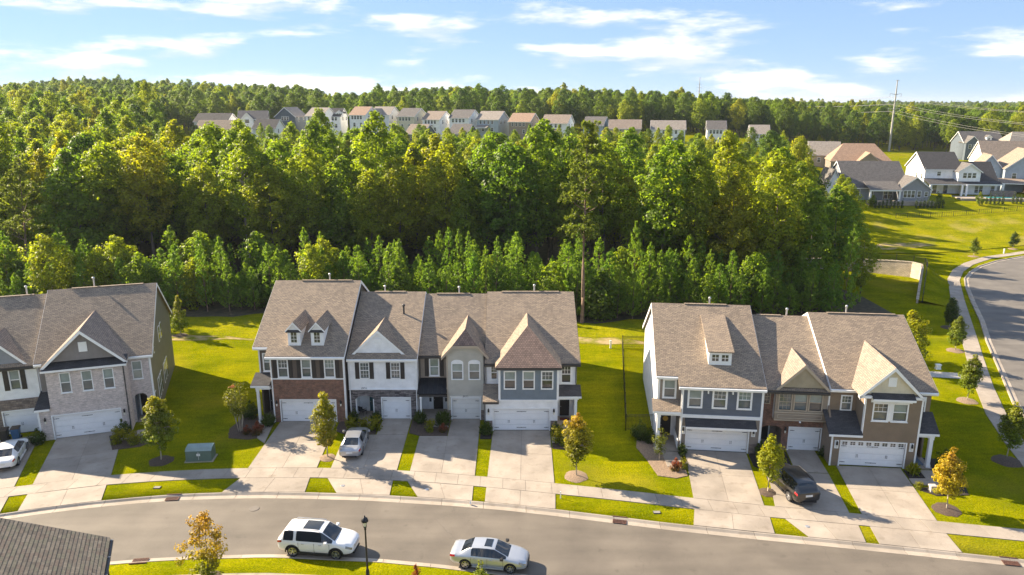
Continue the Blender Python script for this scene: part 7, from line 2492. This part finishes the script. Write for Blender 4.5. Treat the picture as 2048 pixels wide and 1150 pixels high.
FH = [
    (392, 462, 226, 300, 'white', 'dark', 'far white house with dark roof at the left end of the row', -8, 'x', 9, None),
    (396, 478, 240, 272, 'grey', 'brown', 'low brown-roofed house in front of the white dark-roofed one', -4, 'x', 9, None),
    (484, 538, 221, 300, 'white', 'grey', 'far white house with grey roof and a small front gable', 14, 'x', 10, 'cross'),
    (553, 596, 214, 304, 'slate', 'pale', 'far slate blue house whose gable faces the wood', -10, 'y', 11, None),
    (510, 556, 238, 274, 'light', 'dark', 'low dark-roofed house in front of the slate blue gable', -6, 'x', 9, None),
    (613, 650, 215, 300, 'white', 'pale', 'far white house with pale roof beside a small white dormer', -18, 'x', 11, None),
    (655, 680, 216, 306, 'white', 'dark', 'far dark-roofed house with a white triple-window dormer', -6, 'x', 9, 'dormer'),
    (702, 733, 213, 300, 'white', 'warm', 'far white house with warm tan roof and dark right gable', -18, 'x', 11, None),
    (742, 782, 213, 304, 'light', 'pale', 'far pale house with hipped-looking pale roof', -16, 'x', 11, 'cross'),
    (794, 832, 216, 300, 'cream', 'grey', 'far cream house with grey roof', -20, 'x', 12, None),
    (845, 882, 222, 298, 'white', 'tan', 'far white house with tan roof and a row of windows', -20, 'x', 12, 'porch'),
    (816, 846, 250, 262, 'slate', 'tan', 'nearer slate gabled house below the cream one', -22, 'x', 9, None),
    (898, 940, 219, 298, 'white', 'grey', 'far white house with dark grey roof and bright right gable', -20, 'x', 12, None),
    (903, 930, 251, 262, 'slate', 'grey', 'nearer slate house peeping over the treetops', -22, 'x', 9, None),
    (952, 998, 222, 296, 'pale', 'pale', 'far pale blue house with wide pale roof', -20, 'x', 12, 'porch'),
    (1016, 1060, 226, 292, 'taupe', 'warm', 'far taupe house with warm orange tan roof', -20, 'x', 12, None),
    (1082, 1134, 229, 290, 'white', 'tan', 'far white house with tan roof right of the orange tan one', -18, 'x', 11, 'porch'),
    (1164, 1204, 233, 288, 'pale', 'grey', 'far pale blue house with grey roof and bright trim', -20, 'x', 11, None),
    (1216, 1278, 239, 284, 'tan', 'tan', 'far long house with warm tan roof', -10, 'x', 11, None),
    (1300, 1366, 243, 284, 'white', 'pale', 'far white house with long pale roof', -10, 'x', 11, None),
    (1412, 1446, 241, 290, 'white', 'grey', 'far grey-roofed house beside the yellow treetops', -12, 'x', 10, None),
    (1500, 1530, 250, 288, 'white', 'pale', 'far white house half hidden by yellow treetops', -12, 'x', 10, None),
]
for i, a in enumerate(FH):
    far_house(i, a[0], a[1], a[2], a[3], a[4], a[5], a[6], a[7], a[8], a[9], a[10])


# ---- the houses on the rise at the right
def ranch():
    X, z, t = at_px(1776, 396, 176)
    h = Block('grey one-storey house with covered patio and a row of shrubs in front', X, 176, math.radians(-4), z=5.35)
    h.gable(-9.0, 5.4, 2.2, 17.5, 3.0, 8.6, 'x', S_GREY, SH_GREY, -1.2)
    h.gable(2.3, 9.3, -.6, 9, 3.0, 5.7, 'y', S_GREY, SH_GREY, -1.2)
    for u in (3.6, 4.5, 5.4): h.win('f', u, .8, .75, 1.6, -.6)
    h.win('f', 6.8, .9, .75, 1.4, -.6); h.win('f', 8.4, 1.1, .7, 1.0, -.6)
    h.shed(-5.2, 2.3, 2.6, 4.3, -1.9, 2.7, SH_GREY); h.box('beam', (-5.0, 2.28, -1.7, -1.45, 2.3, 2.5), TRIM); h.posts((-4.8, 1.9), -1.55, 2.3, .18)
    h.box('patio', (-5.4, 9.6, -2.6, -.62, -.9, .05), CONC)
    for u in (-7.8, -6.4): h.win('f', u, .8, 1.0, 1.6, 2.2)
    for u in (-3.2, .2, 1.3): h.win('f', u, .1, .95, 2.0, 2.2)
    h.gable(-12.4, -9.02, 6, 14, 3.0, 6.8, 'y', S_WHITE, SH_GREY, -1.2)
    return h


def white_house():
    X, z, t = at_px(1885, 389, 184)
    h = Block('white two-storey house with dark roof, porch and a pool terrace', X, 184, math.radians(-6), z=5.6)
    h.gable(-3.6, 5.0, 3, 14.5, 6.4, 10.2, 'x', S_WHITE, SH_DARK, -1.2)
    h.gable(5.02, 13.4, 1.6, 12.5, 3.2, 7.9, 'x', S_WHITE, SH_DARK, -1.2, .35)
    h.gable(3.4, 8.6, .6, 6, 6.0, 7.9, 'y', S_WHITE, SH_GREY, 3.4)
    for u in (4.9, 6.0, 7.1): h.win('f', u, 4.3, .8, 1.2, .6)
    h.win('f', -.2, 4.6, .8, .95, 3)
    for u in (4.5, 7.5): h.win('l', u, 3.6, .8, 1.4, -3.6)
    h.shed(-3.9, 4.2, 3.0, 3.9, -1.2, 2.9, SH_DARK); h.shed(4.22, 13.6, 1.6, 3.5, -.6, 2.9, SH_DARK)
    h.posts((-3.5, 3.9, 5.0), -1.0, 2.7, .2)
    for u in (6.0, 8.6, 9.6, 12.4): h.win('f', u, .5, .8, 1.7, 1.6)
    for u in (-2.2, -.8, 1.8): h.win('f', u, .2, .95, 2.0, 3)
    h.box('terrace', (1.5, 17, -6.5, -1.4, -1.2, .02), CONC)
    h.box('pool', (8.4, 15.2, -5.2, -2.6, .03, .06), plain('pool_water', (.05, .42, .42), .05))
    h.box('terrace_wall', (10.6, 16.6, -1.3, -.9, .03, 1.4), STONE_TAN)
    return h


def blue_house():
    X, z, t = at_px(2018, 380, 190)
    h = Block('blue grey house with white-trimmed gables and a brown porch roof', X, 190, math.radians(-20), z=5.6)
    h.gable(-1.5, 9.5, 0, 14, 6.2, 10.8, 'y', S_PALEBLUE, SH, -1.2)
    h.gable(-7.0, -1.52, 3.0, 12, 6.0, 9.3, 'y', S_PALEBLUE, SH, -1.2)
    h.win('f', -3.4, 3.8, .8, 1.2, 3.0); h.win('f', .6, 3.6, .9, 1.3, 0); h.win('f', 5.5, 3.6, .9, 1.3, 0)
    h.shed(-3.0, 9.8, 0.0, 3.6, -5.0, 2.8, SH_TAN); h.posts((-2.6, 2.5, 8), -4.8, 2.6, .25)
    h.box('porch_wall', (3.0, 9.5, -4.4, -.02, -.8, 2.5), STONE_TAN)


def back_right():
    X, z, t = at_px(2012, 300, 226)
    h = Block('white gabled house with wide brown roof behind the blue grey one', X, 226, math.radians(-12), z=6.2)
    h.gable(-5.5, 10, 0, 12, 5.0, 10.4, 'x', S_WHITE, SH_TAN, -1.2); h.win('l', 4, 2.4, .9, 1.3, -5.5); h.win('l', 8, 2.4, .9, 1.3, -5.5)
    X, z, t = at_px(1968, 285, 300)
    h = Block('navy house with white dormer and lavender grey roof at the wood edge', X, 300, math.radians(-6), z=6.2)
    h.gable(-7.5, 7.5, 0, 11, 6.6, 10.6, 'x', S_SLATEB, SH_GREY, -1.2); h.gable(-7.5, -2.5, -1.8, 4, 6.6, 9, 'y', S_SLATEB, SH_GREY, -1.2)
    h.gable(1.2, 3.2, 1.0, 4, 8.6, 9.4, 'y', S_WHITE, SH_GREY, 6.0, .2); h.win('f', 2.2, 7.2, .8, 1.0, 1.0)
    for u in (-6, -4.2): h.win('f', u, 4.2, .9, 1.4, -1.8)
    for u in (-.5, 2.2, 5.2): h.win('f', u, 4.2, .9, 1.4, 0)
    h.shed(-2.4, 7.5, 0, 3.8, -2.6, 3.0, SH_GREY); h.posts((-1.8, 2, 6.8), -2.4, 2.8, .2)
    X, z, t = at_px(2040, 262, 290)
    h = Block('grey-roofed house at the wood edge right of the navy one', X + 3, 290, math.radians(-6), z=6.0)
    h.gable(-6, 9, 0, 12, 6.2, 11, 'x', S_LIGHT, SH_PALE, -1.2, hip=4); h.win('f', 0, 4, .9, 1.4, 0); h.win('f', 3, 4, .9, 1.4, 0)
    X, z, t = at_px(1728, 318, 232)
    h = Block('taupe house with hipped warm tan roof behind the grey one-storey house', X, 232, math.radians(-14), z=5.9)
    h.gable(-9.5, 8.0, 0, 13, 4.6, 9.6, 'x', WALLS['taupe'], ROOFS['warm'], -1.2, hip=4.5, trim=TRIM_T)
    h.gable(-2.2, 4.0, -3.2, 5, 4.6, 7.3, 'y', WALLS['taupe'], ROOFS['warm'], -1.2, trim=TRIM_T); h.win('f', 6.2, 1.2, .9, 1.4, 0)
    X, z, t = at_px(1656, 300, 246)
    h = Block('small house with pale tan roof beside the hipped warm tan one', X, 246, math.radians(-16), z=6.6)
    h.gable(-5.5, 4.0, 0, 11, 5.0, 8.9, 'x', WALLS['tan'], ROOFS['pale'], -1.2); h.win('f', 0, 2.4, .9, 1.4, 0); h.win('f', -2.5, 2.4, .9, 1.4, 0)


ranch(); white_house(); blue_house(); back_right()


# arborvitae rows
def arbor_mesh():
    g = np.random.default_rng(61)
    P, Nn, C = crown_points(g, 1.0, .04, .30, PROF['column'], 50, 26, .14, .5, 1.2)
    return quad_cloud('foliage', P, Nn, .085, leaf_mat('leaf_arbor', [(.05, .085, .016), (.07, .105, .018)], .25), .6, seed=3)


AM = arbor_mesh()
ARB = [(1750 + k * 7.6, 417, 'grey house patio') for k in range(8)] + [(1832 + k * 7.6, 417, 'gap between the grey and the white house') for k in range(8)] + [(1971.6 + k * 8.3, 409, 'white house pool terrace') for k in range(5)] + [(2025 + k * 8, 408, 'blue grey house') for k in range(3)]
for px, py, where in ARB:
    lo, hi = 140.0, 200.0
    for _ in range(40):
        m = (lo + hi) / 2; X, z, t = at_px(px, py, m)
        if z > float(terr(X, m)): lo = m
        else: hi = m
    X, z, t = at_px(px, py, lo)
    r = thing('arborvitae', 'clipped columnar evergreen in front of the ' + where, 'shrub', (X, lo, float(terr(X, lo)) + .1), px % 6, 'evergreens in front of the ' + where)
    o = link('foliage', AM, r); s = 1.75 + .25 * math.sin(px); o.scale = (.95, .95, s)
    mb = MB(); mb.tube([(0, 0, -.3), (0, 0, .5)], [.05, .03], 5); mb.build('stem', BARK, r)
for k, (px, py, h_, lab) in enumerate(((1876, 408, 3.0, 'small leafy tree between the grey and the white house'), (1960, 402, 2.8, 'small leafy tree on the pool terrace lawn'), (1746, 396, 2.6, 'small leafy tree at the end of the patio'))):
    X, z, t = at_px(px, py, 173)
    street_tree(200 + k, X, 173, h_, .9, .5, L_MAPLE, lab, n_cl=45, per=40, leaf=.2)
hf = fence_run('garden_fence', [(86.5, 164.5), (100, 165.5), (113, 168), (126, 170)], 1.2, 'low dark garden fence along the top of the grass bank', .5, 3.0)


# ---- power line
def monopole(px, py, Y, H, label, r0=.55):
    X, z, t = at_px(px, py, Y)
    r = thing('power_pole', label, 'pole', (X, Y, z))
    mb = MB(); mb.tube([(0, 0, -1), (0, 0, H * .5), (0, 0, H)], [r0, r0 * .75, r0 * .38], 10); mb.build('shaft', plain('pole_steel', (.42, .40, .37), .6, .3), r, True)
    tips = []
    for k, (zz, w) in enumerate(((H - 6.5, 2.6), (H - 9.8, 2.6), (H - 13.1, 2.6))):
        for s in (-1, 1):
            mb = MB(); mb.tube([(0, 0, zz), (s * w, .2, zz + .5)], [.16, .07], 6); mb.build('arm', MATS['pole_steel'], r)
            mb = MB(); mb.tube([(s * w, .2, zz + .45), (s * w, .2, zz - .9)], [.1, .1], 6); mb.build('insulator', plain('insulator', (.3, .3, .32), .4), r)
            tips.append(Vector((X + s * w, Y + .2, z + zz - .9)))
    mb = MB(); mb.tube([(-1.1, 0, H - .1), (1.1, 0, H - .1)], .09, 6); mb.build('top_bar', MATS['pole_steel'], r)
    return tips


tipsA = monopole(1778, 301, 352, 32, 'tall grey steel power pole at the edge of the field')
tipsB = monopole(1397, 205, 760, 24, 'distant steel power pole standing among the hill treetops', .6)
WIRE = plain('wire', (.38, .36, .33), .5, .5)


def wire(a, b, sag, label, r_=.035):
    n = 16; pts = []
    c = (a + b) / 2
    for k in range(n + 1):
        t = k / n; p = a.lerp(b, t); p.z -= sag * 4 * t * (1 - t); pts.append(tuple(p - c))
    mb = MB(); mb.tube(pts, r_, 4); o = mb.build('power_line', WIRE); o.location = c
    tag(o, label, 'wire', 'power lines')


for k in range(6):
    b = Vector((168 + (k % 2) * 5.2, 196, (25.8, 25.8, 21.6, 21.6, 17.4, 17.4)[k] - 1.0))
    lv = ('upper', 'upper', 'middle', 'middle', 'lower', 'lower')[k]
    wire(tipsA[k], b, 2.2, lv + ' power line running from the tall pole over the right-hand houses')
    wire(tipsA[k], tipsB[k], 7.0, lv + ' power line running from the tall pole to the distant one', .05)


# ---------------------------------------------------------------- the air
def haze():
    mb = MB(); mb.box(-6400, 6400, -900, 7500, -14, 75)
    m = bpy.data.materials.new('haze_air'); m.use_nodes = True
    nt = m.node_tree; nt.nodes.clear()
    out = N(nt, 'ShaderNodeOutputMaterial'); v = N(nt, 'ShaderNodeVolumePrincipled')
    v.inputs['Color'].default_value = (0.80, 0.88, 1.0, 1)
    v.inputs['Density'].default_value = 0.00008
    v.inputs['Anisotropy'].default_value = 0.2
    nt.links.new(v.outputs[0], out.inputs['Volume'])
    o = mb.build('haze', m)
    tag(o, 'thin pale summer haze over the woods', kind='stuff')


haze()
